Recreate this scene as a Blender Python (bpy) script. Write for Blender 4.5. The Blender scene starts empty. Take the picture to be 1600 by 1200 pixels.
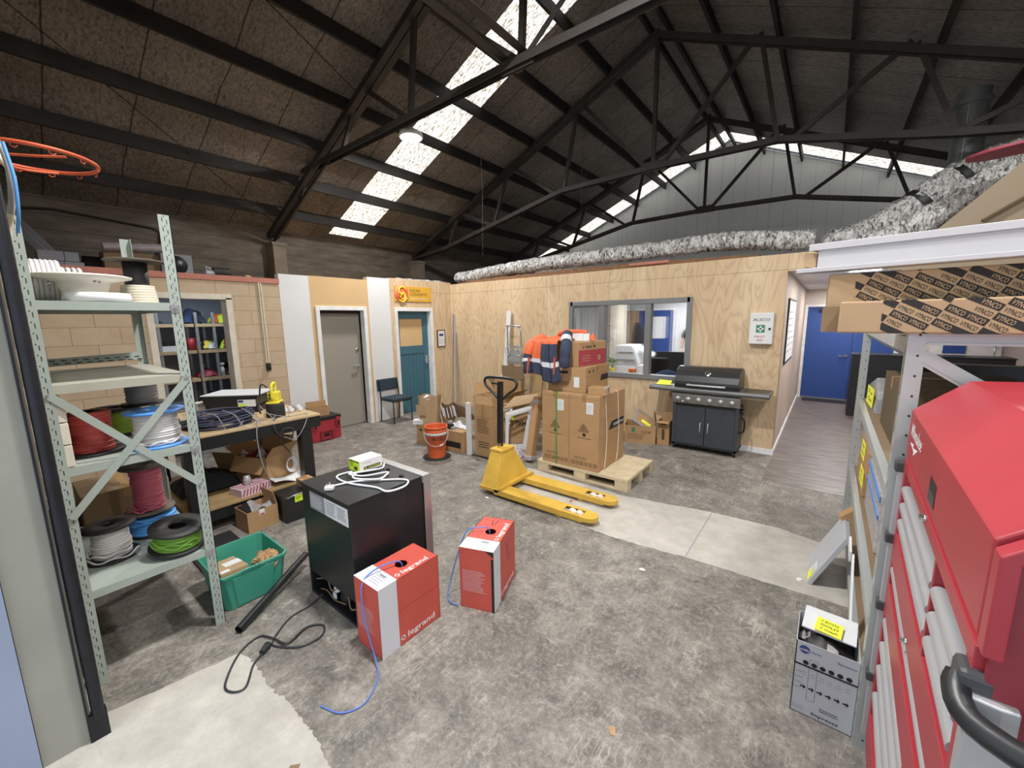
import bpy, math, random
from mathutils import Vector, Matrix
random.seed(7)
COL=bpy.context.scene.collection
rad=math.radians
def lin(c):
    c=c/255.0
    return c/12.92 if c<=.04045 else ((c+.055)/1.055)**2.4
def hx(h):
    h=h.lstrip('#'); return tuple(lin(int(h[i:i+2],16)) for i in (0,2,4))
# ---------------------------------------------------------------- materials
MAT={}
class NT:
    """small wrapper around a node tree"""
    def __init__(s,name):
        m=bpy.data.materials.new(name); m.use_nodes=True
        s.m=m; s.t=m.node_tree; s.b=s.t.nodes['Principled BSDF']; s.out=s.t.nodes['Material Output']
    def n(s,typ,**kw):
        x=s.t.nodes.new(typ)
        for k,v in kw.items():
            if k in x.inputs.keys():
                s.set(x.inputs[k],v)
            else: setattr(x,k,v)
        return x
    def set(s,inp,v):
        if isinstance(v,bpy.types.NodeSocket): s.t.links.new(v,inp)
        else:
            if inp.type=='RGBA' and len(v)==3: v=(*v,1)
            inp.default_value=v
    def bs(s,**kw):
        for k,v in kw.items(): s.set(s.b.inputs[k.replace('_',' ')],v)
    def co(s): return s.n('ShaderNodeTexCoord').outputs['Object']
    def mapv(s,v,scale=(1,1,1),loc=(0,0,0),rot=(0,0,0)):
        x=s.n('ShaderNodeMapping'); s.set(x.inputs['Vector'],v)
        x.inputs['Scale'].default_value=scale; x.inputs['Location'].default_value=loc; x.inputs['Rotation'].default_value=rot
        return x.outputs[0]
    def noise(s,v,scale,detail=3,rough=.55,dist=0):
        x=s.n('ShaderNodeTexNoise'); s.set(x.inputs['Vector'],v)
        x.inputs['Scale'].default_value=scale; x.inputs['Detail'].default_value=detail
        x.inputs['Roughness'].default_value=rough; x.inputs['Distortion'].default_value=dist
        return x.outputs['Fac']
    def voro(s,v,scale,feature='F1'):
        x=s.n('ShaderNodeTexVoronoi'); x.feature=feature; s.set(x.inputs['Vector'],v); x.inputs['Scale'].default_value=scale
        return x.outputs['Distance']
    def math(s,op,a,b=0.0,c=0.0):
        x=s.n('ShaderNodeMath'); x.operation=op
        s.set(x.inputs[0],a); s.set(x.inputs[1],b); s.set(x.inputs[2],c); return x.outputs[0]
    def ramp(s,f,stops):
        x=s.n('ShaderNodeValToRGB'); s.set(x.inputs[0],f); e=x.color_ramp.elements
        while len(e)<len(stops): e.new(.5)
        for i,(p,c) in enumerate(stops):
            e[i].position=p; e[i].color=(*(c if not isinstance(c,(int,float)) else (c,c,c)),1)
        return x.outputs[0]
    def mix(s,f,a,b,mode='MIX'):
        x=s.n('ShaderNodeMix'); x.data_type='RGBA'; x.blend_type=mode
        s.set(x.inputs[0],f); s.set(x.inputs[6],a); s.set(x.inputs[7],b); return x.outputs[2]
    def bump(s,h,strength=.3,dist=.01):
        x=s.n('ShaderNodeBump'); s.set(x.inputs['Height'],h); x.inputs['Strength'].default_value=strength; x.inputs['Distance'].default_value=dist
        s.set(s.b.inputs['Normal'],x.outputs[0])
def mat(name,col,rough=.6,metal=0.0,var=.12,vs=6,bump=0,bs=60,spec=.4,coat=0,emit=0):
    """plain procedural surface: colour broken up by noise, optional bump"""
    q=NT(name); c=hx(col) if isinstance(col,str) else col
    v=q.co(); f=q.noise(v,vs,4)
    a=tuple(min(1,x*(1+var)) for x in c); b=tuple(x*(1-var) for x in c)
    cc=q.ramp(f,[(.3,b),(.7,a)])
    q.bs(Base_Color=cc,Roughness=rough,Metallic=metal)
    q.b.inputs['Specular IOR Level'].default_value=spec
    if coat: q.b.inputs['Coat Weight'].default_value=coat
    if bump: q.bump(q.noise(v,bs,4),bump,.005)
    if emit:
        q.set(q.b.inputs['Emission Color'],c); q.b.inputs['Emission Strength'].default_value=emit
    MAT[name]=q.m; return q.m
def build_materials():
    P=mat
    P('white',  '#e4e4e4',.5); P('white_paint','#dcdcdc',.45,var=.04,vs=2); P('white_plastic','#e8e8ea',.35,var=.04)
    P('offwhite','#d9d0bf',.5); P('cream_spool','#e6dfcf',.45)
    P('black','#141415',.5,var=.2); P('black_satin','#17181a',.38,var=.1); P('black_rubber','#1b1b1c',.75); P('black_plastic','#1a1b1d',.4)
    P('print_black','#1a1815',.7,var=.05); P('print_brown','#4a3620',.8,var=.05); P('print_white','#e6e2e0',.6,var=.03); P('print_grey','#8f9096',.6,var=.05)
    P('steel_dark','#2a2522',.6,.3,var=.25,vs=5,bump=.1)
    P('truss_steel','#37322f',.6,.2,var=.25,vs=4); P('purlin_steel','#221f1d',.7,.1,var=.3,vs=3)
    P('rack_steel','#b2b5b4',.42,.35,var=.06,vs=3); P('galv','#b9bdc0',.35,.75,var=.12,vs=8)
    P('shelf_green','#a2aca3',.5,.15,var=.08,vs=4); P('shelf_board','#a9a697',.6,.05,var=.1,vs=5)
    P('alu','#b8b8b8',.32,.8,var=.06); P('alu_white','#b9b7ba',.5,.1,var=.03); P('chrome','#d0d0d0',.15,1,var=.02)
    P('rail','#b2b2b5',.36,.45,var=.04)
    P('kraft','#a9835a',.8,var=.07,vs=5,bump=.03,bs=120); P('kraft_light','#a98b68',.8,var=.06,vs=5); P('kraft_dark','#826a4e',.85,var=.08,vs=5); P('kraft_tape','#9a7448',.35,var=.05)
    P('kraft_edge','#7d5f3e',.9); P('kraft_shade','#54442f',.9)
    P('pallet_wood','#c9b693',.75,var=.14,vs=9,bump=.08); P('bench_wood','#bda27a',.6,var=.14,vs=4); P('bench_wood_worn','#9f8259',.7,var=.2,vs=5)
    P('timber_red','#b5705f',.7,var=.12,vs=6); P('mdf','#cda977',.65,var=.05,vs=2)
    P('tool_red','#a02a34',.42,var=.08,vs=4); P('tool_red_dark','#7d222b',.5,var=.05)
    P('box_red','#c44c3f',.55,var=.07,vs=6); P('box_white','#d3d2d8',.6,var=.04)
    P('cable_red','#a83a33',.5); P('cable_white','#d9d5d3',.5,var=.06); P('cable_grey','#8f8f91',.55); P('cable_pink','#c2596a',.5); P('cable_blue','#4f95dd',.45); P('cable_green','#72a83a',.5); P('cable_cream','#d8cdb6',.5)
    P('cable_blue_thin','#5b78c8',.5); P('cable_black','#26262a',.55); P('cable_navy','#33364c',.6)
    P('spool_blue','#4f8fe0',.4); P('spool_black','#20201f',.55); P('spool_brown','#5a5148',.8)
    P('bin_green','#3b927a',.42,var=.06,vs=3); P('bucket_orange','#d25a32',.4,var=.08,vs=4); P('jack_yellow','#cda23c',.5,var=.14,vs=5,bump=.05)
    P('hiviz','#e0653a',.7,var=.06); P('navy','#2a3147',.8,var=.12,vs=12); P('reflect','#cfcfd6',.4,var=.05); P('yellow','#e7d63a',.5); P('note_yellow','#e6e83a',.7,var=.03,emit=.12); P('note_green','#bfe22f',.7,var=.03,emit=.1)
    P('door_grey','#8f887d',.5,var=.03,vs=2); P('door_teal','#345f70',.5,var=.06,vs=4); P('door_blue','#254489',.5,var=.06,vs=2)
    P('frame_grey','#7a7c7d',.45,.2,var=.05); P('hoop_orange','#c4502f',.5,.2,var=.15,vs=8)
    P('office_white','#d3d7da',.6,var=.02,vs=1); P('hall_wall','#cfc2bd',.7,var=.05,vs=1.2); P('gable','#c9cbc9',.6,var=.04,vs=1)
    P('store_wall','#8b93a0',.8,var=.12,vs=3); P('pier','#776c60',.85,var=.15,vs=5,bump=.1); P('column_grey','#8c8c82',.7,var=.09,vs=3,bump=.05)
    P('blue_paint','#8793ad',.6,var=.06,vs=3); P('black_steel','#191a20',.45,.3,var=.35,vs=7,bump=.2)
    P('skin','#b98a6c',.55); P('hair','#2a1f18',.8); P('cloth_black','#18191c',.85); P('cloth_blue','#26365e',.8)
    P('leaf','#5a7a3a',.6); P('pot_yellow','#e3c62a',.4); P('orange_tool','#d06a2c',.5); P('chair_vinyl','#22323d',.5,var=.08); P('paper','#dfe0e2',.7,var=.05,vs=14); P('pink','#d77a92',.6); P('tartan','#d9b9c4',.7,var=.1,vs=30); P('maroon','#7d2635',.6)
    P('clip','#393a3c',.5); P('bbq_enamel','#1f2022',.38,var=.12,vs=30); P('bbq_door','#30343b',.5,var=.1,vs=10); P('bbq_steel','#8c8c8a',.35,.7,var=.05); P('bbq_shelf','#6d6f6e',.45,.5,var=.05)
    P('sign_orange','#dba32f',.45,var=.06,vs=3); P('sign_logo_yellow','#f7d53e',.4,var=.04); P('sign_logo_red','#ef6a3a',.4,var=.04); P('sign_rim','#f3a58c',.5)
    P('aid_green','#2c7d56',.5); P('aid_red','#b8304a',.5); P('silver_print','#b6b8be',.45,.0,var=.04); P('blue_print','#2e3f7c',.5); P('green_pack','#7f9a24',.5,var=.06); P('carton_red','#9f3540',.6,var=.04)
    P('beige_board','#8f7f68',.75,var=.05,vs=2); P('flue','#686d6b',.5,.4,var=.15,vs=3); P('bubble','#b7b0b3',.3,.3,var=.25,vs=40,bump=.3,bs=80); P('insul','#7d5a3f',.95,var=.25,vs=25,bump=.6,bs=40); P('strap_green','#3f8a46',.5); P('strap_white','#d2c2ae',.6)
    # floor -----------------------------------------------------------------
    q=NT('floor_concrete'); v=q.co()
    big=q.noise(v,.9,5,.6); mid=q.noise(v,5,9,.72,.3); fine=q.noise(v,38,6,.75,.4); grit=q.noise(v,140,3,.6)
    base=q.ramp(mid,[(.3,hx('#443f3a')),(.46,hx('#69645d')),(.58,hx('#7f786f')),(.72,hx('#a0998f'))])
    base=q.mix(q.ramp(big,[(.35,.45),(.55,0.)]),base,hx('#3f3a36'))
    base=q.mix(q.ramp(fine,[(.5,0.),(.72,.55)]),base,hx('#a9a195'))
    base=q.mix(q.ramp(fine,[(.3,.5),(.46,0.)]),base,hx('#2f2b28'))
    base=q.mix(q.ramp(grit,[(.6,0.),(.75,.4)]),base,hx('#c0b8ab'))
    def scr(rot,sc,st,th,seed):
        m=q.mapv(v,(sc,sc*st,1),(seed,seed,0),rot=(0,0,rot)); d=q.noise(v,6,4)
        w=q.n('ShaderNodeVectorMath'); w.operation='ADD'
        q.set(w.inputs[0],m); q.set(w.inputs[1],q.n('ShaderNodeCombineXYZ',X=q.math('MULTIPLY',d,.8),Y=d).outputs[0])
        return q.ramp(q.voro(w.outputs[0],1.0,'DISTANCE_TO_EDGE'),[(0,1.),(th,0.)])
    s=q.math('MAXIMUM',scr(.5,11,.12,.016,1),scr(-.9,13,.1,.016,4)); s=q.math('MAXIMUM',s,scr(1.75,9,.1,.014,9)); s=q.math('MAXIMUM',s,scr(.1,12,.15,.016,13))
    s=q.math('MULTIPLY',s,q.ramp(q.noise(v,2.6,6,.7),[(.46,0.),(.66,.42)]))
    dust=q.noise(v,11,8,.8,.8); base=q.mix(q.ramp(dust,[(.54,0.),(.66,.5)]),base,hx('#b5ada1')); base=q.mix(q.ramp(dust,[(.34,.5),(.45,0.)]),base,hx('#37332f'))
    base=q.mix(s,base,hx('#cdc5b8'))
    q.bs(Base_Color=base,Roughness=q.ramp(mid,[(.3,.5),(.7,.8)])); q.bump(fine,.3,.004); MAT['floor_concrete']=q.m
    q=NT('patch_concrete'); v=q.co(); mid=q.noise(v,6,8,.7); fine=q.noise(v,60,4,.7)
    base=q.ramp(mid,[(.3,hx('#a29c93')),(.6,hx('#b9b3a9')),(.75,hx('#c9c3b9'))])
    base=q.mix(q.ramp(q.noise(q.mapv(v,(1,3,1)),9,6,.75),[(.6,0.),(.75,.55)]),base,hx('#8d867b'))
    q.bs(Base_Color=base,Roughness=.8); q.bump(fine,.3,.004); MAT['patch_concrete']=q.m
    q=NT('hall_vinyl'); v=q.co()
    f=q.noise(q.mapv(v,(1.2,7,1)),2.6,7,.7,.6); base=q.ramp(f,[(.3,hx('#3a3431')),(.5,hx('#675d57')),(.7,hx('#8f8479'))])
    q.bs(Base_Color=base,Roughness=.4); MAT['hall_vinyl']=q.m
    # plywood ----------------------------------------------------------------
    def ply(name,axis,c0,c1,c2,seam=True,off=0.0):
        q=NT(name); v=q.co(); sx=q.n('ShaderNodeSeparateXYZ'); q.set(sx.inputs[0],v)
        u=sx.outputs[axis]; z=sx.outputs[2]
        w=q.n('ShaderNodeCombineXYZ',X=u,Y=q.math('MULTIPLY',z,.24),Z=q.math('FLOOR',q.math('DIVIDE',q.math('ADD',u,off),1.2))).outputs[0]
        f=q.noise(w,2.0,3.0,.5,.35)
        g=q.math('FRACT',q.math('MULTIPLY',f,17))
        line=q.ramp(g,[(0,.85),(.16,0.2),(.5,0.),(.86,0.25),(1,.85)])
        fib=q.noise(q.n('ShaderNodeCombineXYZ',X=q.math('MULTIPLY',u,60),Y=q.math('MULTIPLY',z,2.),Z=0.0).outputs[0],1.5,3)
        base=q.mix(q.ramp(q.noise(w,3,3),[(.35,0.),(.65,1.)]),hx(c0),hx(c1))
        base=q.mix(q.math('MULTIPLY',line,.52),base,hx(c2))
        base=q.mix(q.ramp(fib,[(.45,0.),(.75,.25)]),base,hx(c2))
        if seam:
            e=q.math('LESS_THAN',q.math('FRACT',q.math('DIVIDE',q.math('ADD',u,off),1.2)),.0045)
            h=q.math('LESS_THAN',q.math('ABSOLUTE',q.math('SUBTRACT',z,2.425)),.003)
            base=q.mix(q.math('MULTIPLY',q.math('MAXIMUM',e,h),.75),base,hx('#6a5238'))
        q.bs(Base_Color=base,Roughness=.55); MAT[name]=q.m
    ply('ply_x',0,'#dcc29d','#cfb08a','#9a7a54',True,.475); ply('ply_y',1,'#dcc29d','#d0b18b','#9c7c55',True,-.27)
    ply('ply_hall',1,'#d2bfae','#c8b3a2','#a8917f',False)
    # block wall ---------------------------------------------------------------
    q=NT('block'); v=q.co(); sx=q.n('ShaderNodeSeparateXYZ'); q.set(sx.inputs[0],v)
    w=q.n('ShaderNodeCombineXYZ',X=q.math('ADD',sx.outputs[1],.05),Y=q.math('ADD',sx.outputs[2],-.032),Z=0.0).outputs[0]
    b=q.n('ShaderNodeTexBrick',Scale=1.0); q.set(b.inputs['Vector'],w)
    b.inputs['Mortar Size'].default_value=.0035; b.inputs['Mortar Smooth'].default_value=.2; b.inputs['Brick Width'].default_value=.4; b.inputs['Row Height'].default_value=.2
    q.set(b.inputs['Color1'],hx('#c2ab8e')); q.set(b.inputs['Color2'],hx('#bba385')); q.set(b.inputs['Mortar'],hx('#93785c'))
    base=q.mix(q.ramp(q.noise(v,5,6,.7),[(.45,0.),(.75,.45)]),b.outputs[0],hx('#a58867'))
    q.bs(Base_Color=base,Roughness=.75); q.bump(q.math('SUBTRACT',q.math('MULTIPLY',q.noise(v,70,3),.3),b.outputs['Fac']),.5,.004); MAT['block']=q.m
    # outer wall: weathered board-marked concrete ------------------------------
    q=NT('outer_wall'); v=q.co(); sx=q.n('ShaderNodeSeparateXYZ'); q.set(sx.inputs[0],v)
    l=q.math('LESS_THAN',q.math('FRACT',q.math('DIVIDE',sx.outputs[2],.215)),.06)
    f=q.noise(q.mapv(v,(1,1,4)),2.2,6,.65); base=q.ramp(f,[(.3,hx('#4d453d')),(.55,hx('#655b50')),(.75,hx('#7a6f61'))])
    base=q.mix(q.math('MULTIPLY',l,.6),base,hx('#382f28'))
    q.bs(Base_Color=base,Roughness=.85); MAT['outer_wall']=q.m
    # gable cladding -----------------------------------------------------------
    q=NT('gable_sheet'); v=q.co(); sx=q.n('ShaderNodeSeparateXYZ'); q.set(sx.inputs[0],v)
    l=q.math('LESS_THAN',q.math('FRACT',q.math('DIVIDE',sx.outputs[0],.3)),.035)
    q.bs(Base_Color=q.mix(q.math('MULTIPLY',l,.5),hx('#d4d6d5'),hx('#8c8e8d')),Roughness=.6); MAT['gable_sheet']=q.m
    # roof lining --------------------------------------------------------------
    q=NT('roof_foil'); v=q.co(); sx=q.n('ShaderNodeSeparateXYZ'); q.set(sx.inputs[0],v)
    y=sx.outputs[1]; wob=q.noise(v,1.5,3)
    big=q.noise(v,.55,4,.6); base=q.ramp(big,[(.3,hx('#776e67')),(.5,hx('#9a8f86')),(.72,hx('#bdb2a8'))])
    cell=q.voro(v,9,'DISTANCE_TO_EDGE'); cr=q.noise(q.mapv(v,(2.2,5,2.2)),7,7,.8,.6)
    base=q.mix(q.ramp(cr,[(.36,.8),(.53,0.)]),base,hx('#2a2624'))  # shade in the wrinkles painted into the lining colour
    base=q.mix(q.ramp(cr,[(.55,0.),(.72,.6)]),base,hx('#d0c6bd'))  # glints on the wrinkle crests painted in as a pale tone
    base=q.mix(q.ramp(cell,[(0,.35),(.04,0.)]),base,hx('#3a3532'))
    se=q.math('LESS_THAN',q.math('FRACT',q.math('DIVIDE',q.math('ADD',y,q.math('MULTIPLY',wob,.08)),.76)),.022)
    base=q.mix(q.math('MULTIPLY',se,.8),base,hx('#1b1614'))
    q.bs(Base_Color=base,Roughness=.45,Metallic=.3); q.bump(q.math('ADD',cr,q.math('MULTIPLY',cell,.4)),1.0,.04); MAT['roof_foil']=q.m
    # translucent roof sheet ----------------------------------------------------
    q=NT('skylight'); v=q.co(); sx=q.n('ShaderNodeSeparateXYZ'); q.set(sx.inputs[0],v)
    f=q.noise(q.mapv(v,(3,14,3)),4,6,.75); c=q.ramp(f,[(.34,hx('#40351f')),(.45,hx('#8f866e')),(.56,(1,1,1))])
    q.bs(Base_Color=c,Roughness=.5); q.set(q.b.inputs['Emission Color'],c); q.b.inputs['Emission Strength'].default_value=1.5; MAT['skylight']=q.m
    # crinkled foil ducting -------------------------------------------------------
    q=NT('duct_foil'); v=q.co(); f=q.noise(q.mapv(v,(2.2,1,1)),8,5,.85,1.8); g=q.voro(v,14)
    q.bs(Base_Color=q.ramp(f,[(.38,hx('#2c2a28')),(.46,hx('#8f8d89')),(.51,hx('#e4e3df')),(.58,hx('#ffffff'))]),Metallic=.2,Roughness=.25); q.bump(q.math('ADD',f,g),1.0,.03); MAT['duct_foil']=q.m  # bright glints and dark reflections of the crinkles painted into the base colour
    # glass, lamp, clear plastic
    q=NT('glass'); q.bs(Base_Color=(1,1,1),Roughness=.0); q.b.inputs['Transmission Weight'].default_value=1; q.b.inputs['IOR'].default_value=1.05; q.b.inputs['Alpha'].default_value=.22; MAT['glass']=q.m
    q=NT('clear_wrap'); v=q.co(); q.bs(Base_Color=(.8,.82,.85),Roughness=.2); q.b.inputs['Alpha'].default_value=.3; q.bump(q.noise(v,30,4),.8,.01); MAT['clear_wrap']=q.m
    q=NT('bubble_clear'); v=q.co(); q.bs(Base_Color=(.86,.84,.85),Roughness=.25); q.b.inputs['Alpha'].default_value=.6; q.bump(q.voro(v,40),.9,.01); MAT['bubble_clear']=q.m
    q=NT('lamp_glow'); q.bs(Base_Color=(1,1,1)); q.set(q.b.inputs['Emission Color'],(1,.97,.9)); q.b.inputs['Emission Strength'].default_value=25; MAT['lamp_glow']=q.m
    q=NT('ceil_glow'); q.bs(Base_Color=(1,1,1)); q.set(q.b.inputs['Emission Color'],(1,1,1)); q.b.inputs['Emission Strength'].default_value=3; MAT['ceil_glow']=q.m
build_materials()
# ---------------------------------------------------------------- mesh builder
_txt={}
def text_mesh(s,shear=0):
    k=(s,shear)
    if k not in _txt:
        cu=bpy.data.curves.new('t','FONT'); cu.body=s; cu.size=1; cu.resolution_u=2; cu.shear=shear; cu.offset=.012
        o=bpy.data.objects.new('t',cu); COL.objects.link(o)
        dg=bpy.context.evaluated_depsgraph_get(); me=o.evaluated_get(dg).to_mesh()
        _txt[k]=([v.co.copy() for v in me.vertices],[tuple(p.vertices) for p in me.polygons])
        o.evaluated_get(dg).to_mesh_clear(); bpy.data.objects.remove(o); bpy.data.curves.remove(cu)
    return _txt[k]
def smooth_pts(pts,n=6,closed=False):
    P=[Vector(p) for p in pts]; out=[]; L=len(P)
    rng=range(L) if closed else range(L-1)
    for i in rng:
        a=P[(i-1)%L] if closed or i>0 else P[i]*2-P[i+1]
        b=P[i]; c=P[(i+1)%L]
        d=P[(i+2)%L] if closed or i+2<L else c*2-b
        for k in range(n):
            t=k/n
            out.append(.5*((2*b)+(c-a)*t+(2*a-5*b+4*c-d)*t*t+(3*b-a-3*c+d)*t**3))
    if not closed: out.append(P[-1])
    return out
class B:
    def __init__(s,M=None):
        s.v=[];s.f=[];s.m=[];s.sm=[];s.M=M or Matrix()
    def add(s,vs,fs,mi=0,smooth=False):
        o=len(s.v); s.v+=[s.M@Vector(v) for v in vs]
        for f in fs: s.f.append([i+o for i in f]); s.m.append(mi); s.sm.append(smooth)
        return s
    def box(s,x0,x1,y0,y1,z0,z1,mi=0):
        return s.add([(x,y,z) for z in (z0,z1) for y in (y0,y1) for x in (x0,x1)],[(0,2,3,1),(4,5,7,6),(0,1,5,4),(2,6,7,3),(0,4,6,2),(1,3,7,5)],mi)
    def bar(s,p,q,w,h,mi=0,up=(0,0,1)):
        p=Vector(p);q=Vector(q);d=(q-p).normalized();u=Vector(up)
        if abs(d.dot(u))>.98: u=Vector((1,0,0))
        a=d.cross(u).normalized()*w/2; b=a.cross(d).normalized()*h/2
        vs=[r+x*a+y*b for r in (p,q) for x,y in ((-1,-1),(1,-1),(1,1),(-1,1))]
        return s.add(vs,[(3,2,1,0),(4,5,6,7),(0,1,5,4),(1,2,6,5),(2,3,7,6),(3,0,4,7)],mi)
    def angle(s,p,q,w,t,d1,d2,mi=0):
        """L section from p to q, legs along d1 and d2"""
        d1=Vector(d1);d2=Vector(d2);p=Vector(p);q=Vector(q)
        prof=[Vector((0,0,0)),d1*w,d1*w+d2*t,d1*t+d2*t,d1*t+d2*w,d2*w]
        n=6; vs=[p+x for x in prof]+[q+x for x in prof]
        fs=[(i,(i+1)%n,(i+1)%n+n,i+n) for i in range(n)]+[(0,3,2,1),(0,5,4,3),(6,7,8,9),(6,9,10,11)]
        return s.add(vs,fs,mi)
    def ring(s,c,u,v,r,n): return [c+u*math.cos(2*math.pi*i/n)*r+v*math.sin(2*math.pi*i/n)*r for i in range(n)]
    def cyl(s,p,q,r,r2=None,n=16,mi=0,caps=True,smooth=True):
        p=Vector(p);q=Vector(q);d=(q-p).normalized();u=d.orthogonal().normalized();v=d.cross(u); r2=r if r2 is None else r2
        vs=s.ring(p,u,v,r,n)+s.ring(q,u,v,r2,n)
        s.add(vs,[(i,(i+1)%n,(i+1)%n+n,i+n) for i in range(n)],mi,smooth)
        if caps: s.add(vs[:n],[tuple(range(n-1,-1,-1))],mi); s.add(vs[n:],[tuple(range(n))],mi)
        return s
    def tube(s,pts,r,n=8,mi=0,closed=False,sm=0,caps=True):
        if sm: pts=smooth_pts(pts,sm,closed)
        P=[Vector(p) for p in pts];L=len(P);vs=[];u=None
        rf=r if callable(r) else (lambda t:r)
        for i in range(L):
            a=P[(i-1)%L] if closed or i>0 else P[i]; b=P[(i+1)%L] if closed or i<L-1 else P[i]
            d=(b-a)
            d=d.normalized() if d.length>1e-9 else Vector((0,0,1))
            u=d.orthogonal() if u is None else u-d*u.dot(d)
            if u.length<1e-6: u=d.orthogonal()
            u=u.normalized(); v=d.cross(u); vs+=s.ring(P[i],u,v,rf(i/max(1,L-1)),n)
        fs=[]
        for i in range(L if closed else L-1):
            j=(i+1)%L
            fs+=[(i*n+k,i*n+(k+1)%n,j*n+(k+1)%n,j*n+k) for k in range(n)]
        s.add(vs,fs,mi,True)
        if not closed and caps: s.add(vs[:n],[tuple(range(n-1,-1,-1))],mi); s.add(vs[-n:],[tuple(range(n))],mi)
        return s
    def lathe(s,prof,n=24,mi=0,o=(0,0,0),ax=(0,0,1),smooth=True):
        o=Vector(o);d=Vector(ax).normalized();u=d.orthogonal().normalized();v=d.cross(u);L=len(prof);vs=[]
        for r,z in prof: vs+=s.ring(o+d*z,u,v,max(r,1e-5),n)
        return s.add(vs,[(i*n+k,i*n+(k+1)%n,(i+1)*n+(k+1)%n,(i+1)*n+k) for i in range(L-1) for k in range(n)],mi,smooth)
    def poly(s,pts,ext,mi=0):
        n=len(pts);e=Vector(ext);P=[Vector(p) for p in pts]
        return s.add(P+[p+e for p in P],[tuple(range(n-1,-1,-1)),tuple(range(n,2*n))]+[(i,(i+1)%n,(i+1)%n+n,i+n) for i in range(n)],mi)
    def quad(s,o,u,v,mi=0):
        o=Vector(o);u=Vector(u);v=Vector(v); return s.add([o,o+u,o+u+v,o+v],[(0,1,2,3)],mi)
    def face(s,pts,mi=0): return s.add(pts,[tuple(range(len(pts)))],mi)
    def grid(s,fn,nu,nv,mi=0,smooth=True):
        vs=[fn(i/nu,j/nv) for j in range(nv+1) for i in range(nu+1)]
        for j in range(nv):
            for i in range(nu):
                pass
        fs=[(j*(nu+1)+i,j*(nu+1)+i+1,(j+1)*(nu+1)+i+1,(j+1)*(nu+1)+i) for j in range(nv) for i in range(nu)]
        o=len(s.f); s.add(vs,fs,0 if callable(mi) else mi,smooth)
        if callable(mi):
            k=o
            for j in range(nv):
                for i in range(nu): s.m[k]=mi((i+.5)/nu,(j+.5)/nv); k+=1
        return s
    def text(s,t,o,u,v,h,mi=0,w=None,shear=0):
        vs,fs=text_mesh(t,shear); o=Vector(o);u=Vector(u).normalized();v=Vector(v).normalized()
        if not vs: return s
        k=h/.7; kx=k if w is None else w/max(1e-6,max(p.x for p in vs))
        return s.add([o+u*p.x*kx+v*p.y*k for p in vs],fs,mi)
    def build(s,name,mats,parent=None,bev=0,sub=0,solid=0):
        if isinstance(mats,str): mats=[mats]
        me=bpy.data.meshes.new(name); inv=Matrix()
        if parent is not None:
            r=parent
            while r.parent is not None: r=r.parent
            inv=r.matrix_basis.inverted()
        me.from_pydata([inv@v for v in s.v],[],s.f)
        for m in mats: me.materials.append(MAT[m] if isinstance(m,str) else m)
        me.polygons.foreach_set('material_index',s.m); me.polygons.foreach_set('use_smooth',s.sm); me.update()
        o=bpy.data.objects.new(name,me); COL.objects.link(o)
        if parent is not None: o.parent=parent
        if solid:
            k=o.modifiers.new('s','SOLIDIFY'); k.thickness=solid; k.offset=0
        if bev:
            k=o.modifiers.new('b','BEVEL'); k.width=bev; k.segments=2; k.limit_method='ANGLE'; k.angle_limit=rad(40)
        if sub:
            k=o.modifiers.new('s','SUBSURF'); k.levels=sub; k.render_levels=sub
        return o
def tag(o,label,cat,group=None,kind=None):
    if label: o['label']=label
    if cat: o['category']=cat
    if group: o['group']=group
    if kind: o['kind']=kind
    return o
def thing(name,label,cat,loc=(0,0,0),rz=0,group=None):
    o=bpy.data.objects.new(name,None); COL.objects.link(o); o.empty_display_size=.1
    o.matrix_basis=Matrix.Translation(loc)@Matrix.Rotation(rz,4,'Z')
    return tag(o,label,cat,group)
def struct(o): o['kind']='structure'; return o
def st(name,b,mats,parent=None,**k): return struct(b.build(name,mats,parent,**k))
def dup(root,loc,rz,label,group=None):
    def cp(o,par):
        c=o.copy(); COL.objects.link(c)
        if par is not None: c.parent=par
        for ch in [x for x in bpy.data.objects if x.parent==o and x not in done]: done.add(cp(ch,c))
        return c
    done=set(); r=cp(root,None)
    r.matrix_basis=Matrix.Translation(loc)@Matrix.Rotation(rz,4,'Z'); r['label']=label
    if group: r['group']=group
    return r
# ================================================================ SETTING
YB=6.266          # face of the plywood office wall
XL=-6.55          # face of the wall on the left
XR,ZR,SL=-2.556,6.46,.44   # roof ridge and slope
st('floor',B().box(-9,4.4,-2.6,13,-.1,0),'floor_concrete')
def rough(pts,j=.02,n=6):
    out=[];r=random.Random(3)
    for i,(a,b) in enumerate(zip(pts,pts[1:]+pts[:1])):
        for k in range(n):
            t=k/n; q=0 if k==0 else j
            out.append((a[0]+(b[0]-a[0])*t+r.uniform(-q,q),a[1]+(b[1]-a[1])*t+r.uniform(-q,q),.0))
    return out
st('floor_patch',B().poly(rough([(-2.85,3.16),(-1.92,3.07),(-1.28,3.05),(-.72,3.11),(.28,3.15),(1.6,3.15),(1.6,4.0),(.06,3.98),(-.2,4.06),(-.75,4.03),(-1.56,3.89),(-2.85,3.97)],.007,16),(0,0,.0015)),'patch_concrete')
st('floor_patch_seam',B().box(-.745,-.735,3.12,4.02,.001,.0022),'print_grey')
st('floor_threshold',B().poly(rough([(-2.62,-2.6),(-2.6,.12),(-2.49,.64),(-2.33,.66),(-2.1,.65),(-1.95,.67),(-1.77,.67),(-1.64,.665),(-1.49,.64),(-1.35,.4),(-1.2,.1),(-1.1,-2.6)],.008,10),(0,0,.0015)),'patch_concrete')
st('floor_hall',B().box(-.47,3.8,5.2,11.4,0,.003),'hall_vinyl')
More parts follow.
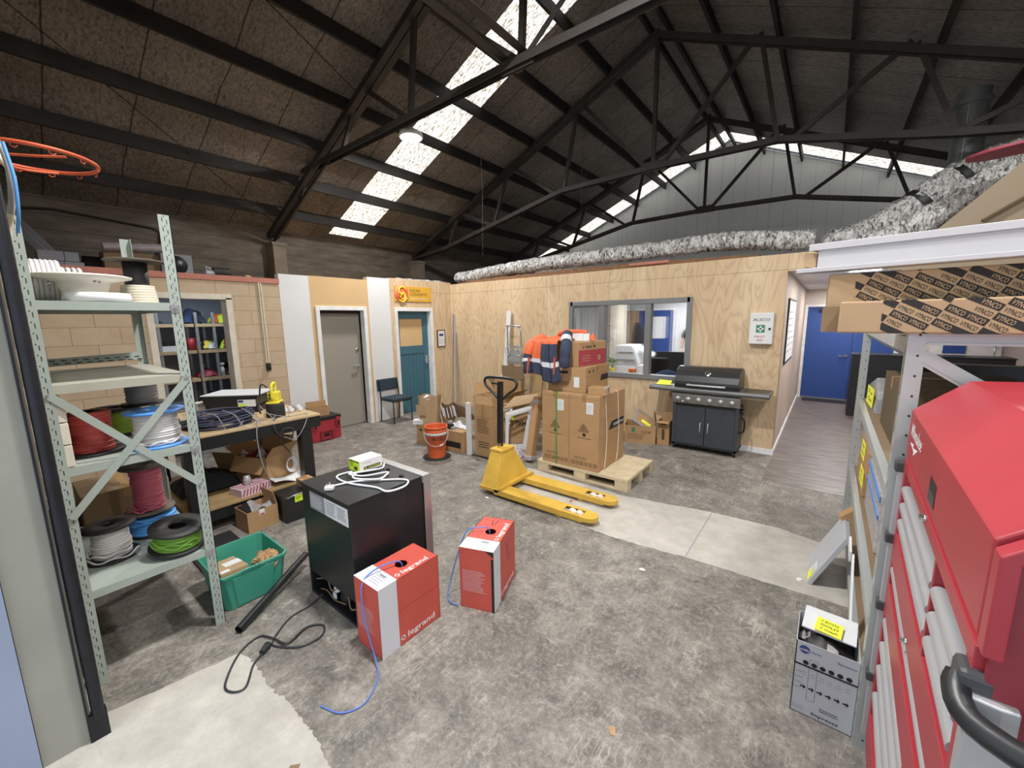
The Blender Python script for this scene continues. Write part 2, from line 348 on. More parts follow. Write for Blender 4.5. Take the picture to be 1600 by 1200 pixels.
# left wall: painted blockwork with an opening to the store room
b=B()
b.box(XL-.19,XL,.09,1.23,0,2.43); b.box(XL-.19,XL,2.1,2.76,0,2.43); b.box(XL-.19,XL,1.23,2.1,2.24,2.43)
st('wall_left',b,'block')
b=B(); b.box(XL-.2,XL+.012,1.2,1.27,0,2.2); b.box(XL-.2,XL+.012,2.05,2.12,0,2.2); b.box(XL-.2,XL+.012,1.2,2.12,2.18,2.25)
st('trim_1',b,'offwhite')
st('trim_2',B().box(XL-.19,XL+.02,.09,2.76,2.43,2.5),'timber_red')
# left wall: sheeted part with two doors
b=B(); b.box(XL-.12,XL,2.76,3.205,0,2.58); st('wall_left_panel',b,'white_paint')
b=B(); b.box(XL-.12,XL,3.205,3.3,0,2.585); b.box(XL-.12,XL,4.16,4.245,0,2.585); b.box(XL-.12,XL,3.3,4.16,2.07,2.585); st('wall_left_board',b,'mdf')
st('wall_left_panel_2',B().box(XL-.12,XL,4.245,4.70,0,2.64),'white_paint')
b=B(); b.box(XL-.12,XL,4.70,4.83,0,2.655); b.box(XL-.12,XL,5.67,YB,0,2.655); b.box(XL-.12,XL,4.83,5.67,2.06,2.655); st('wall_left_ply',b,'ply_y')
def frame_y(name,y0,y1,z1,w=.065,d=.025):
    b=B()
    for a,c in ((y0,y0+w),(y1-w,y1)): b.box(XL-.1,XL+d,a,c,0,z1)
    b.box(XL-.1,XL+d,y0+w,y1-w,z1-w,z1); return st(name,b,'white',bev=.004)
frame_y('trim_3',3.27,4.19,2.115); frame_y('trim_4',4.78,5.72,2.11)
# door 1: grey
d=struct(thing('door_1',None,None,(XL-.16,3.74,0)))
B().box(XL-.19,XL-.15,3.335,4.125,.01,2.05).build('door_leaf','door_grey',d,bev=.003)
b=B(); b.box(XL-.15,XL-.145,4.02,4.06,1.0,1.26); b.cyl((XL-.15,4.04,1.08),(XL-.09,4.04,1.08),.013); b.bar((XL-.095,4.04,1.08),(XL-.095,3.92,1.07),.02,.02); b.build('door_handle','galv',d,bev=.002)
B().lathe([(0,.02),(.028,.015),(.03,0)],16,0,(XL-.15,4.04,1.36),(1,0,0)).build('door_lock','chrome',d)
b=B(); b.box(XL-.15,XL-.12,3.335,4.125,2.0,2.05); b.build('door_stop','steel_dark',d)
# door 2: teal with a boarded pane
d=struct(thing('door_2',None,None,(XL-.12,5.25,0)))
X=XL-.09
b=B(); b.box(X-.04,X,4.845,4.95,.01,2.045); b.box(X-.04,X,5.52,5.655,.01,2.045); b.box(X-.04,X,4.95,5.52,1.9,2.045); b.box(X-.04,X,4.95,5.52,1.2,1.36); b.box(X-.04,X,4.95,5.52,.01,.3)
b.build('door_leaf','door_teal',d,bev=.004)
b=B()
for i in range(6): b.box(X-.035,X-.012,4.952+i*.095,4.952+i*.095+.091,.3,1.2)
b.build('door_boards','door_teal',d,bev=.004)
B().box(X-.04,X-.02,4.95,5.52,1.36,1.9).build('door_pane','mdf',d)
b=B(); b.box(X,X+.004,5.57,5.61,.98,1.14); b.cyl((X,5.59,1.06),(X+.05,5.59,1.06),.01); b.tube([(X+.05,5.59,1.06),(X+.052,5.53,1.065),(X+.052,5.48,1.05)],.009,8,sm=4); b.build('door_handle','chrome',d)
# plywood wall of the office with a window opening
wx0,wx1,wz0,wz1=-3.57,-1.61,.93,2.11
b=B(); b.box(XL,wx0,YB,YB+.11,0,2.62); b.box(wx1,-.475,YB,YB+.11,0,2.62); b.box(wx0,wx1,YB,YB+.11,0,wz0); b.box(wx0,wx1,YB,YB+.11,wz1,2.62); b.box(-.475,3.8,YB,YB+.11,2.405,2.62)
st('wall_back',b,'ply_x')
st('baseboard_back',B().box(-.9,-.462,YB-.014,YB,0,.075),'white')
# window
w=struct(thing('window_1',None,None,(-2.59,YB,wz0)))
b=B(); o=.03
b.box(wx0-o,wx0+.045,YB-.03,YB+.1,wz0-o,wz1+o); b.box(wx1-.045,wx1+o,YB-.03,YB+.1,wz0-o,wz1+o); b.box(wx0,wx1,YB-.03,YB+.1,wz1-.045,wz1+o); b.box(wx0,wx1,YB-.03,YB+.1,wz0-o,wz0+.045)
b.box(-3.02,-2.94,YB-.02,YB+.1,wz0,wz1); b.box(-2.265,-2.175,YB-.02,YB+.1,wz0,wz1)
b.build('window_frame','frame_grey',w,bev=.004)
b=B(); b.box(wx0+.045,-3.02,YB-.012,YB+.05,wz1-.075,wz1-.045); b.box(wx0+.045,-3.02,YB-.012,YB+.05,wz0+.045,wz0+.075); b.box(wx0+.045,wx0+.075,YB-.012,YB+.05,wz0+.075,wz1-.075); b.box(-3.05,-3.02,YB-.012,YB+.05,wz0+.075,wz1-.075)
b.build('window_sash','frame_grey',w,bev=.003)
B().box(wx0,-2.98,YB+.03,YB+.034,wz0,wz1).build('window_pane','glass',w)
B().box(-2.98,-2.22,YB+.03,YB+.034,wz0,wz1).build('window_pane','glass',w)
B().box(-2.22,wx1,YB+.03,YB+.034,wz0,wz1).build('window_pane','glass',w)
B().box(wx0,wx1,YB+.11,YB+.3,wz0-.03,wz0+.0).build('window_sill','white',w)
# office behind the glass
st('wall_office_left',B().box(-4.9,-4.8,YB+.11,11.3,0,2.5),'office_white')
st('wall_office_back',B().box(-4.8,-.6,11.2,11.3,0,2.5),'office_white')
st('wall_hall_left',B().box(-.6,-.475,YB+.11,11.3,0,2.42),'ply_hall')
st('ceiling_office',B().box(-4.9,-.6,YB+.11,11.3,2.42,2.5),'office_white')
st('floor_office',B().box(-4.8,-.6,YB+.11,11.2,0,.003),'hall_vinyl')
st('baseboard_hall',B().box(-.475,-.46,YB+.01,11.28,0,.07),'white')
# hall
st('ceiling_hall',B().box(-.6,3.8,YB+.11,11.3,2.42,2.5),'white_paint')
b=B(); b.box(-.6,3.8,11.3,11.4,2.08,2.5); b.box(-.6,-.46,11.3,11.4,0,2.08); b.box(1.15,3.8,11.3,11.4,0,2.08); st('wall_hall_end',b,'hall_wall')
st('wall_hall_right',B().box(3.8,3.9,5,13,0,3.6),'hall_wall')
b=B(); b.box(-.47,-.415,11.27,11.33,0,2.09); b.box(1.07,1.15,11.27,11.33,0,2.09); b.box(-.415,1.07,11.27,11.33,2.04,2.09); st('trim_5',b,'white',bev=.004)
for nm,x0,x1,hx0 in (('door_3',-.41,.40,.27),('door_4',.405,1.07,None)):
    d=struct(thing(nm,None,None,((x0+x1)/2,11.32,0)))
    B().box(x0,x1,11.31,11.35,.012,2.035).build('door_leaf','door_blue',d,bev=.003)
    if hx0: 
        b=B(); b.cyl((.33,11.31,.98),(.33,11.3,.98),.028); b.cyl((.33,11.31,.98),(.33,11.255,.98),.01); b.bar((.34,11.255,.98),(.2,11.255,.98),.018,.018); b.build('door_handle','chrome',d)
    b=B(); b.box(x0+.22,x0+.5,11.25,11.31,1.93,2.0); b.bar((x0+.45,11.26,1.99),(x0+.15,11.2,2.03),.02,.012); b.build('door_closer','black_plastic',d)
    B().box(x0,x1,11.305,11.31,.012,.03).build('door_sill','alu',d)
# a further white door on the hall's far side
d=struct(thing('door_5',None,None,(2.2,11.3,0)))
b=B(); b.box(1.6,2.5,11.25,11.3,0,2.1); b.build('door_leaf','white',d)
B().box(1.75,2.05,11.235,11.25,1.1,1.9).build('door_pane','door_blue',d)
b=B(); b.tube([(2.4,11.25,1.25),(2.4,11.19,1.22),(2.4,11.19,1.02),(2.4,11.25,1.0)],.012,8,sm=3); b.build('door_handle','chrome',d)
# outer shell
b=B(); b.box(-9.15,-9,-.1,13.1,0,3.72); st('wall_outer_left',b,'outer_wall')
st('wall_outer_right',B().box(4.0,4.15,-.1,13.1,0,3.62),'outer_wall')
b=B(); b.poly([(-9,13,0),(4.0,13,0),(4.0,13,3.62),(XR,13,6.5),(-9,13,3.68)],(0,.1,0)); st('wall_gable',b,'gable_sheet')
b=B(); b.box(-9,-2.47,-.1,.055,0,3.7); b.box(2.9,4.0,-.1,.09,0,3.7); b.poly([(-9,-.1,3.7),(4.0,-.1,3.7),(4.0,-.1,3.72),(XR,-.1,6.6),(-9,-.1,3.75)],(0,.19,0)); b.box(-2.47,2.9,-.1,.09,3.3,3.75)
st('wall_front',b,'column_grey')
st('wall_front_reveal',B().box(-2.62,-2.455,-.6,-.102,0,3.4),'blue_paint')
b=B(); b.tube([(-2.462,.079,.1),(-2.462,.079,3.3)],.022,12); b.box(-2.5,-2.452,.04,.048,0,3.3); b.box(-2.49,-2.45,.045,.105,0,.13); st('trim_6',b,'black_steel')
for k,y in enumerate((3.74,7.27,10.8)):
    b=B(); b.box(-9,-8.68,y-.12,y+.12,0,3.36); b.box(-9,-8.66,y-.14,y+.14,3.36,3.42); st('pillar_%d'%(k+1),b,'pier')
    st('pillar_%d'%(k+4),B().box(3.62,4.0,y-.17,y+.17,0,3.45),'pier')
# store room
st('wall_store_back',B().box(-9,-8.95,.09,2.8,0,2.45),'store_wall')
st('wall_store_side',B().box(-9,-6.74,2.78,2.86,0,2.45),'store_wall')
st('ceiling_store',B().box(-9,-6.74,.09,2.8,2.43,2.5),'store_wall')
st('ceiling_rooms',B().box(-9,-6.67,2.86,YB,2.44,2.5),'mdf')
# roof: lining sheets, translucent strips
def roofp(name,x0,x1,y0,y1,m,off=.07,th=.03):
    zf=lambda x: ZR-SL*abs(x-XR)+off
    b=B(); b.poly([(x0,y0,zf(x0)),(x1,y0,zf(x1)),(x1,y0,zf(x1)+th),(x0,y0,zf(x0)+th)],(0,y1-y0,0)); return st(name,b,m)
for a,c in ((-.1,4.86),(5.67,12.2)): roofp('ceiling_left_slope',-9.3,XR,a,c,'roof_foil')
roofp('ceiling_left_slope',-9.3,-8.82,4.86,5.67,'roof_foil'); roofp('ceiling_left_slope',-9.3,XR,12.88,13.1,'roof_foil')
roofp('ceiling_right_slope',XR,4.3,-.1,12.2,'roof_foil'); roofp('ceiling_right_slope',XR,4.3,12.88,13.1,'roof_foil')
roofp('skylight_1',-8.82,XR,4.86,5.67,'skylight'); roofp('skylight_2',-9.3,XR-.02,12.2,12.88,'skylight'); roofp('skylight_3',XR+.02,4.3,12.2,12.88,'skylight')
b=B()
for s in (-1,1):
    b.bar((XR+s*.16,0,ZR+.13),(XR+s*.16,13,ZR+.13),.2,.05); b.bar((XR+s*.13,0,ZR+.02),(XR+s*.13,13,ZR+.02),.05,.2)
st('ridge_beam',b,'purlin_steel')
ORD=['first','second','third','fourth','fifth','sixth','seventh']
for s,nm in ((-1,'left'),(1,'right')):
    for k in range(7):
        x=XR+s*(.82*(k+1)+.02); z=ZR-SL*abs(x-XR)-.02
        ax=Vector((s*1,0,-SL)).normalized()
        b=B(); b.bar((x,-.05,z),(x,12.95,z),.045,.17,0,(0,0,1))
        o=b.build('roof_purlin','purlin_steel')
        tag(o,'dark steel roof purlin, %s below the ridge on the %s roof slope'%(ORD[k],nm),'purlin','roof purlins')
# trusses
def mem(b,y,p,q,w=.07,h=.07,off=0,angle=True):
    P=Vector((p[0],y+off,p[1]));Q=Vector((q[0],y+off,q[1])); d=(Q-P).normalized(); n=Vector((0,1,0)).cross(d)
    if angle: b.angle(P-n*w*.3,Q-n*w*.3,w,.009,(0,1,0),n)
    else: b.bar(P,Q,w,h)
def truss(y,label,kind):
    t=thing('roof_truss',label,'roof truss',(XR,y,3.5),0,'roof trusses')
    top=lambda x: (x,ZR-SL*abs(x-XR)-.13)
    for s in (-1,1):
        b=B(); xe=-8.9 if s<0 else 3.85
        mem(b,y,top(XR),top(xe),.09); mem(b,y,top(XR),top(xe),.09,off=-.11)
        b.build('top_chord','truss_steel',t)
    b=B(); bc=lambda *P: [ (mem(b,y,a,c,.08),mem(b,y,a,c,.08,off=-.1)) for a,c in zip(P,P[1:])]
    if kind==1:
        bc((-7.35,4.42),(-2.75,4.46),(2.3,4.4)); b.build('bottom_chord','truss_steel',t)
        W=[((-8.85,3.45),(-6.5,4.45)),((-4.32,5.68),(-4.5,4.46)),((-7.2,4.4),(-7.6,4.0)),((-5.53,5.15),(-4.55,4.47)),((-5.66,5.08),(-6.14,4.45)),((-2.75,4.46),(-4.25,5.68)),((-2.6,6.4),(-2.72,4.46)),((-2.7,4.46),(-1.0,5.7)),((-.95,5.7),(-.75,4.44)),((3.7,3.5),(1.4,4.42))]
    else:
        bc((-8.9,3.5),(-7.63,3.64),(-4.34,4.33),(-2.56,4.36),(-.8,4.33),(.97,3.94),(3.85,3.45)); b.build('bottom_chord','truss_steel',t)
        W=[((-2.57,6.42),(-2.57,4.38))]
        for s in (-1,1):
            m=lambda x: XR+s*(x)
            W+=[((m(1.45),5.8),(m(1.75),4.34)),((m(1.4),5.78),(m(.12),4.36)),((m(3.05),5.07),(m(1.95),4.3)),((m(3.1),5.05),(m(3.53),3.97)),((m(4.6),4.38),(m(3.6),3.96)),((m(4.65),4.36),(m(5.0),3.66))]
    for p,q in W:
        b=B(); mem(b,y,p,q,.06,off=-.045); b.build('web_member','truss_steel',t)
    b=B(); b.box(XR-.2,XR+.2,y-.06,y-.05,4.28,4.44) if kind!=1 else b.box(-2.95,-2.55,y-.06,y-.05,4.38,4.52)
    b.build('gusset_plate','truss_steel',t)
truss(3.74,'nearest dark steel roof truss, with the flat collar tie above the fridge and pallet jack',1)
truss(7.27,'middle dark steel roof truss, standing over the plywood wall with the foil duct',2)
truss(10.8,'farthest dark steel roof truss, in front of the pale gable wall',2)
for x,w in ((-2.95,'left'),(-2.72,'right')):
    b=B(); b.angle((x,.1,4.52),(x,3.95,4.52),.09,.009,(1,0,0),(0,0,1)); o=b.build('bracing_beam','truss_steel'); tag(o,'dark steel bracing beam running to the nearest truss, %s one of the pair'%w,'beam','bracing beams')
# cross wires hanging from roof
def wire(name,pts,label,cat,r=.004,m='steel_dark',sm=0,group=None):
    o=B().tube(pts,r,6,sm=sm).build(name,m); return tag(o,label,cat,group)
wire('brace_rod',[(-8.7,3.74,3.75),(-6.0,.2,4.9)],'thin steel brace rod crossing the purlins at the lower left roof','brace rod',.006)
wire('brace_rod',[(-4.3,.3,5.55),(-5.6,3.74,5.05)],'thin steel brace rod beside the nearest truss high on the left roof','brace rod',.006)
for i,(x,y,z0,z1) in enumerate(((-5.0,5.6,3.0,5.2),(-3.6,6.6,2.9,6.0),(-3.0,7.0,3.1,6.2),(-4.2,7.9,2.9,5.7),(-2.2,6.9,3.1,6.2),(-1.6,7.6,3.0,6.0),(-1.0,8.4,2.9,5.7),(-3.3,9.2,2.9,6.1),(-2.4,10.2,2.9,6.2))):
    wire('hanging_wire',[(x,y,z1),(x+.03,y,(z0+z1)/2),(x,y,z0)],'thin grey wire hanging from the roof above the office','wire',.0014,'spool_brown',0,'wires hanging from the roof')
# ================================================================ HELPERS FOR THINGS
def carton(name,label,cx,cy,z,dx,dy,dz,rz=0,m='kraft',flaps=None,group=None,cat='cardboard box',tape='x',th=.005):
    """closed box, or open box with four flaps given as angles (front,back,left,right); returns thing"""
    t=thing(name,label,cat,(cx,cy,z),rz,group); M=t.matrix_basis; x,y=dx/2,dy/2
    b=B(M)
    if flaps is None:
        b.box(-x,x,-y,y,0,dz); b.build('carton_body',m,t,bev=.004)
        b=B(M); e=.0012
        if tape=='x': b.box(-x-e,x+e,-.025,.025,dz,dz+e); b.box(-x-e,-x,-.025,.025,dz-.07,dz); b.box(x,x+e,-.025,.025,dz-.07,dz)
        elif tape=='y': b.box(-.025,.025,-y-e,y+e,dz,dz+e); b.box(-.025,.025,-y-e,-y,dz-.07,dz); b.box(-.025,.025,y,y+e,dz-.07,dz)
        if tape: b.build('packing_tape','kraft_tape',t)
    else:
        b.box(-x,x,-y,-y+th,0,dz); b.box(-x,x,y-th,y,0,dz); b.box(-x,-x+th,-y+th,y-th,0,dz); b.box(x-th,x,-y+th,y-th,0,dz); b.box(-x+th,x-th,-y+th,y-th,0,th); b.build('carton_body',m,t)
        L=min(dx,dy)/2
        for i,a in enumerate(flaps):
            if a is None: continue
            a=rad(a); k=L*math.sin(a); h=L*math.cos(a); b=B(M)   # a: 0 up, 90 out, 150 hanging
            if i==0: b.poly([(-x,-y,dz),(x,-y,dz),(x,-y-k,dz+h),(-x,-y-k,dz+h)],(0,.004,.0))
            if i==1: b.poly([(-x,y,dz),(x,y,dz),(x,y+k,dz+h),(-x,y+k,dz+h)],(0,-.004,.0))
            if i==2: b.poly([(-x,-y,dz),(-x,y,dz),(-x-k,y,dz+h),(-x-k,-y,dz+h)],(.004,0,.0))
            if i==3: b.poly([(x,-y,dz),(x,y,dz),(x+k,y,dz+h),(x+k,-y,dz+h)],(-.004,0,.0))
            b.build('carton_flap',m,t)
    return t
def prints(t,fn,mats,name='printing'):
    b=B(t.matrix_basis); fn(b); return b.build(name,mats,t)
def rows(b,o,u,v,w,h,n,mi=0,seed=1,fill=.55):
    """lines of small print as thin bars on plane o,u,v"""
    r=random.Random(seed); u=Vector(u);v=Vector(v);o=Vector(o)
    for i in range(n):
        x=0; y=h*(1-(i+.5)/n)
        end=w*r.uniform(.75,1)
        while x<end:
            l=min(r.uniform(.05,.18)*w,end-x); b.quad(o+u*x+v*(y-h/n*fill/2),u*l,v*(h/n*fill),mi); x+=l+.02*w
def icons(b,o,u,v,s,n,mi=0,gap=1.35):
    """row of handling symbols: framed squares with a glyph"""
    o=Vector(o);u=Vector(u)*s;v=Vector(v)*s
    for i in range(n):
        p=o+u*i*gap; k=.1
        b.quad(p,u,v*k,mi);b.quad(p+v*(1-k),u,v*k,mi);b.quad(p,u*k,v,mi);b.quad(p+u*(1-k),u*k,v,mi)
        g=i%4
        if g==0: b.face([p+u*.3+v*.5,p+u*.7+v*.5,p+u*.5+v*.82],mi); b.quad(p+u*.43+v*.2,u*.14,v*.35,mi)
        elif g==1: b.face([p+u*.25+v*.75,p+u*.75+v*.75,p+u*.55+v*.45,p+u*.45+v*.45],mi); b.quad(p+u*.35+v*.18,u*.3,v*.08,mi)
        elif g==2: b.quad(p+u*.25+v*.25,u*.5,v*.2,mi); b.quad(p+u*.4+v*.5,u*.2,v*.3,mi)
        else: b.face([p+u*.2+v*.45,p+u*.8+v*.45,p+u*.65+v*.7,p+u*.35+v*.7],mi); b.quad(p+u*.47+v*.2,u*.06,v*.3,mi)
def note(name,label,o,u,v,lines=None,m='note_yellow',cat='sticky note',group=None,seed=1):
    """paper note with handwriting"""
    t=thing(name,label,cat,o,0,group); u=Vector(u);v=Vector(v); n=u.cross(v).normalized()
    b=B(); b.poly([Vector(o),Vector(o)+u,Vector(o)+u+v,Vector(o)+v],n*.0015); b.build('note_sheet',m,t)
    b=B(); 
    if lines:
        k=len(lines)
        for i,s in enumerate(lines): b.text(s,Vector(o)+u*.15+v*(1-(i+1)/(k+.6))+n*.002,u,v,v.length*.45/k,0,u.length*.7,.25)
    else: rows(b,Vector(o)+u*.15+v*.2+n*.002,u.normalized(),v.normalized(),u.length*.6,v.length*.6,4,0,seed,.3)
    b.build('handwriting','print_black',t); return t
def spool(name,label,x,y,z,rf,rc,h,wire,fl='spool_black',rw=None,turns=None,cat='cable spool',group=None,ftop=True,tilt=None,loose=None,core=None,hole=.03):
    """reel standing on its flange: two flanges, core and wound cable"""
    t=thing(name,label,cat,(x,y,z),0,group); M=Matrix.Translation((x,y,z))@(tilt or Matrix()); e=.012
    fz=[0]+([h-e] if ftop else [])
    for q in fz:
        B(M).lathe([(hole,q),(rf,q),(rf,q+e),(hole,q+e),(hole,q)],36).build('flange',fl,t)
    B(M).lathe([(hole,e),(rc,e),(rc,h-e),(hole,h-e)],24).build('core',core or fl,t)
    if wire:
        rw=rw or (rc+(rf-rc)*.7); hh=(h-2*e); turns=turns or int(hh/.012)
        pr=[(rc,e)]; d=hh/turns; rr=random.Random(len(label))
        for i in range(turns):
            o=rr.uniform(-.004,.004)
            for a in (.12,.35,.65,.88): pr.append((rw+o-(.004 if a in(.12,.88) else 0),e+d*(i+a)))
        pr.append((rc,h-e)); b=B(M).lathe(pr,32)
        if loose:
            for (r0,z0,a0,a1) in loose: b.tube([(r0*math.cos(a0+(a1-a0)*k/16),r0*math.sin(a0+(a1-a0)*k/16),z0+.008*math.sin(k)) for k in range(17)],.005,6)
        b.build('wound_cable',wire,t)
    return t
# ================================================================ LEFT SIDE: STEEL SHELVING
SX0,SX1,SY0,SY1=-3.86,-2.844,.10,.678
t=thing('steel_shelving','grey green slotted steel shelving unit holding cable reels','shelving',((SX0+SX1)/2,(SY0+SY1)/2,0))
def slotted(x,y,sx,sy,ztop):
    """L post with holes: corner at x,y, legs towards sx,sy"""
    b=B(); w=.05; th=.003
    b.box(min(x,x+sx*th),max(x,x+sx*th),min(y,y+sy*w),max(y,y+sy*w),0,ztop)
    b.box(min(x,x+sx*w),max(x,x+sx*w),min(y,y+sy*th),max(y,y+sy*th),0,ztop)
    xo=x-sx*.0006
    n=int(ztop/.05)
    for i in range(n):
        z=.03+i*.05
        for k,q in ((.015,0),(.034,.012)):
            yy=y+sy*k; b.face([(xo,yy-.0016,z+q),(xo,yy+.0016,z+q),(xo,yy+.0016,z+q+.022),(xo,yy-.0016,z+q+.022)],1)
            xx=x+sx*k; e=y-sy*.0006; b.face([(xx-.0016,e,z+q),(xx+.0016,e,z+q),(xx+.0016,e,z+q+.022),(xx-.0016,e,z+q+.022)],1)
        b.face([(xo,y+sy*.025+.003*math.cos(a),z+.04+.003*math.sin(a)) for a in (0,1.05,2.1,3.14,4.2,5.25)],1)
    return b
for x,y,sx,sy,zt in ((SX1,SY0,-1,1,2.33),(SX1,SY1,-1,-1,2.427),(SX0,SY0,1,1,2.43),(SX0,SY1,1,-1,2.43)):
    slotted(x,y,sx,sy,zt).build('post',['shelf_green','black'],t)
for zt in (.515,1.17,1.575,1.968):
    b=B(); b.box(SX0+.005,SX1-.005,SY0+.005,SY1-.005,zt-.004,zt)
    b.box(SX1-.006,SX1-.002,SY0+.004,SY1-.004,zt-.042,zt); b.box(SX0+.002,SX0+.006,SY0+.004,SY1-.004,zt-.042,zt); b.box(SX0+.004,SX1-.004,SY0+.004,SY0+.007,zt-.042,zt); b.box(SX0+.004,SX1-.004,SY1-.007,SY1-.004,zt-.042,zt)
    b.build('shelf_board',['shelf_board' if zt==1.575 else 'shelf_green'],t)
b=B()
b.bar((SX0+.01,SY0+.05,1.62),(SX0+.01,SY1-.03,1.64),.004,.05); 
for i in range(10): b.box(SX0+.013,SX0+.0145,.16+i*.05,.185+i*.05,1.63,1.636,1); b.box(SX0+.013,SX0+.0145,.175+i*.05,.2+i*.05,1.612,1.618,1)
b.build('back_rail',['shelf_green','black'],t)
for p,q in (((SX1+.003,SY0+.03,1.535),(SX1+.003,SY1-.03,.93)),((SX1+.007,SY0+.03,.92),(SX1+.007,SY1-.02,1.555))):
    b=B(); b.bar(p,q,.034,.003,0,(1,0,0)); 
    for e in (p,q): b.cyl((e[0],e[1],e[2]),(e[0]+.007,e[1],e[2]),.006,n=8,mi=1)
    b.build('cross_brace',['shelf_green','galv'],t)
for z in (1.945,1.555,1.145,.5):
    b=B(); b.box(SX1,SX1+.004,SY1-.05,SY1-.012,z-.03,z+.012); b.cyl((SX1+.003,SY1-.03,z-.002),(SX1+.012,SY1-.03,z-.002),.009,n=8); b.build('bolt_clip','galv',t)
# top shelf
z=1.9695
t=thing('cable_coil','white ribbed coil of conduit lying on its side on the top shelf','cable coil',(-3.1,.26,z))
b=B()
for i in range(9): b.tube([(-3.2+.11*math.cos(a)*1.0,.125+i*.017,z+.112+.1*math.sin(a)) for a in [k*math.pi/8 for k in range(16)]],.009,6,closed=True)
b.build('coil_turns','cable_white',t)
b=B()
for i in range(5): b.tube([(-3.36+.09*math.cos(a),.27+i*.022,z+.105+.09*math.sin(a)) for a in [k*math.pi/8 for k in range(16)]],.009,6,closed=True)
b.build('coil_turns','cable_white',t)
t=thing('cable_drum','large empty cream plastic drum on the front of the top shelf','cable drum',(-3.02,.36,z))
B().lathe([(.09,0),(.085,.05),(.10,.1),(.185,.124),(.188,.131),(.17,.136),(.0,.136)],44,0,(-3.045,.335,z)).build('drum_flange','cream_spool',t)
b=B(); b.lathe([(.0,0),(.13,.002),(.12,.045),(.0,.046)],36,0,(-2.985,.375,z)); b.build('drum_core','white_plastic',t)
b=B()
for a,zz in ((.2,.1),(.35,.098),(-1.7,.09),(-1.75,.078)): b.cyl((-3.045+.115*math.cos(a),.335+.115*math.sin(a),z+zz),(-3.045+.128*math.cos(a),.335+.128*math.sin(a),z+zz),.005,n=8)
b.build('rivet','chrome',t)
t=spool('cable_spool','tall black spool half wound with cream cable on the top shelf',-3.2,.57,z,.078,.055,.25,None)
b=B(); pr=[(.05,0)]
for i in range(7):
    for a,o in ((.1,-.004),(.5,0),(.9,-.004)): pr.append((.088-.0018*i+o,.015*(i+a)))
pr.append((.05,.106)); b.lathe(pr,32,0,(-3.2,.57,z+.003)); b.build('wound_cable','cable_cream',t)
b=B().lathe([(.0,.242),(.135,.242),(.13,.25),(.0,.252)],36,0,(-3.2,.57,z)); b.build('flange','spool_brown',t)
# middle shelf is empty; third shelf
z=1.1715
t=thing('drawer_box','stack of cream plastic parts drawers at the left end of the third shelf','storage drawers',(-2.96,.14,z))
b=B(); b.box(-3.2,-2.862,.113,.128,z,z+.335); b.box(-3.2,-2.862,.128,.155,z,z+.002); b.build('casing','offwhite',t)
for i in range(3):
    b=B(); b.box(-3.2,-2.852,.13,.178,z+.002+i*.111,z+.108+i*.111); o=b.build('drawer','offwhite',t,bev=.003)
    B().box(-2.853,-2.848,.14,.15,z+.05+i*.111,z+.075+i*.111).build('drawer_pull','white_plastic',o)
spool('cable_spool','black spool wound with bright red cable on the third shelf beside the cream drawers',-3.1,.27,z,.125,.06,.24,'cable_red',ftop=False,rw=.088,turns=17)
spool('cable_spool','dark spool of olive cable at the back of the third shelf',-3.5,.42,z,.13,.06,.17,'green_pack',rw=.1,turns=11)
spool('cable_spool','blue flanged spool of white cable at the front right of the third shelf',-2.99,.52,z,.135,.06,.205,'cable_white','spool_blue',rw=.103,turns=13,loose=((.115,.03,-1.2,1.0),))
spool('cable_spool','black flanged spool of grey cable standing behind the blue flanged spool',-3.5,.62-.06,z+.17,.11,.055,.19,'cable_grey',rw=.08,turns=14,ftop=False)
# bottom shelf
z=.5165
spool('cable_spool','black spool wound with off white cable at the front of the bottom shelf',-3.2,.28,z,.12,.06,.2,'cable_white',rw=.085,turns=13,loose=((.11,.02,-1.6,1.4),(.105,.05,-2.,.4)))
spool('cable_spool','blue cable spool lying under the pink cable spool on the bottom shelf',-3.4,.5,z,.13,.07,.13,'cable_blue','spool_black',rw=.125,turns=5,ftop=False,loose=((.14,.1,-1.5,.8),(.13,.12,-2,.4)))
spool('cable_spool','dark spool of pink cable stacked on top of the blue cable spool',-3.4,.5,z+.145,.125,.045,.31,'cable_pink','spool_brown',rw=.078,turns=16,loose=((.1,.05,-1.4,.5),(.11,.03,-2,0)))
T=Matrix.Rotation(rad(9),4,'Y')@Matrix.Rotation(rad(-4),4,'X')
spool('cable_spool','flat black spool of yellow green earth cable at the right of the bottom shelf',-2.98,.53,z+.03,.135,.05,.13,'cable_green','spool_black',rw=.112,turns=6,tilt=T,hole=.045,loose=((.125,.05,-1.8,.3),(.125,.07,-1.5,.6)))
t=thing('plastic_bag','crumpled clear plastic bag on the bottom shelf beside the green cable','bag',(-3.1,.42,z))
rr=random.Random(4)
B().grid(lambda u,v:(-3.16+.14*u,.36+.12*v,z+.012+.05*math.sin(u*3.1)*math.sin(v*3.1)+rr.uniform(0,.018)),8,8).build('bag_film','clear_wrap',t)
# things on the floor behind the shelving
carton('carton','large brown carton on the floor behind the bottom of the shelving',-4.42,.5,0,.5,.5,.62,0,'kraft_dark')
carton('carton','smaller brown carton behind the shelving beside the wall pillar',-4.5,.15,0,.3,.2,.45,0,'kraft_shade',tape=None)
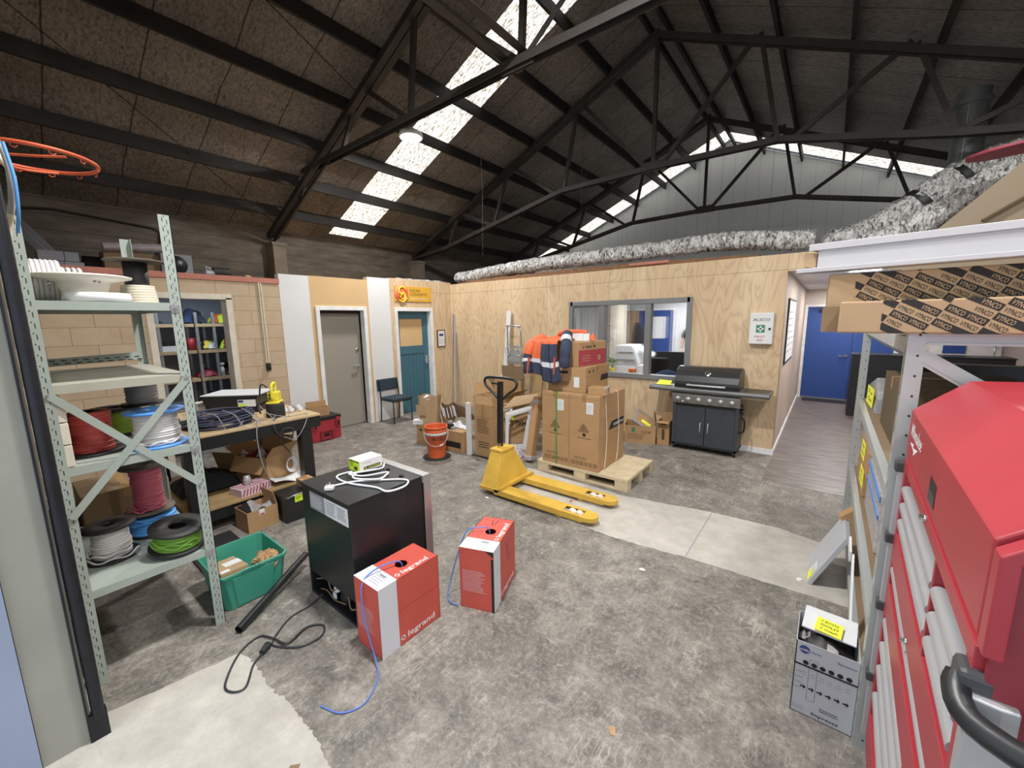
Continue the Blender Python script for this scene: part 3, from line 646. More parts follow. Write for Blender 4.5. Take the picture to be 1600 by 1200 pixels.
# hoop, hoses
t=thing('basketball_hoop','orange steel basketball hoop rim fixed high on the front wall above the shelving','basketball hoop',(-3.08,.23,2.65))
cx,cy,cz,r=-3.08,.245,2.65,.218
B().tube([(cx+r*math.cos(a),cy+r*math.sin(a),cz) for a in [k*2*math.pi/40 for k in range(40)]],.009,10,closed=True).build('rim','hoop_orange',t)
b=B()
for s in (-1,1): b.tube([(cx+s*.06,.09,cz-.03),(cx+s*.09,cy-.1,cz-.032),(cx+s*.14,cy-.02,cz-.03),(cx+s*.17,cy+.09,cz-.012)],.006,8,sm=5)
b.box(cx-.09,cx+.09,.09,.1,cz-.1,cz+.02); b.build('rim_bracket','hoop_orange',t)
for k in range(12):
    a=k*math.pi/6+.2; p=Vector((cx+r*math.cos(a),cy+r*math.sin(a),cz)); tn=Vector((-math.sin(a),math.cos(a),0))
    B().tube([p+tn*-.012+Vector((0,0,-.006)),p+tn*-.01+Vector((0,0,-.022)),p+tn*.004+Vector((0,0,-.026)),p+tn*.012+Vector((0,0,-.016))],.0022,5).build('net_hook','hoop_orange',t)
wire('hose',[(-2.72,.1,2.58),(-2.66,.12,2.52),(-2.6,.14,2.44),(-2.62,.13,2.36),(-2.7,.115,2.28),(-2.72,.1,2.2)],'beige looped cable hanging beside the black steel post','cable',.011,'cable_cream',6)
wire('hose',[(-2.64,.11,2.62),(-2.58,.13,2.5),(-2.58,.13,2.4),(-2.64,.12,2.3)],'grey cable hanging in a loop beside the black steel post','cable',.009,'cable_grey',6)
wire('blue_cable',[(-2.56,.13,2.55),(-2.53,.14,2.42),(-2.54,.135,2.3),(-2.58,.125,2.22)],'pale blue cable hanging beside the black steel post','cable',.006,'cable_blue',6)
# conduit on the wall, switch
t=thing('conduit','grey conduit dropping down the block wall to a small tap box','conduit',(XL,2.4,1.4))
b=B(); b.tube([(XL+.012,2.475,2.43),(XL+.012,2.475,1.27)],.011,8); b.tube([(XL+.012,2.505,2.43),(XL+.012,2.505,1.27)],.009,8); b.build('pipe','cable_cream',t)
b=B(); b.box(XL,XL+.04,2.46,2.52,1.16,1.27); b.cyl((XL+.04,2.49,1.22),(XL+.075,2.49,1.22),.02,n=10); b.build('switch_box','steel_dark',t,bev=.003)
t=thing('wall_conduit','thin pipe running along the top of the outer wall above the store room','pipe',(-8.95,.6,3.4))
B().tube([(-8.97,.3,3.45),(-8.97,.8,3.52),(-8.97,1.9,3.43),(-8.97,1.98,3.38),(-8.97,1.96,3.1),(-8.96,1.75,2.78),(-8.96,1.9,2.5)],.014,8).build('pipe','steel_dark',t)
# ================================================================ WORKBENCH AND ITEMS
BX0,BX1,BY0,BY1=-5.5,-4.19,.82,2.05
t=thing('workbench','long workbench with black frame, pale timber top and lower shelf','workbench',((BX0+BX1)/2,1.1,0))
B().box(BX0,BX1,BY0,BY1,.878,.9).build('bench_top','bench_wood',t,bev=.003)
b=B(); b.box(BX1-.05,BX1-.004,BY0,BY1-.004,.765,.878); b.box(BX0+.01,BX1-.05,BY1-.05,BY1-.004,.765,.878); b.box(BX0+.01,BX0+.05,BY0,BY1-.05,.765,.878); b.build('apron','black_satin',t,bev=.002)
for x,y in ((BX1-.12,BY1-.21),(BX0+.05,BY1-.21),(BX1-.12,BY0+.05),(BX0+.05,BY0+.05)): B().box(x,x+.11,y,y+.11,0,.765).build('leg','black_satin',t,bev=.003)
B().box(BX0+.06,BX1-.02,BY0+.02,1.98,.205,.225).build('lower_shelf','bench_wood_worn',t)
b=B(); b.box(BX1-.06,BX1-.03,BY0+.1,1.98,.1,.205); b.build('shelf_rail','black_satin',t)
# power supply style flat case on the bench
t=thing('grey_case','flat grey equipment case with white lid on the workbench','equipment case',(-5.1,1.6,.9))
M=Matrix.Translation((-5.13,1.63,.9))@Matrix.Rotation(rad(44),4,'Z')
b=B(M); b.box(-.26,.26,-.17,.17,.0,.06); b.build('foot','black',t)
b=B(M); b.poly([(-.24,-.2,.06),(.24,-.2,.06),(.29,-.2,.19),(-.29,-.2,.19)],(0,.4,0)); b.build('case_body','black_plastic',t,bev=.003)
b=B(M); b.box(-.29,.29,-.2,.2,.1905,.2); b.build('lid','office_white',t)
b=B(M); b.quad((.08,-.2015,.07),(.18,0,0),(0,0,.075),0); b.quad((.085,-.2025,.075),(.07,0,0),(0,0,.025),1); b.quad((.085,-.2025,.115),(.05,0,0),(0,0,.025),2); b.build('rating_label',['paper','note_green','blue_print'],t)
# coil of black cable on the bench
t=thing('cable_coil','big loose coil of dark navy solar cable lying on the workbench','cable coil',(-4.45,1.28,.9))
rr=random.Random(11)
for k in range(22):
    a0=rr.uniform(0,6); ra=.21+rr.uniform(-.05,.04); rb=.24+rr.uniform(-.05,.03); zc=.91+.006*k*rr.uniform(.7,1.1); 
    B().tube([(-4.46+ra*.8*math.cos(a),1.25+rb*math.sin(a),zc+.012*math.sin(2*a+a0)) for a in [j*2*math.pi/28 for j in range(28)]],.0075,6,closed=True).build('cable_turn','cable_navy',t)
wire('loose_cable',[(-4.3,1.5,.95),(-4.19,1.45,.92),(-4.16,1.42,.8),(-4.17,1.44,.55),(-4.2,1.5,.35),(-4.23,1.52,.26)],'thin grey cable dropping from the bench edge to the lower shelf','cable',.005,'cable_grey',6)
wire('loose_cable',[(-4.35,1.7,.93),(-4.25,1.62,.91),(-4.17,1.58,.85),(-4.15,1.63,.75),(-4.17,1.72,.72),(-4.16,1.75,.8),(-4.16,1.66,.82),(-4.17,1.62,.72),(-4.2,1.7,.58),(-4.3,1.75,.52)],'black cable looping over the bench edge below the yellow pump','cable',.006,'cable_black',6)
wire('loose_cable',[(-4.4,1.62,.95),(-4.3,1.75,.91),(-4.27,1.9,.91),(-4.22,1.93,.91),(-4.15,1.85,.8),(-4.14,1.75,.7),(-4.16,1.66,.74)],'thin grey cable looping off the bench beside the white fittings','cable',.004,'cable_grey',6)
for k in range(4):
    y=1.1+.14*k
    wire('loose_cable',[(-4.42+.04*k,y,1.06),(-4.24,y+.05,1.04-.02*k),(-4.205,y+.1,.91),(-4.23,y+.2,.907),(-4.27,y+.26,.95)],'thin grey strand trailing over the dark cable coil, %s from the shelving'%ORD[k],'cable',.0035,'print_grey',6)
# pump
t=thing('water_pump','yellow and black submersible pump with handle standing on the bench','pump',(-4.43,1.72,.9))
x,y,z=-4.44,1.715,.9
B().lathe([(0,0),(.085,0),(.088,.02),(.085,.12),(.075,.14),(0,.14)],24,0,(x,y,z)).build('pump_body','black_rubber',t)
b=B(); M=Matrix.Translation((x,y,z))@Matrix.Rotation(rad(-40),4,'Z'); b=B(M); b.box(-.08,.08,-.06,.06,.14,.165); b.box(-.06,.05,-.05,.05,.165,.26); b.build('motor_housing','yellow',t,bev=.012)
b=B(M); b.tube([(-.045,0,.25),(-.05,0,.33),(-.02,0,.345),(.04,0,.335),(.06,0,.3),(.062,0,.2)],.015,8,sm=4); b.build('handle','yellow',t)
b=B(M); b.text('PUMP',(-.04,-.0515,.22),(1,0,0),(0,0,1),.018,0); b.cyl((.05,-.02,.2),(.085,-.02,.2),.008,mi=0); b.cyl((.05,-.02,.24),(.08,-.02,.24),.008,mi=0); b.build('switch','black',t)
b=B(); b.tube([(x-.06,y-.03,z+.3),(x-.09,y-.08,z+.33),(x-.1,y-.1,z+.2),(x-.06,y-.13,z+.1),(x+.02,y-.15,z+.06)],.008,8,sm=5); b.build('power_lead','cable_black',t)
rr=random.Random(3)
for k in range(4):
    px,py=-4.55+.04*(k%2),1.84+.045*k
    t=thing('pipe_fitting','white plastic pipe fitting beside the pump, %s along from the pump'%ORD[k],'fitting',(px,py,.9),0,'white fittings on the bench')
    b=B(); b.cyl((px-.03,py,.93),(px+.03,py+.01,.93),.022,n=14); b.cyl((px,py,.905),(px,py,.965),.018,n=14); b.build('elbow','white_plastic' if k!=2 else 'cable_grey',t)
t=thing('clear_jar','small clear plastic tub at the back of the bench behind the shelving post','tub',(-5.35,1.3,.9)); b=B(); b.box(-5.4,-5.3,1.25,1.36,.9,1.0); b.build('tub','clear_wrap',t,bev=.01); B().box(-5.405,-5.295,1.245,1.365,1.0,1.012).build('lid','offwhite',t,bev=.004)
t=spool('cable_spool','small dark red reel on the bench behind the shelving',-5.1,.95,.9,.12,.04,.12,'cable_red',rw=.075,turns=9)
t=thing('tray','flat black tray with pliers on the bench behind the shelving','tray',(-4.7,.75,.9)); B().lathe([(0,0),(.17,0),(.18,.03),(.17,.03),(.165,.006),(0,.006)],30,0,(-4.7,1.03,.9005)).build('tray_dish','black',t)
b=B(); b.tube([(-4.72,1.0,.917),(-4.66,1.08,.95),(-4.62,1.14,.99)],.007,6,sm=3); b.tube([(-4.70,1.0,.917),(-4.66,1.08,.96),(-4.66,1.15,.99)],.007,6,sm=3); b.build('pliers','steel_dark',t)
# lower shelf
t=carton('carton','open brown carton full of offcuts on the bench lower shelf by the leg',-4.66,1.64,.2265,.42,.32,.26,rad(20),'kraft',(150,15,60,40),cat='cardboard box',th=.006)
b=B(t.matrix_basis); rr=random.Random(5)
b.grid(lambda u,v:(-.2+.4*u,-.15+.3*v,.2+.09*math.sin(u*7+v*5)*math.sin(v*6)+rr.uniform(0,.03)),10,8,lambda u,v:(0 if (int(u*5)+int(v*4))%3 else 1)); b.build('offcuts',['maroon','paper'],t)
t=thing('carton_sheet','flattened brown carton lying behind the box on the lower shelf','cardboard sheet',(-5,1.3,.23)); B().poly([(-4.85,1.55,.228),(-4.72,1.5,.50),(-5.1,1.3,.5),(-5.2,1.38,.228)],(.006,-.006,0)).build('sheet','kraft_dark',t)
t=thing('tool_bag','soft black bag slumped on the bench lower shelf','bag',(-4.8,1.0,.225)); b=B()
b.grid(lambda u,v:(-5.1+.5*u,.9+.5*v,.243+.155*(math.sin(u*3.14)*math.sin(v*3.14))**.5+.015*math.sin(u*19)*math.sin(v*15)),16,16); b.build('bag_body','cloth_black',t)
b=B(); b.tube([(-5.0,1.05,.36),(-4.95,1.08,.46),(-4.8,1.12,.47),(-4.73,1.15,.37)],.014,8,sm=5); b.build('bag_strap','black',t)
t=thing('patterned_box','small pink and white striped box on the front of the bench lower shelf','box',(-4.35,1.38,.225),rad(12)); b=B(t.matrix_basis); b.box(-.09,.09,-.14,.14,0,.075); b.build('box_body','tartan',t)
b=B(t.matrix_basis)
for i in range(9): b.face([(.0905,-.13+i*.03,.005),(.0905,-.118+i*.03,.005),(.0905,-.1+i*.03,.07),(.0905,-.112+i*.03,.07)]); b.face([(-.085,-.13+i*.03,.0757),(-.085,-.118+i*.03,.0757),(.085,-.1+i*.03,.0757),(.085,-.112+i*.03,.0757)])
b.build('stripe','maroon',t)
t=thing('paper_sheaf','sheaf of white paper in a clear sleeve on the lower shelf edge','papers',(-4.32,1.72,.225)); b=B(); b.grid(lambda u,v:(-4.45+.22*v,1.56+.36*u,.235+.05*(2*u-1)**2+.03*v*math.sin(u*6)),12,6); b.build('sheets','paper',t,solid=.004)
t=thing('glass_jar','small clear glass jar on the pink striped box','jar',(-4.36,1.36,.3)); B().lathe([(0,0),(.03,0),(.034,.02),(.034,.06),(.025,.07),(.026,.085),(0,.086)],16,0,(-4.36,1.36,.3015)).build('jar_body','bubble',t)
t=thing('white_hose_coil','coil of white hose hanging beside the carton under the bench','hose coil',(-4.45,1.84,.3))
for k in range(3): B().tube([(-4.46-.02*k,1.83+.055*math.cos(a)*(1-.15*k),.34+.08*math.sin(a)*(1-.12*k)) for a in [j*math.pi/10 for j in range(20)]],.008,6,closed=True).build('hose_turn','white_plastic',t)
# floor under bench
t=carton('carton','open brown carton with clear bags on the floor in front of the bench',-4.05,1.31,0,.245,.26,.19,rad(4),'kraft',(None,-12,None,None),th=.005)
b=B(t.matrix_basis); rr=random.Random(8); b.grid(lambda u,v:(-.11+.22*u,-.12+.24*v,.15+.05*math.sin(u*6+v*4)+rr.uniform(-.01,.02)),8,8,lambda u,v:0 if v>.4 else 1); b.build('plastic_bags',['bubble','black'],t)
prints(t,lambda b:(b.quad((.1232,-.03,.135),(0,.045,0),(0,0,.055),0),b.quad((.1237,-.025,.137),(0,.035,0),(0,0,.014),1)),['paper','aid_red'],'paper_label')
t=thing('black_tub','black plastic tub on the floor behind the fridge with a green note on it','tub',(-3.92,1.62,0)); b=B(); b.box(-4.1,-3.83,1.47,1.78,0,.25); b.build('tub_body','black_plastic',t,bev=.01); b=B(); b.tube([(-3.83,1.5,.24),(-3.81,1.55,.262),(-3.81,1.65,.262),(-3.83,1.72,.24)],.005,6,sm=4); b.build('handle','alu',t)
note('sticky_note','lime green sticky note on the black tub behind the fridge',(-3.826,1.56,.185),(0,.075,0),(0,0,.062),None,'note_green')
carton('carton','small brown carton on top of the black tub behind the fridge',-3.98,1.74,.262,.14,.12,.07,0,'kraft')
t=thing('dark_mat','dark grey flat mat on the floor beneath the bench by the green bin','mat',(-3.75,.95,0)); B().box(-4.1,-3.5,.75,1.1,0,.02).build('mat','black_rubber',t)
# red modular toolbox with an open carton on it
t=thing('red_toolbox','red modular toolbox with black lid on the floor beyond the workbench','toolbox',(-6.35,3.08,0),0); 
b=B(); b.box(-6.52,-6.15,2.84,3.33,.0,.33); b.build('toolbox_body','tool_red',t,bev=.015)
b=B(); b.box(-6.53,-6.14,2.83,3.34,.33,.385); b.build('lid','black_plastic',t,bev=.008)
for y in (2.87,3.24): 
    b=B(); b.box(-6.152,-6.12,y,y+.07,.2,.35); b.box(-6.125,-6.118,y+.015,y+.055,.22,.3,1); b.build('latch',['tool_red','black'],t,bev=.004)
b=B(); b.box(-6.152,-6.125,2.98,3.19,.02,.05); b.box(-6.152,-6.125,2.98,3.01,.05,.15); b.box(-6.152,-6.125,3.16,3.19,.05,.15); b.box(-6.152,-6.125,2.98,3.19,.15,.17); b.box(-6.149,-6.145,3.04,3.13,.07,.12,1); b.build('front_handle',['tool_red_dark','black'],t,bev=.004)
prints(t,lambda b:(b.text('Milwaukee',(-6.148,3.0,.235),(0,1,0),(0,0,1),.03,0,.17,.3),b.face([(-6.148,3.01,.225),(-6.148,3.1,.232),(-6.148,3.1,.224),(-6.148,3.16,.23),(-6.148,3.07,.212),(-6.148,3.07,.22)],0)),['print_white'],'lettering')
t=carton('carton','shallow open brown carton on top of the red toolbox',-6.33,3.06,.386,.16,.3,.14,rad(-12),'kraft',(None,None,8,None))
# ================================================================ FRIDGE, CABLE BOXES, FLOOR ITEMS
FX0,FX1,FY0,FY1,FH=-2.70,-2.11,1.14,1.74,.807
t=thing('bar_fridge','black bench fridge with steel edged door and a white lead on top','fridge',((FX0+FX1)/2,(FY0+FY1)/2,0))
b=B(); b.box(FX0,FX1,FY0+.01,1.69,.17,FH-.015); b.box(FX0,FX1,FY0+.2,1.69,.015,.17); b.box(FX0,FX0+.02,FY0+.01,FY0+.2,.015,.17); b.box(FX1-.02,FX1,FY0+.01,FY0+.2,.015,.17); b.box(FX0,FX1,FY0+.01,FY0+.2,.0,.02); b.build('cabinet','black_satin',t,bev=.004)
B().box(FX0-.002,FX1+.002,FY0,1.68,FH-.015,FH).build('top_panel','black_satin',t,bev=.003)
b=B(); b.box(FX0-.005,FX1+.012,1.695,1.745,.04,FH-.03); b.build('door','steel_dark',t,bev=.004)
b=B(); b.box(FX0-.005,FX1+.014,1.682,1.75,FH-.045,FH+.004); b.box(FX1+.002,FX1+.014,1.69,1.75,.04,FH-.04); b.build('door_trim','alu',t,bev=.004)
for x,y in ((FX0+.05,FY0+.25),(FX1-.05,FY0+.25),(FX0+.05,1.62),(FX1-.05,1.62)): B().cyl((x,y,0),(x,y,.02),.02,n=10).build('foot','black_rubber',t)
b=B(); b.lathe([(0,0),(.055,0),(.06,.05),(.05,.1),(0,.115)],18,0,(-2.35,1.24,.022)); b.build('compressor','black',t)
b=B(); b.tube([(-2.67,1.18,.09),(-2.55,1.19,.13),(-2.45,1.17,.1),(-2.4,1.2,.13)],.005,6,sm=5); b.tube([(-2.3,1.2,.12),(-2.22,1.17,.07),(-2.15,1.19,.11),(-2.2,1.2,.14)],.005,6,sm=5); b.tube([(-2.6,1.17,.05),(-2.5,1.165,.08),(-2.42,1.17,.045),(-2.3,1.18,.06)],.004,6,sm=5); b.build('copper_pipe','kraft_dark',t)
b=B(); b.cyl((-2.43,1.2,.09),(-2.43,1.2,.17),.022,n=12); b.box(-2.452,-2.41,1.175,1.18,.05,.085,0); b.build('capacitor','paper',t)
b=B(); y=FY0+.009
b.quad((-2.59,y,.655),(.46,0,0),(0,0,.115),0); b.quad((-2.59,y-.0006,.655),(.19,0,0),(0,0,.115),2)
rows(b,(-2.38,y-.0012,.67),(1,0,0),(0,0,1),.11,.09,6,1,2,.4); rows(b,(-2.25,y-.0012,.675),(1,0,0),(0,0,1),.1,.08,6,1,5,.4); rows(b,(-2.58,y-.0012,.67),(1,0,0),(0,0,1),.16,.085,9,3,7,.45)
b.build('rating_label',['paper','print_grey','print_grey','paper'],t)
b=B(); b.lathe([(0,.0),(.016,0),(.012,.012),(0,.014)],12,0,(-2.22,1.6,FH)); b.lathe([(0,.0),(.016,0),(.012,.012),(0,.014)],12,0,(-2.4,1.62,FH)); b.build('screw_cap','black',t)
# lamp carton
t=thing('lamp_box','white and yellow lamp box on top of the black fridge','box',(-2.535,1.51,FH))
M=Matrix.Translation((-2.53,1.53,FH))@Matrix.Rotation(rad(1),4,'Z'); b=B(M); b.box(-.065,.065,-.09,.09,.018,.098,0); b.box(-.065,.065,-.09,.09,0,.018,1); b.build('box_body',['print_white','print_black'],t)
b=B(M); y=-.0905; b.quad((-.065,y,.018),(.13,0,0),(0,0,.08),0); rows(b,(-.05,y-.0005,.05),(1,0,0),(0,0,1),.05,.035,4,1,3,.4); b.quad((.0,y-.0005,.03),(.04,0,0),(0,0,.025),1); b.quad((-.06,y-.0004,.085),(.12,0,0),(0,0,.008),1)
x=.0655; b.quad((x,-.06,.03),(0,.135,0),(0,0,.02),2); b.text('AL LIGHTING',(x+.0006,-.055,.034),(0,1,0),(0,0,1),.011,3,.125); b.text('1 2 3 4',(x,-.07,.07),(0,1,0),(0,0,1),.012,4,.07); b.text('lighting',(x,-.02,.022),(0,1,0),(0,0,1),.005,4,.05)
b.build('printing',['note_green','print_brown','print_black','yellow','print_grey'],t)
# white power lead on the fridge
t=thing('power_lead','white power lead with three pin plug coiled loosely on the fridge','power lead',(-2.3,1.35,FH))
Z=FH+.008
pts=[(-2.43,1.22),(-2.38,1.35),(-2.25,1.48),(-2.125,1.57),(-2.05,1.50),(-2.07,1.386),(-2.187,1.376),(-2.39,1.31),(-2.55,1.32),(-2.57,1.40),(-2.52,1.515),(-2.47,1.40),(-2.40,1.37),(-2.27,1.45),(-2.29,1.53),(-2.33,1.56),(-2.42,1.44),(-2.50,1.38),(-2.46,1.455),(-2.41,1.575),(-2.47,1.64)]
B().tube([(x,y,Z+(.009 if 10<i<16 else (.016 if i>16 else 0))) for i,(x,y) in enumerate(pts)],.0062,8,sm=6).build('flex','white_plastic',t)
b=B(); M=Matrix.Translation((-2.4,1.19,FH))@Matrix.Rotation(rad(45),4,'Z'); b=B(M); b.box(-.028,.028,-.022,.022,.002,.03); b.build('plug','white_plastic',t,bev=.008)
b=B(M); b.box(-.012,-.008,-.012,-.004,.03,.046); b.box(.008,.012,-.012,-.004,.03,.046); b.box(-.003,.003,.006,.01,.03,.05); b.build('pin','galv',t)
# legrand boxes
def cable_box(label,loc,rz,group):
    t=thing('cable_box',label,'cable box',loc,rz,group); M=t.matrix_basis; w,l,h=.118,.213,.42
    b=B(M); b.box(-w,w,-l,-l+.003,0,h); b.box(-w,w,l-.003,l,0,h); b.box(-w,-w+.003,-l,l,0,h); b.box(w-.003,w,-l,l,0,h); b.box(-w,w,-l,l,0,.003)
    n=32; hc=(.01,.02); rr_=.037; out=[];inn=[]
    for i in range(n):
        a=2*math.pi*i/n; c,s=math.cos(a),math.sin(a); inn.append((hc[0]+rr_*c,hc[1]+rr_*s,h))
        k=min(((w-hc[0]) if c>0 else (w+hc[0]))/max(abs(c),1e-6),((l-hc[1]) if s>0 else (l+hc[1]))/max(abs(s),1e-6)); out.append((hc[0]+k*c,hc[1]+k*s,h))
    b.add(out+inn,[(i,(i+1)%n,(i+1)%n+n,i+n) for i in range(n)])
    cor=[(w,l),(-w,l),(-w,-l),(w,-l)]
    for cx,cy in cor:   # close the corners left by the fan
        near=sorted(range(n),key=lambda i:(out[i][0]-cx)**2+(out[i][1]-cy)**2)[:2]; b.face([out[near[0]],(cx,cy,h),out[near[1]]])
    b.build('box_body','box_red',t)
    b=B(M); e=.0008
    b.quad((w+e,-l,0),(0,.118,0),(0,0,h)); b.quad((-w,-l,h+e),(2*w,0,0),(0,.125,0)); b.quad((-w-e,-l,0),(0,.118,0),(0,0,h)); b.build('white_band','box_white',t)
    b=B(M); e=.0012; L=['legrand']
    b.text('legrand',(w+e,-.04,.03),(0,1,0),(0,0,1),.036,0,.205); 
    for q in ((0,0),): 
        o=Vector((w+e,-.085,.03)); b.quad(o,(0,.03,0),(0,0,.006));b.quad(o+Vector((0,0,.024)),(0,.03,0),(0,0,.006));b.quad(o,(0,.006,0),(0,0,.03));b.quad(o+Vector((0,.024,0)),(0,.006,0),(0,0,.03))
    b.build('side_lettering','print_white',t); b=B(M)
    b.text('legrand',(w-.02,-.035,h+e),(0,1,0),(-1,0,0),.034,0,.19)
    o=Vector((w-.02,-.075,h+e)); b.quad(o,(0,.028,0),(-.006,0,0));b.quad(o+Vector((-.022,0,0)),(0,.028,0),(-.006,0,0));b.quad(o,(0,.006,0),(-.028,0,0));b.quad(o+Vector((0,.022,0)),(0,.006,0),(-.028,0,0))
    b.build('top_lettering','print_white',t)
    b=B(M); e=.0008; rows(b,(-w+.02,-l-e,.12),(1,0,0),(0,0,1),.165,.15,15,0,4,.22); b.build('small_print','box_white',t)
    b=B(M); rows(b,(-.02,-l+.02,h+.0016),(1,0,0),(0,1,0),.1,.09,5,0,9,.2); b.quad((.0,-l+.09,h+.0016),(.05,0,0),(0,.012,0),0); b.build('print_panel','print_grey',t)
    b=B(M); b.box(w,w+.0007,-l,l,.222,.2235); b.build('crease','tool_red_dark',t)
    return t
t=cable_box('red and white cable box against the black fridge, blue cable down its front',(-1.912,1.312,0),rad(0),'red cable boxes')
t2=cable_box('red and white cable box standing alone on the floor, pen marks on its side',(-1.716,1.91,0),rad(19.5),'red cable boxes')
b=B(t2.matrix_basis); e=.002; b.bar((.1185,.02,.36),(.1185,.08,.2),.001,.006); b.bar((.1185,.09,.35),(.1185,.03,.26),.001,.005); b.build('pen_mark','blue_print',t2)
b=B(t2.matrix_basis); b.bar((-.01,.1,.4215),(-.03,.17,.4215),.004,.001); b.bar((.0,.12,.4215),(.01,.18,.4215),.003,.001); b.build('pen_mark','print_black',t2)
b=B(t2.matrix_basis); b.face([(.118,-.2145,.38),(.06,-.2145,.42),(.118,-.2145,.42)]); b.box(.1005,.1189,-.2142,-.2135,.0,.37); b.build('torn_edge','print_black',t2)
wire('blue_cable',[(-1.9,1.33,.3),(-1.9,1.33,.43),(-1.93,1.24,.45),(-1.95,1.14,.43),(-1.93,1.083,.38),(-1.9,1.075,.2),(-1.8,1.06,.04),(-1.72,1.02,.008),(-1.655,.93,.006),(-1.645,.86,.006),(-1.695,.79,.006),(-1.80,.755,.006)],'thin blue network cable running from the box by the fridge down onto the floor','cable',.0042,'cable_blue_thin',8)
wire('blue_cable',[(-1.72,1.94,.3),(-1.73,1.93,.435),(-1.78,1.88,.45),(-1.84,1.83,.43),(-1.872,1.78,.3),(-1.9,1.72,.1),(-1.88,1.67,.012),(-1.82,1.645,.008),(-1.765,1.655,.008)],'thin blue network cable hanging from the lone red box to the floor','cable',.0042,'cable_blue_thin',8)
t=thing('trailing_lead','black power cord with plug trailing on the floor from the back of the fridge','power cord',(-2.4,.8,0))
B().tube([(-2.56,1.16,.03),(-2.55,1.06,.008),(-2.54,.93,.006),(-2.43,.79,.006),(-2.36,.786,.006),(-2.25,.87,.006),(-2.235,.98,.006),(-2.31,1.03,.006),(-2.37,.96,.012),(-2.33,.83,.014),(-2.44,.795,.012),(-2.53,.75,.006),(-2.48,.63,.006),(-2.32,.515,.006),(-2.24,.515,.006),(-2.21,.57,.006),(-2.33,.65,.006),(-2.375,.715,.01)],.0058,8,sm=8).build('flex','cable_black',t)
b=B(); b.cyl((-2.37,.708,.018),(-2.395,.745,.02),.016,.02,n=12); b.cyl((-2.395,.745,.02),(-2.402,.755,.02),.021,n=12); b.build('plug','black_rubber',t)
# length of black pipe propped on the floor
t=thing('black_pipe','length of black pipe lying from the floor up against the back of the fridge','pipe',(-2.83,.97,.05)); b=B(); b.tube([(-2.66,.69,.026),(-3.02,1.27,.10)],.024,16,caps=False); b.tube([(-2.66,.69,.026),(-3.02,1.27,.10)],.02,16,caps=False); b.build('pipe_wall','black_plastic',t)
# green tub
t=thing('green_bin','green plastic storage tub with cardboard offcuts beside the shelving','storage tub',(-3.08,.88,0))
M=Matrix.Translation((-3.07,.885,0))
def bin_ring(z,k): 
    x0,x1,y0,y1=-.28*k,.17*k,-.2*k,.205*k; c=.03; 
    return [(x0+c,y0,z),(x1-c,y0,z),(x1,y0+c,z),(x1,y1-c,z),(x1-c,y1,z),(x0+c,y1,z),(x0,y1-c,z),(x0,y0+c,z)]
b=B(M); R=[bin_ring(0,.86),bin_ring(.235,1.0),bin_ring(.235,1.05),bin_ring(.255,1.06),bin_ring(.258,1.0),bin_ring(.01,.84)]
vs=[p for r in R for p in r]; b.add(vs,[(i*8+k,i*8+(k+1)%8,(i+1)*8+(k+1)%8,(i+1)*8+k) for i in range(5) for k in range(8)]+[tuple(range(7,-1,-1)),tuple(40+i for i in range(8))]); b.build('tub_body','bin_green',t,bev=.003)
b=B(M); b.poly([(.148,-.11,.01),(.148,.1,.01),(.172,.12,.225),(.172,-.13,.225)],(.006,0,0)); b.build('front_panel','bin_green',t,bev=.003)
b=B(M); 
for i in range(6): b.cyl((.178,-.07+.02*i,.246),(.184,-.07+.02*i,.262),.008,n=8)
b.build('grip','bin_green',t)
prints(t,lambda b:(b.text('FRUIT BOX',(-2.897,.84,.10),(0,1,0),(.12,0,1),.02,0,.1),b.face([(-2.891,.87,.15),(-2.891,.91,.15),(-2.889,.89,.18)],0)),['print_black'],'lettering')
t=thing('osb_offcut','piece of chipboard carton lying in the green tub','board offcut',(-3.12,.82,.2)); b=B(Matrix.Translation((-3.13,.80,.16))@Matrix.Rotation(rad(-10),4,'Y')); b.box(-.15,.15,-.08,.08,0,.05); b.build('board','kraft_light',t,bev=.003); b=B(Matrix.Translation((-3.13,.80,.16))@Matrix.Rotation(rad(-10),4,'Y')); b.quad((-.06,-.02,.051),(.1,0,0),(0,.1,0)); b.quad((.09,-.07,.051),(.05,0,0),(0,.05,0)); b.build('paper_label','paper',t)
t=thing('brown_paper','crumpled brown paper ball in the green tub','paper',(-2.98,1.0,.2)); rr=random.Random(2)
def ball(u,v):
    a=u*2*math.pi; p=v*math.pi; r=.075+.018*math.sin(5*a+3*p)*math.sin(p)+(.012*math.sin(9*a)*math.sin(4*p)); return (-2.985+r*math.cos(a)*math.sin(p)*1.1,.99+r*math.sin(a)*math.sin(p),.215+r*.75*math.cos(p))
B().grid(ball,24,12,0,False).build('paper_ball','kraft',t)
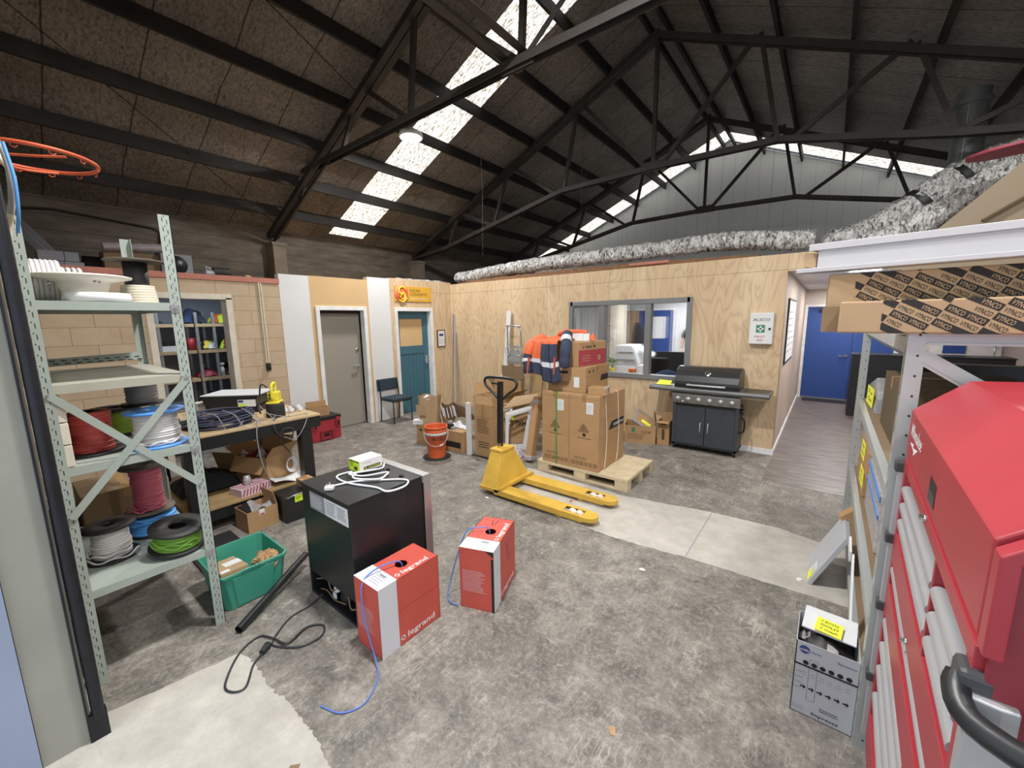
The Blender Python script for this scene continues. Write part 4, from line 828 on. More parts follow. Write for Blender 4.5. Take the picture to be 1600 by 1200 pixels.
# ================================================================ MIDDLE: PALLET JACK
t=thing('pallet_jack','yellow hand pallet jack with black handle parked in the middle of the floor','pallet jack',(-2.1,3.36,0))
for y0,y1 in ((3.06,3.23),(3.49,3.66)):
    b=B(); yc=(y0+y1)/2; z0,z1=.03,.085; x0,x1=-2.66,-1.62
    b.box(x0,x1-.22,y0,y1,z1-.006,z1); b.box(x1-.22,x1-.02,y0,y0+.04,z1-.006,z1); b.box(x1-.22,x1-.02,y1-.04,y1,z1-.006,z1)
    b.box(x0,x1,y0,y0+.006,z0,z1); b.box(x0,x1,y1-.006,y1,z0,z1)
    n=9; arc=[(x1-.02,y0)]+[(x1+.02+.10*math.sin(a),yc-(y1-y0)/2*math.cos(a)*.97) for a in [math.pi*i/n for i in range(n+1)]]+[(x1-.02,y1)]
    b.poly([(x,y,z0+.012) for x,y in arc],(0,0,z1-z0-.012))
    b.build('fork','jack_yellow',t,bev=.006)
    for k,xw in enumerate((x1-.15,x1-.075)): B().cyl((xw,yc-.032,.045),(xw,yc+.032,.045),.042,n=18).build('load_roller','offwhite',t)
    b=B(); b.bar((x1-.4,yc,.05),(x1-.2,yc,.028),.03,.02); b.cyl((x1-.25,y0+.01,.03),(x1-.25,y0+.03,.03),.025,n=12); b.build('push_rod','jack_yellow',t)
b=B(); b.poly([(-2.86,3.06,.05),(-2.62,3.06,.05),(-2.56,3.06,.085),(-2.56,3.66,.085),(-2.62,3.66,.05),(-2.86,3.66,.05)],(0,0,.035)); b.build('base_plate','jack_yellow',t,bev=.005)
b=B(); zt=.43   # tapered body
b.poly([(-2.62,3.07,.085),(-2.62,3.65,.085),(-2.70,3.47,zt),(-2.70,3.25,zt)],(-.02,0,0))
b.poly([(-2.64,3.07,.085),(-2.85,3.07,.085),(-2.85,3.25,zt),(-2.72,3.25,zt)],(0,.012,0)); b.poly([(-2.64,3.64,.085),(-2.85,3.64,.085),(-2.85,3.46,zt),(-2.72,3.46,zt)],(0,.012,0))
b.box(-2.86,-2.69,3.24,3.48,zt-.01,zt+.02); b.build('body','jack_yellow',t,bev=.006)
b=B(); b.cyl((-2.76,3.36,zt),(-2.76,3.36,zt+.03),.06,n=20); b.cyl((-2.85,3.2,.2),(-2.87,3.2,.2),.02,n=12); b.build('top_boss','jack_yellow',t,bev=.004)
b=B(); b.cyl((-2.84,3.35,.1),(-2.84,3.35,.42),.045,n=16); b.box(-2.9,-2.83,3.29,3.41,.24,.36); b.cyl((-2.86,3.25,.3),(-2.86,3.18,.31),.012,n=8); b.build('pump_unit','galv',t)
for y in (3.27,3.43): B().cyl((-2.84,y-.028,.09),(-2.84,y+.028,.09),.09,n=26).build('steer_wheel','offwhite' if y<3.3 else 'black_rubber',t)
b=B(); b.bar((-2.80,3.35,.42),(-2.78,3.35,1.19),.05,.055); b.build('tiller','black_satin',t,bev=.006)
hl=[(-2.79,3.35,.93)]
b=B(); cy=3.35; cx=-2.78
loop=[(cx,0,.99),(cx-.12,0,1.07),(cx-.205,0,1.13),(cx-.225,0,1.19),(cx-.17,0,1.225),(cx,0,1.232),(cx+.17,0,1.225),(cx+.225,0,1.19),(cx+.205,0,1.13),(cx+.12,0,1.07)]
b.tube([(x,cy,z) for x,_,z in loop],.0155,10,closed=True,sm=5); b.build('grip_loop','black_plastic',t)
b=B(); b.bar((cx-.12,cy,1.165),(cx,cy,1.155),.012,.018); b.build('release_lever','black_plastic',t)
for k in range(3): B().tube([(-2.815+.02*k,3.325,.44),(-2.815+.02*k,3.32,.49),(-2.81+.02*k,3.325,.5)],.006,6).build('chain','chrome',t)
# ================================================================ PALLET AND STACK
t=thing('wooden_pallet','pale wooden pallet carrying the stack of tall cartons','pallet',(-2.14,4.36,0))
PX0,PX1,PY0,PY1=-2.72,-1.56,3.98,4.76
for k in range(3):
    y=PY0+.0+k*.34; B().box(PX0,PX1,y,y+.1,0,.02).build('bottom_board','pallet_wood',t,bev=.002)
for k in range(3):
    for j in range(3):
        x=PX0+j*.505; y=PY0+k*.34; B().box(x,x+.15,y,y+.1,.02,.105).build('block','pallet_wood',t,bev=.002)
B().box(PX0,PX1,PY0-.004,PY1+.004,.105,.14).build('deck','pallet_wood',t,bev=.003)
def tall(cx,label,strap):
    t=carton('tall_carton',label,cx,4.335,.14,.372,.70,.865,0,'kraft',None,'tall cartons on the pallet',tape='y')
    def pr(b):
        y=-.3512; 
        for i,h in enumerate((.02,.05,.075,.095,.075,.05,.02)): b.quad((-.062+i*.0185,y,.44),(.009,0,0),(0,0,h+.012))
        b.face([(-.02,y,.405),(.005,y,.39),(.03,y,.405),(.02,y,.43),(-.01,y,.43)]); b.quad((-.08,y,.37),(.17,0,0),(0,0,.006))
        icons(b,(-.155,y,.05),(1,0,0),(0,0,1),.042,6); rows(b,(-.12,y,.115),(1,0,0),(0,0,1),.2,.035,2,0,3,.25)
    prints(t,pr,['print_black'])
    prints(t,lambda b:(b.quad((.03,-.3515,.66),(.085,0,0),(0,0,.13)),),['paper'],'paper_label')
    prints(t,lambda b:(rows(b,(.04,-.352,.67),(1,0,0),(0,0,1),.065,.1,5,0,6,.3)),['print_grey'],'label_print')
    prints(t,lambda b:(b.quad((-.186,-.3512,.825),(.372,0,0),(0,0,.003)),b.quad((.1868,-.35,.38),(0,.7,0),(0,0,.003)),b.quad((.1868,-.35,.60),(0,.7,0),(0,0,.003))),['kraft_edge'],'score_line')
    return t
tl=tall(-2.472,'tall brown carton on the left of the pallet with a green strap','g')
tr=tall(-2.096,'tall brown carton on the right of the pallet, dark banner on its side','w')
prints(tr,lambda b:(b.face([(.1872,-.1,.44),(.1872,.33,.44),(.1872,.33,.53),(.1872,-.02,.53)],0),b.text('POWER TITAN',(.188,.03,.465),(0,1,0),(0,0,1),.035,1,.28)),['print_black','print_white'],'banner')
t=thing('green_strap','green strap around the left tall carton','strap',(-2.45,3.98,.1)); b=B(); b.box(-2.46,-2.447,3.973,3.982,.14,1.007); b.box(-2.46,-2.447,3.975,4.69,1.0065,1.0085); b.build('strap_band','strap_green',t)
for k,y in enumerate((4.12,4.45)): 
    t=thing('white_strap','pale cord tied around the right tall carton, %s the pallet front'%('nearer' if k==0 else 'further from'),'strap',(-1.9,y,.5)); B().tube([(-1.94,y,1.01),(-1.905,y+.005,.99),(-1.9,y+.02,.8),(-1.895,y+.04,.55),(-1.898,y+.03,.3),(-1.9,y,.16)],.005,6,sm=5).build('cord','strap_white',t)
z=1.007
t=carton('carton','wide brown carton with hand hole lying across the tall cartons',-2.40,4.41,z,.5,.64,.29,rad(2),'kraft')
def pr(b):
    y=-.3212; b.poly([(-.09,y,.215),(.02,y,.215),(.03,y,.23),(.02,y,.245),(-.09,y,.245),(-.1,y,.23)],(0,.0006,0)); icons(b,(-.2,y,.085),(1,0,0),(0,0,1),.035,5); b.quad((-.19,y,.07),(.17,0,0),(0,0,.004))
    x=.2512; b.face([(x,.08,.1),(x,.31,.1),(x,.31,.17),(x,.11,.17)]); b.quad((x,-.25,.23),(0,.05,0),(0,0,.02)); b.face([(x,-.14,.225),(x,-.10,.225),(x,-.12,.265)])
prints(t,pr,['print_black']); prints(t,lambda b:b.quad((.1,-.3215,.06),(.07,0,0),(0,0,.12)),['paper'],'paper_label')
prints(t,lambda b:(b.quad((.2512,-.32,.185),(0,.64,0),(0,0,.003))),['kraft_edge'],'score_line')
z3=z+.292
t=carton('carton','brown carton with dark red side panel, topmost large box of the stack',-2.42,4.42,z3,.44,.54,.285,rad(-9),'kraft')
prints(t,lambda b:(b.quad((.2212,-.27,.012),(0,.54,0),(0,0,.18)),),['carton_red'],'red_panel')
prints(t,lambda b:(rows(b,(.2222,-.21,.05),(0,1,0),(0,0,1),.17,.09,3,1,2,.3),b.quad((.2222,.1,.06),(0,.06,0),(0,0,.06),1),b.quad((.2222,.112,.072),(0,.036,0),(0,0,.036),2),b.text('REXEL',(.2222,-.14,.215),(0,1,0),(0,0,1),.028,0,.12),b.face([(.2222,-.2,.21),(.2222,-.17,.21),(.2222,-.185,.255)],2),b.quad((.2222,.02,.215),(0,.03,0),(0,0,.028),0)),['print_black','kraft','carton_red'])
prints(t,lambda b:b.quad((.03,-.2715,.14),(.085,0,0),(0,0,.1)),['paper'],'paper_label')
z4=z3+.287
t=thing('white_box','small white carton on top of the stack beside the jacket','box',(-2.42,4.45,z4),rad(20)); b=B(t.matrix_basis); b.box(-.13,.05,-.06,.06,0,.09); b.box(.052,.13,-.06,.06,0,.085); b.build('box_body','white_plastic',t,bev=.002)
t=thing('orange_glove','crumpled orange hi vis cloth lying on top of the stack by the white box','cloth',(-2.28,4.45,z4)); rr=random.Random(6)
B().grid(lambda u,v:(-2.33+.1*u,4.47+.1*v,z4+.005+.075*math.sin(u*3.14)*math.sin(v*3.14)*(1+.3*math.sin(u*11))+rr.uniform(0,.008)),8,8).build('cloth','hiviz',t)
t=carton('parcel','small brown parcel with white address label on the tall cartons',-1.99,4.14,z,.21,.16,.085,rad(8),'kraft')
prints(t,lambda b:(b.quad((.1055,-.05,.01),(0,.1,0),(0,0,.07)),b.quad((.06,-.05,.0862),(.045,0,0),(0,.1,0))),['paper'],'paper_label'); prints(t,lambda b:rows(b,(.1062,-.04,.015),(0,1,0),(0,0,1),.08,.06,5,0,2,.3),['blue_print'],'label_print')
# jacket
t=thing('work_jacket','orange and navy hi vis work jacket with silver bands draped over the stack','jacket',(-2.6,4.1,1.4))
def jk(u,v,x0,x1,yt,zt,ze,ph,dep=.0):
    # u across, v along: over the top then down
    x=x0+(x1-x0)*u+.02*math.sin(6*v+ph); f=.028*math.sin(u*13+ph)*min(1,v*1.5)
    if v<.3: k=v/.3; return (x,yt+.38*(1-k)-.05*k,zt+.012+.02*math.sin(u*9+ph)*(1-k)+.025*math.sin(3.14*k))
    k=(v-.3)/.7; return (x-.03*k*(1-2*u),yt-.05-.035*math.sin(min(1,k*2)*1.57)+f-dep,zt+.012-(zt-ze)*k+.025*math.sin(u*5+ph)*k)
band=lambda u,v: 2 if (.44<v<.52 or .70<v<.78) else (0 if v<.66 else 1)
band2=lambda u,v: 2 if (.66<v<.74) else (0 if v<.56+.12*math.sin(u*3.1) else 1)
B().grid(lambda u,v: jk(u,v,-2.86,-2.62,4.11,z4+.0,1.17,0.3,.0),18,36,band2).build('jacket_front',['hiviz','navy','reflect'],t,solid=.006)
B().grid(lambda u,v: jk(u,v,-2.66,-2.45,4.09,z4+.01,1.12,2.,.03),18,36,lambda u,v:(2 if .66<v<.74 else (0 if v<.36 else 1))).build('jacket_front',['hiviz','navy','reflect'],t,solid=.006)
def sleeve(pts,r0,r1,mats,mf,name):
    P=smooth_pts(pts,8); b=B(); o=len(b.f); b.tube(P,lambda s:r0+(r1-r0)*s+.003*math.sin(s*23),14,caps=False)
    n=14
    for i in range(len(P)-1):
        for k in range(n): b.m[i*n+k]=mf(i/(len(P)-1))
    b.build(name,mats,t,solid=.005)
sleeve([(-2.5,4.3,z4+.07),(-2.42,4.14,z4+.06),(-2.36,4.03,z4-.04),(-2.35,3.99,z4-.17),(-2.36,3.985,z4-.28)],.062,.056,['navy','reflect','hiviz'],lambda s:1 if .3<s<.4 else 0,'sleeve')
sleeve([(-2.8,4.25,z4+.03),(-2.88,4.1,z4-.03),(-2.9,4.02,z4-.2),(-2.885,4.0,1.3),(-2.88,4.0,1.2)],.06,.05,['hiviz','navy','reflect'],lambda s:2 if .5<s<.6 else (0 if s<.42 else 1),'sleeve')
b=B(); b.bar((-2.47,3.965,1.42),(-2.475,3.96,1.22),.03,.008); b.build('hem_strip','hiviz',t); b=B(); b.bar((-2.84,3.97,1.4),(-2.85,3.965,1.2),.035,.008); b.build('hem_strip','hiviz',t)
b=B(); b.tube([(-2.7,4.45,z4+.06),(-2.6,4.35,z4+.1),(-2.45,4.4,z4+.11),(-2.35,4.5,z4+.10)],.03,10,sm=5); b.build('collar','hiviz',t)
# ================================================================ BOXES LEFT OF THE PALLET
t=carton('long_carton','long low brown carton on the floor behind the orange bucket',-4.4,3.96,0,.93,.21,.3,rad(3.2),'kraft',tape=None)
prints(t,lambda b:(b.quad((.03,-.1057,.06),(.40,0,0),(0,0,.085)),b.quad((.06,-.1062,.085),(.02,0,0),(0,0,.03),1),b.text('M',(-.4,-.1057,.2),(1,0,0),(0,0,1),.05)),['print_black','kraft'],'banner')
prints(t,lambda b:(b.quad((-.46,-.1057,.155),(.92,0,0),(0,0,.003)),b.quad((-.46,-.1057,.03),(.92,0,0),(0,0,.003))),['kraft_edge'],'score_line')
z=.3
t=thing('paper_bag','crumpled brown paper bag standing on the long carton','paper bag',(-4.8,4.05,z)); M=Matrix.Translation((-4.76,4.02,z+.001))@Matrix.Rotation(rad(30),4,'Z')
def bag(u,v):
    a=u*2*math.pi; c,s=math.cos(a),math.sin(a); q=max(abs(c),abs(s)); w=.15*(1+.12*v)*(1+.05*math.sin(3*a+6*v)); d=.1*(1+.35*v*math.sin(a*2+1))
    return (w*c/q*.9,d*s/q,.42*v*(1+.05*math.sin(4*a)))
b=B(M); b.grid(bag,28,8); b.box(-.13,.13,-.09,.09,0,.004); b.build('bag_wall','kraft_light',t)
b=B(M); b.poly([(-.16,-.13,.14),(-.02,-.14,.14),(-.02,-.14,.3),(-.17,-.13,.3)],(0,.005,0)); b.build('torn_flap','kraft_light',t)
b=B(M); rr=random.Random(9); b.grid(lambda u,v:(-.1+.16*u,-.08+.16*v,.36+.06*math.sin(u*3)*math.sin(v*3)+rr.uniform(0,.03)),6,6); b.build('white_tissue','white_plastic',t)
t=thing('binder','small stack of white folders on the left end of the long carton','folders',(-5.0,4.0,z)); 
M=Matrix.Translation((-4.79,3.93,z+.002))@Matrix.Rotation(rad(30),4,'Z')
b=B(M)
for k in range(3): b.box(-.15,.0,-.09,.02,.001+k*.022,.02+k*.022)
b.build('folder','paper',t,bev=.002)
t=thing('patterned_paper','crumpled patterned brown packing paper behind the long carton','paper',(-4.6,4.5,0)); rr=random.Random(12)
def pk(u,v): return (-4.98+.6*u,4.35+.3*v+.03*math.sin(u*14),.001+.62*(1-v*.55)*(math.sin(min(1,u*4)*1.57))*(.9+.05*math.sin(u*11+v*3)))
b=B(); b.grid(pk,22,10,0,False); b.build('packing_paper','kraft_light',t)
b=B()
for k in range(9): 
    u=.12+.08*k; p=Vector(pk(u,.1)); b.bar(p+Vector((0,-.045,-.02)),p+Vector((.05,-.05,-.18)),.014,.004)
b.build('paper_stripe','paper',t)
t=thing('white_rags','crumpled white plastic on the back of the long carton','plastic sheet',(-4.3,4.02,z)); rr=random.Random(5); b=B(Matrix.Translation((-4.17,4.035,z+.002))); b.grid(lambda u,v:(-.2+.38*u,-.02+.1*v,.004+.07*math.sin(u*3.14)*math.sin(v*3.1)*(1+.4*math.sin(u*15))+rr.uniform(0,.01)),16,6,0,False); b.build('sheet','paper',t)
t=thing('black_charger','small black adaptor with grey top on the long carton','adaptor',(-4.22,3.93,z)); b=B(Matrix.Translation((-4.2,3.945,z+.001))); b.box(-.06,.01,-.035,.035,0,.075); b.build('adaptor_body','black_plastic',t,bev=.004); b=B(Matrix.Translation((-4.2,3.945,z+.076))); b.box(-.055,-.005,-.03,.03,0,.04); b.box(.012,.06,-.035,.035,-.075,-.04); b.build('adaptor_top','print_grey',t,bev=.003)
t=thing('foam_block','pale green striped foam block on the long carton beside the adaptor','foam block',(-4.4,3.93,z)); b=B(); b.box(-4.43,-4.34,3.9,3.98,z+.001,z+.05); b.build('foam','white_plastic',t); b=B(); 
for k in range(3): b.box(-4.424+.03*k,-4.416+.03*k,3.8992,3.8998,z+.006,z+.046)
b.build('stripe','bin_green',t)
# bucket
t=thing('orange_bucket','orange plastic bucket with wire handle standing on a dark disc','bucket',(-4.08,3.6,0)); bx,by=-4.19,3.56
bx,by=-4.13,3.58
B().lathe([(r*.93,z*1.09) for r,z in ((.13,.012),(.152,.33),(.165,.335),(.168,.35),(.157,.36),(.16,.385),(.172,.39),(.172,.405),(.16,.408),(.158,.39),(.148,.34),(.122,.02),(0,.018))],40,0,(bx,by,0)).build('bucket_wall','bucket_orange',t)
B().lathe([(.144,.328),(.147,.328),(.155,.375),(.152,.375)],40,0,(bx,by,0)).build('pale_band','print_white',t)
ca=math.atan2(-by,-bx)
b=B(); b.tube([(bx+.162*math.cos(a),by+.162*math.sin(a),.365-.17*math.sin((a-ca+1.75)/3.5*math.pi)) for a in [ca-1.75+3.5*k/14 for k in range(15)]],.004,6,sm=2); b.build('wire_handle','alu_white',t)
b=B(); b.tube([(bx+.166*math.cos(a),by+.166*math.sin(a),.365-.17*math.sin((a-ca+1.75)/3.5*math.pi)) for a in [ca+.25+.3*k/4 for k in range(5)]],.011,8); b.build('grip','offwhite',t)
b=B()
dr=Vector((math.cos(ca),math.sin(ca),0)); uu=Vector((-dr.y,dr.x,0))
for i,chh in enumerate('M-TILL'):
    a=ca-.35+.2*i; d=Vector((math.cos(a),math.sin(a),0)); b.text(chh,Vector((bx,by,.262))+d*.1415,Vector((-d.y,d.x,0)),(0,0,1),.05,0,.028,.2)
b.build('lettering','print_black',t)
t=thing('rubber_disc','flat dark rubber disc under the orange bucket','disc',(bx,by,0)); B().lathe([(0,0),(.19,0),(.19,.011),(0,.0115)],36,0,(bx,by,0)).build('disc','black_rubber',t)
# tall narrow carton with folded top
t=thing('white_board','long white board standing on end beside the tall narrow carton','board',(-3.84,3.9,0)); B().box(-3.85,-3.79,3.88,3.93,0,.74).build('board','white_paint',t,bev=.003)
t=carton('tall_narrow_carton','tall narrow brown carton covered in printing, flaps up, beside the white board',-3.585,4.06,0,.33,.22,.73,rad(2),'kraft',(-20,12,10,-8),th=.005)
prints(t,lambda b:(rows(b,(-.12,-.1107,.33),(1,0,0),(0,0,1),.22,.2,8,0,3,.45),rows(b,(-.1,-.1107,.12),(1,0,0),(0,0,1),.2,.1,3,0,6,.5),b.quad((-.04,-.1108,.56),(.05,0,0),(0,0,.17),1),b.quad((-.1,-.1107,.545),(.2,0,0),(0,0,.006))),['print_brown','kraft_tape'])
t=thing('rubber_mat','dark rubber base under the tall narrow carton','mat',(-3.58,4.02,0)); B().box(-3.8,-3.36,3.9,4.2,0,.006).build('mat','black_rubber',t)
# carton with raised lid behind
t=carton('carton','large brown carton with flaps raised behind the tall narrow carton',-4.15,4.97,0,.56,.42,.66,0,'kraft',(None,3,35,60),th=.006)
t=carton('carton','small brown carton leaning open at the back behind the tall carton',-4.35,5.4,0,.5,.4,.85,0,'kraft_dark',(None,-3,None,None))
prints(t,lambda b:(b.quad((.04,-.2007,.9),(.05,0,0),(0,0,.04))),['print_white'],'paper_label')
# leaning white frames
gtop=.72
for k in range(4):
    x=-3.5
    t=thing('leaning_window','white aluminium window frame leaning behind the pallet jack, %s from the tall narrow carton'%ORD[k],'frame',(x,4.5,0),0,'leaning white frames')
    o=Vector(((0,0,0),(-.21,-.18,0),(.05,-.05,0),(.10,-.095,0))[k]); b=B(); A=Vector((-3.6,4.44,0))+o; Bq=Vector((-3.415,4.63,0))+o; ut=Vector((-.035,.07,.5)); u2=Vector((0,.17,.58))
    for p,q in ((A,A+ut),(Bq,Bq+u2),(A+ut*.98,Bq+u2*.98),(A+ut*.03,Bq+u2*.03)): b.bar(p,q,.035,.02,0,(-.55,.75,.1))
    b.build('frame_bars','white_paint',t)
t=thing('upside_carton','brown carton with HALO lettering upside down leaning behind the white frames','cardboard box',(-3.4,4.7,0)); M=Matrix.Translation((-3.60,4.71,.001))@Matrix.Rotation(rad(37),4,'Z'); b=B(M); b.poly([(-.2,0,0),(.24,.02,0),(.2,.12,.6),(-.2,.1,.58)],(0,.12,0)); b.build('carton_body','kraft',t)
b=B(M); b.text('HALO',(.15,.04,.345),(-1,-.03,0),(0,-.16,-1),.085,0,.27); b.build('lettering','print_black',t)
note('sticky_note','yellow green sticky note on the HALO carton behind the white frames',M@Vector((-.17,.035,.345)),M.to_3x3()@Vector((.12,.004,0)),M.to_3x3()@Vector((0,.02,.12)),None,'note_green')
t=thing('cardboard_sheet','flat brown cardboard sheet lying on top of the white frames','cardboard sheet',(-3.42,4.55,.66)); b=B(); b.poly([(-3.68,4.5,.56),(-3.42,4.78,.62),(-3.36,4.98,.74),(-3.66,4.74,.70)],(0,0,.012)); b.build('sheet','kraft_light',t)
t=thing('plastic_wrap','crumpled clear plastic wrap on the floor behind the pallet jack','plastic wrap',(-3.3,4.25,0)); rr=random.Random(15); b=B(); b.grid(lambda u,v:(-3.5+.36*u,4.12+.22*v,.004+.14*math.sin(u*3.14)*math.sin(v*3.14)+rr.uniform(0,.02)),12,8,0,False); b.build('film','bubble',t)
# long tube carton leaning
t=thing('tube_carton','tall brown cardboard tube package leaning against the pallet stack','cardboard tube',(-3.0,4.2,0)); b=B(); p=Vector((-2.98,4.17,.012)); q=Vector((-3.0,4.42,.83)); b.bar(p,q,.13,.1,0,(1,0,0)); b.build('tube_wall','kraft',t,bev=.02)
b=B(); d=(q-p).normalized(); b.bar(q-d*.1,q-d*.05,.134,.104,0,(1,0,0)); b.build('clear_tape','bubble',t); b=B(); b.bar(p-d*.003,p+d*.07,.15,.12,0,(1,0,0)); b.build('bubble_wrap','bubble',t,bev=.02)
t=thing('brown_strip','thin brown card strip standing beside the pallet stack','cardboard strip',(-2.8,4.3,0)); b=B(); b.bar((-2.80,4.3,.0),(-2.78,4.42,.85),.08,.03,0,(1,0,0)); b.build('strip','kraft_dark',t)
# trolley, planks and rods leaning on the plywood
t=thing('hand_trolley','aluminium hand trolley standing against the plywood wall','hand trolley',(-4.62,6.0,0))
b=B(); xa,xb=-4.78,-4.47; yb=6.0
b.tube([(xb,yb,.1),(xb,yb,1.62),(xb-.03,yb-.02,1.71),(xb-.1,yb-.03,1.74),(xa,yb-.03,1.74)],.016,10,sm=4); b.tube([(xa,yb,.1),(xa,yb,1.74)],.016,10); b.build('frame_tube','alu',t)
for k,zz in enumerate((.3,.6,.95,1.05,1.35)): B().bar((xa,yb,zz),(xb,yb,zz),.02,.045).build('cross_bar','alu',t)
b=B(); b.box(xa+.02,xb-.02,yb-.02,yb-.014,1.08,1.3); b.build('back_plate','galv',t)
b=B(); b.box(xa-.02,xb+.02,yb-.22,yb,0,.012); b.build('toe_plate','alu',t)
for xx in (xa+.02,xb-.02): B().tube([(xx+.055*math.cos(a),yb-.03,1.27+.085*math.sin(a)) for a in [j*math.pi/9 for j in range(18)]],.009,7,closed=True).build('loop_handle','alu_white',t)
for xx in (xa-.03,xb+.03): B().cyl((xx-.02,yb+.07,.1),(xx+.02,yb+.07,.1),.1,n=20).build('wheel','black_rubber',t)
t=thing('white_plank','tall white plank leaning in front of the plywood behind the hand trolley','plank',(-4.95,6.15,0)); B().bar((-4.99,6.08,.0),(-4.9,6.22,2.02),.1,.03,0,(0,1,0)).build('plank','white_paint',t)
t=thing('board_offcut','plywood offcut leaning on the wall beside the hand trolley','board',(-4.25,6.1,0)); B().poly([(-4.4,6.1,0),(-4.13,6.1,0),(-4.13,6.24,1.1),(-4.4,6.24,1.12)],(0,.015,0)).build('board','bench_wood_worn',t)
for k,(x0,x1,zt,m) in enumerate(((-6.47,-6.455,2.0,'alu'),(-6.42,-6.39,1.98,'alu_white'),(-6.40,-6.26,1.6,'alu'))):
    t=thing('metal_rod','thin aluminium rail leaning in the plywood corner, %s from the teal door'%ORD[k],'rail',(x1,6.1,0),0,'rails in the corner'); B().bar((x1,6.12,.0),(x0,6.245,zt),.02,.02).build('rail','alu' if k!=1 else 'alu_white',t)
# chair
t=thing('visitor_chair','dark vinyl visitor chair with black steel legs between the grey and teal doors','chair',(-6.3,4.52,0))
x0,x1,y0,y1=-6.5,-6.1,4.32,4.72
B().box(x0+.02,x1+.03,y0-.02,y1+.02,.42,.47).build('seat','chair_vinyl',t,bev=.015)
b=B(Matrix.Translation((x0-.0,0,0))@Matrix.Rotation(rad(-4),4,'Y')); b.box(.0,.035,y0-.03,y1+.03,.575,.79); b.build('backrest','chair_vinyl',t,bev=.015)
for y in (y0,y1): 
    b=B(); b.tube([(x1,y,.0),(x1,y,.40),(x1-.02,y,.415),(x0+.05,y,.415)],.0115,10); b.build('leg','black_satin',t)
    b=B(); b.tube([(x0+.0,y,0),(x0+.03,y,.42),(x0-.005,y,.75)],.0115,10,sm=3); b.build('leg','black_satin',t)
b=B(); b.tube([(x1,y0,.405),(x1,y1,.405)],.009,8); b.tube([(x0+.03,y0,.405),(x0+.03,y1,.405)],.009,8); b.build('seat_rail','black_satin',t)
# signs
t=thing('company_sign','orange company sign with swirl logo above the teal door','sign',(XL,5.2,2.36)); b=B(); b.box(XL,XL+.015,4.80,5.69,2.235,2.52); b.build('sign_board','sign_orange',t)
b=B(); c=Vector((XL+.022,4.97,2.375))
b.lathe([(.0,0),(.165,0),(.165,.006),(0,.006)],40,0,c+Vector((-.006,0,0)),(1,0,0)); b.build('logo_disc','sign_logo_red',t)
b=B(); P=lambda a,r,dy,dz:(c.x+.002,c.y+dy+r*math.cos(a),c.z+dz+r*math.sin(a))
b.tube([P(rad(a),.075,.005,.055) for a in range(20,280,20)]+[P(rad(a),.085,0,-.065) for a in range(80,-160,-20)],.018,8,sm=2); b.tube([P(rad(a),.045,.01,-.055) for a in range(200,-130,-20)],.012,8,sm=2); b.build('logo_swirl','sign_logo_yellow',t)
b=B(); b.tube([P(rad(a),.15,0,0) for a in range(0,360,12)],.006,6,closed=True); b.build('logo_rim','sign_rim',t)
b=B(); e=XL+.0158; b.text('SOLAR',(e,5.16,2.42),(0,1,0),(0,0,1),.05,0,.26); b.text('CONCEPTS',(e,5.16,2.35),(0,1,0),(0,0,1),.05,0,.42); b.text('Powered by the Sun',(e,5.17,2.28),(0,1,0),(0,0,1),.03,1,.42); b.build('lettering',['print_brown','print_white'],t)
t=thing('framed_notice','small framed notice on the plywood right of the teal door','notice',(XL,5.93,1.48)); b=B(); b.box(XL,XL+.02,5.82,6.04,1.3,1.66); b.build('notice_frame','print_brown',t); b=B(); b.box(XL+.0205,XL+.021,5.84,6.02,1.32,1.64); b.build('notice_sheet','paper',t); b=B(); b.quad((XL+.0215,5.87,1.53),(0,.12,0),(0,0,.05)); rows(b,(XL+.0215,5.86,1.36),(0,1,0),(0,0,1),.14,.12,4,1,2,.25); b.build('printing',['blue_print','print_grey'],t)
# ================================================================ PLYWOOD WALL: BARBECUE, FIRST AID
t=thing('barbecue','black gas barbecue with side shelves standing against the plywood wall under the window','barbecue',(-1.24,6.0,0))
x0,x1,yf,yb=-1.655,-.84,5.82,6.2
b=B(); b.box(x0,x1,yf+.02,yb,.09,.66); b.build('cart_body','black_satin',t)
for x in (x0-.005,x1-.035): B().box(x,x+.045,yf,yf+.05,.07,.70).build('cart_post','bbq_door',t,bev=.004)
xm=-1.235
for a,c in ((x0+.04,xm-.004),(xm+.004,x1-.035)): 
    d=B().box(a,c,yf+.004,yf+.022,.10,.63).build('door','bbq_door',t,bev=.004)
    hx_=c-.045 if a<xm-.1 else a+.045
    b=B(); b.tube([(hx_,yf+.004,.42),(hx_,yf-.03,.41),(hx_,yf-.03,.30),(hx_,yf+.004,.29)],.007,8,sm=2); b.build('door_handle','rail',d)
b=B(); b.box(x0-.005,x1+.01,yf-.0,yb,.07,.1); b.build('base_rail','black_satin',t,bev=.003)
b=B(); b.poly([(x0-.01,yf-.03,.68),(x0-.01,yf-.055,.80),(x0-.01,yf+.02,.84),(x0-.01,yf+.02,.68)],(x1-x0+.03,0,0)); b.build('control_panel','bbq_steel',t,bev=.004)
b=B(); b.lathe([(0,0)],3) if 0 else None
b.tube([(x0-.012,yf-.03,.865),(x1+.02,yf-.03,.865)],.032,14); b.box(x0-.01,x1+.02,yf-.03,yb,.835,.893); b.build('front_rail','bbq_shelf',t)
for k in range(6):
    x=x0+.07+k*.135; b=B(); b.lathe([(.034,0),(.034,.006),(.026,.008),(.024,.03),(.018,.034),(0,.034)],20,0,(x,yf-.046,.745),(0,-1,.2)); b.box(x-.005,x+.005,yf-.088,yf-.075,.735,.765); b.build('control_knob','galv',t)
    
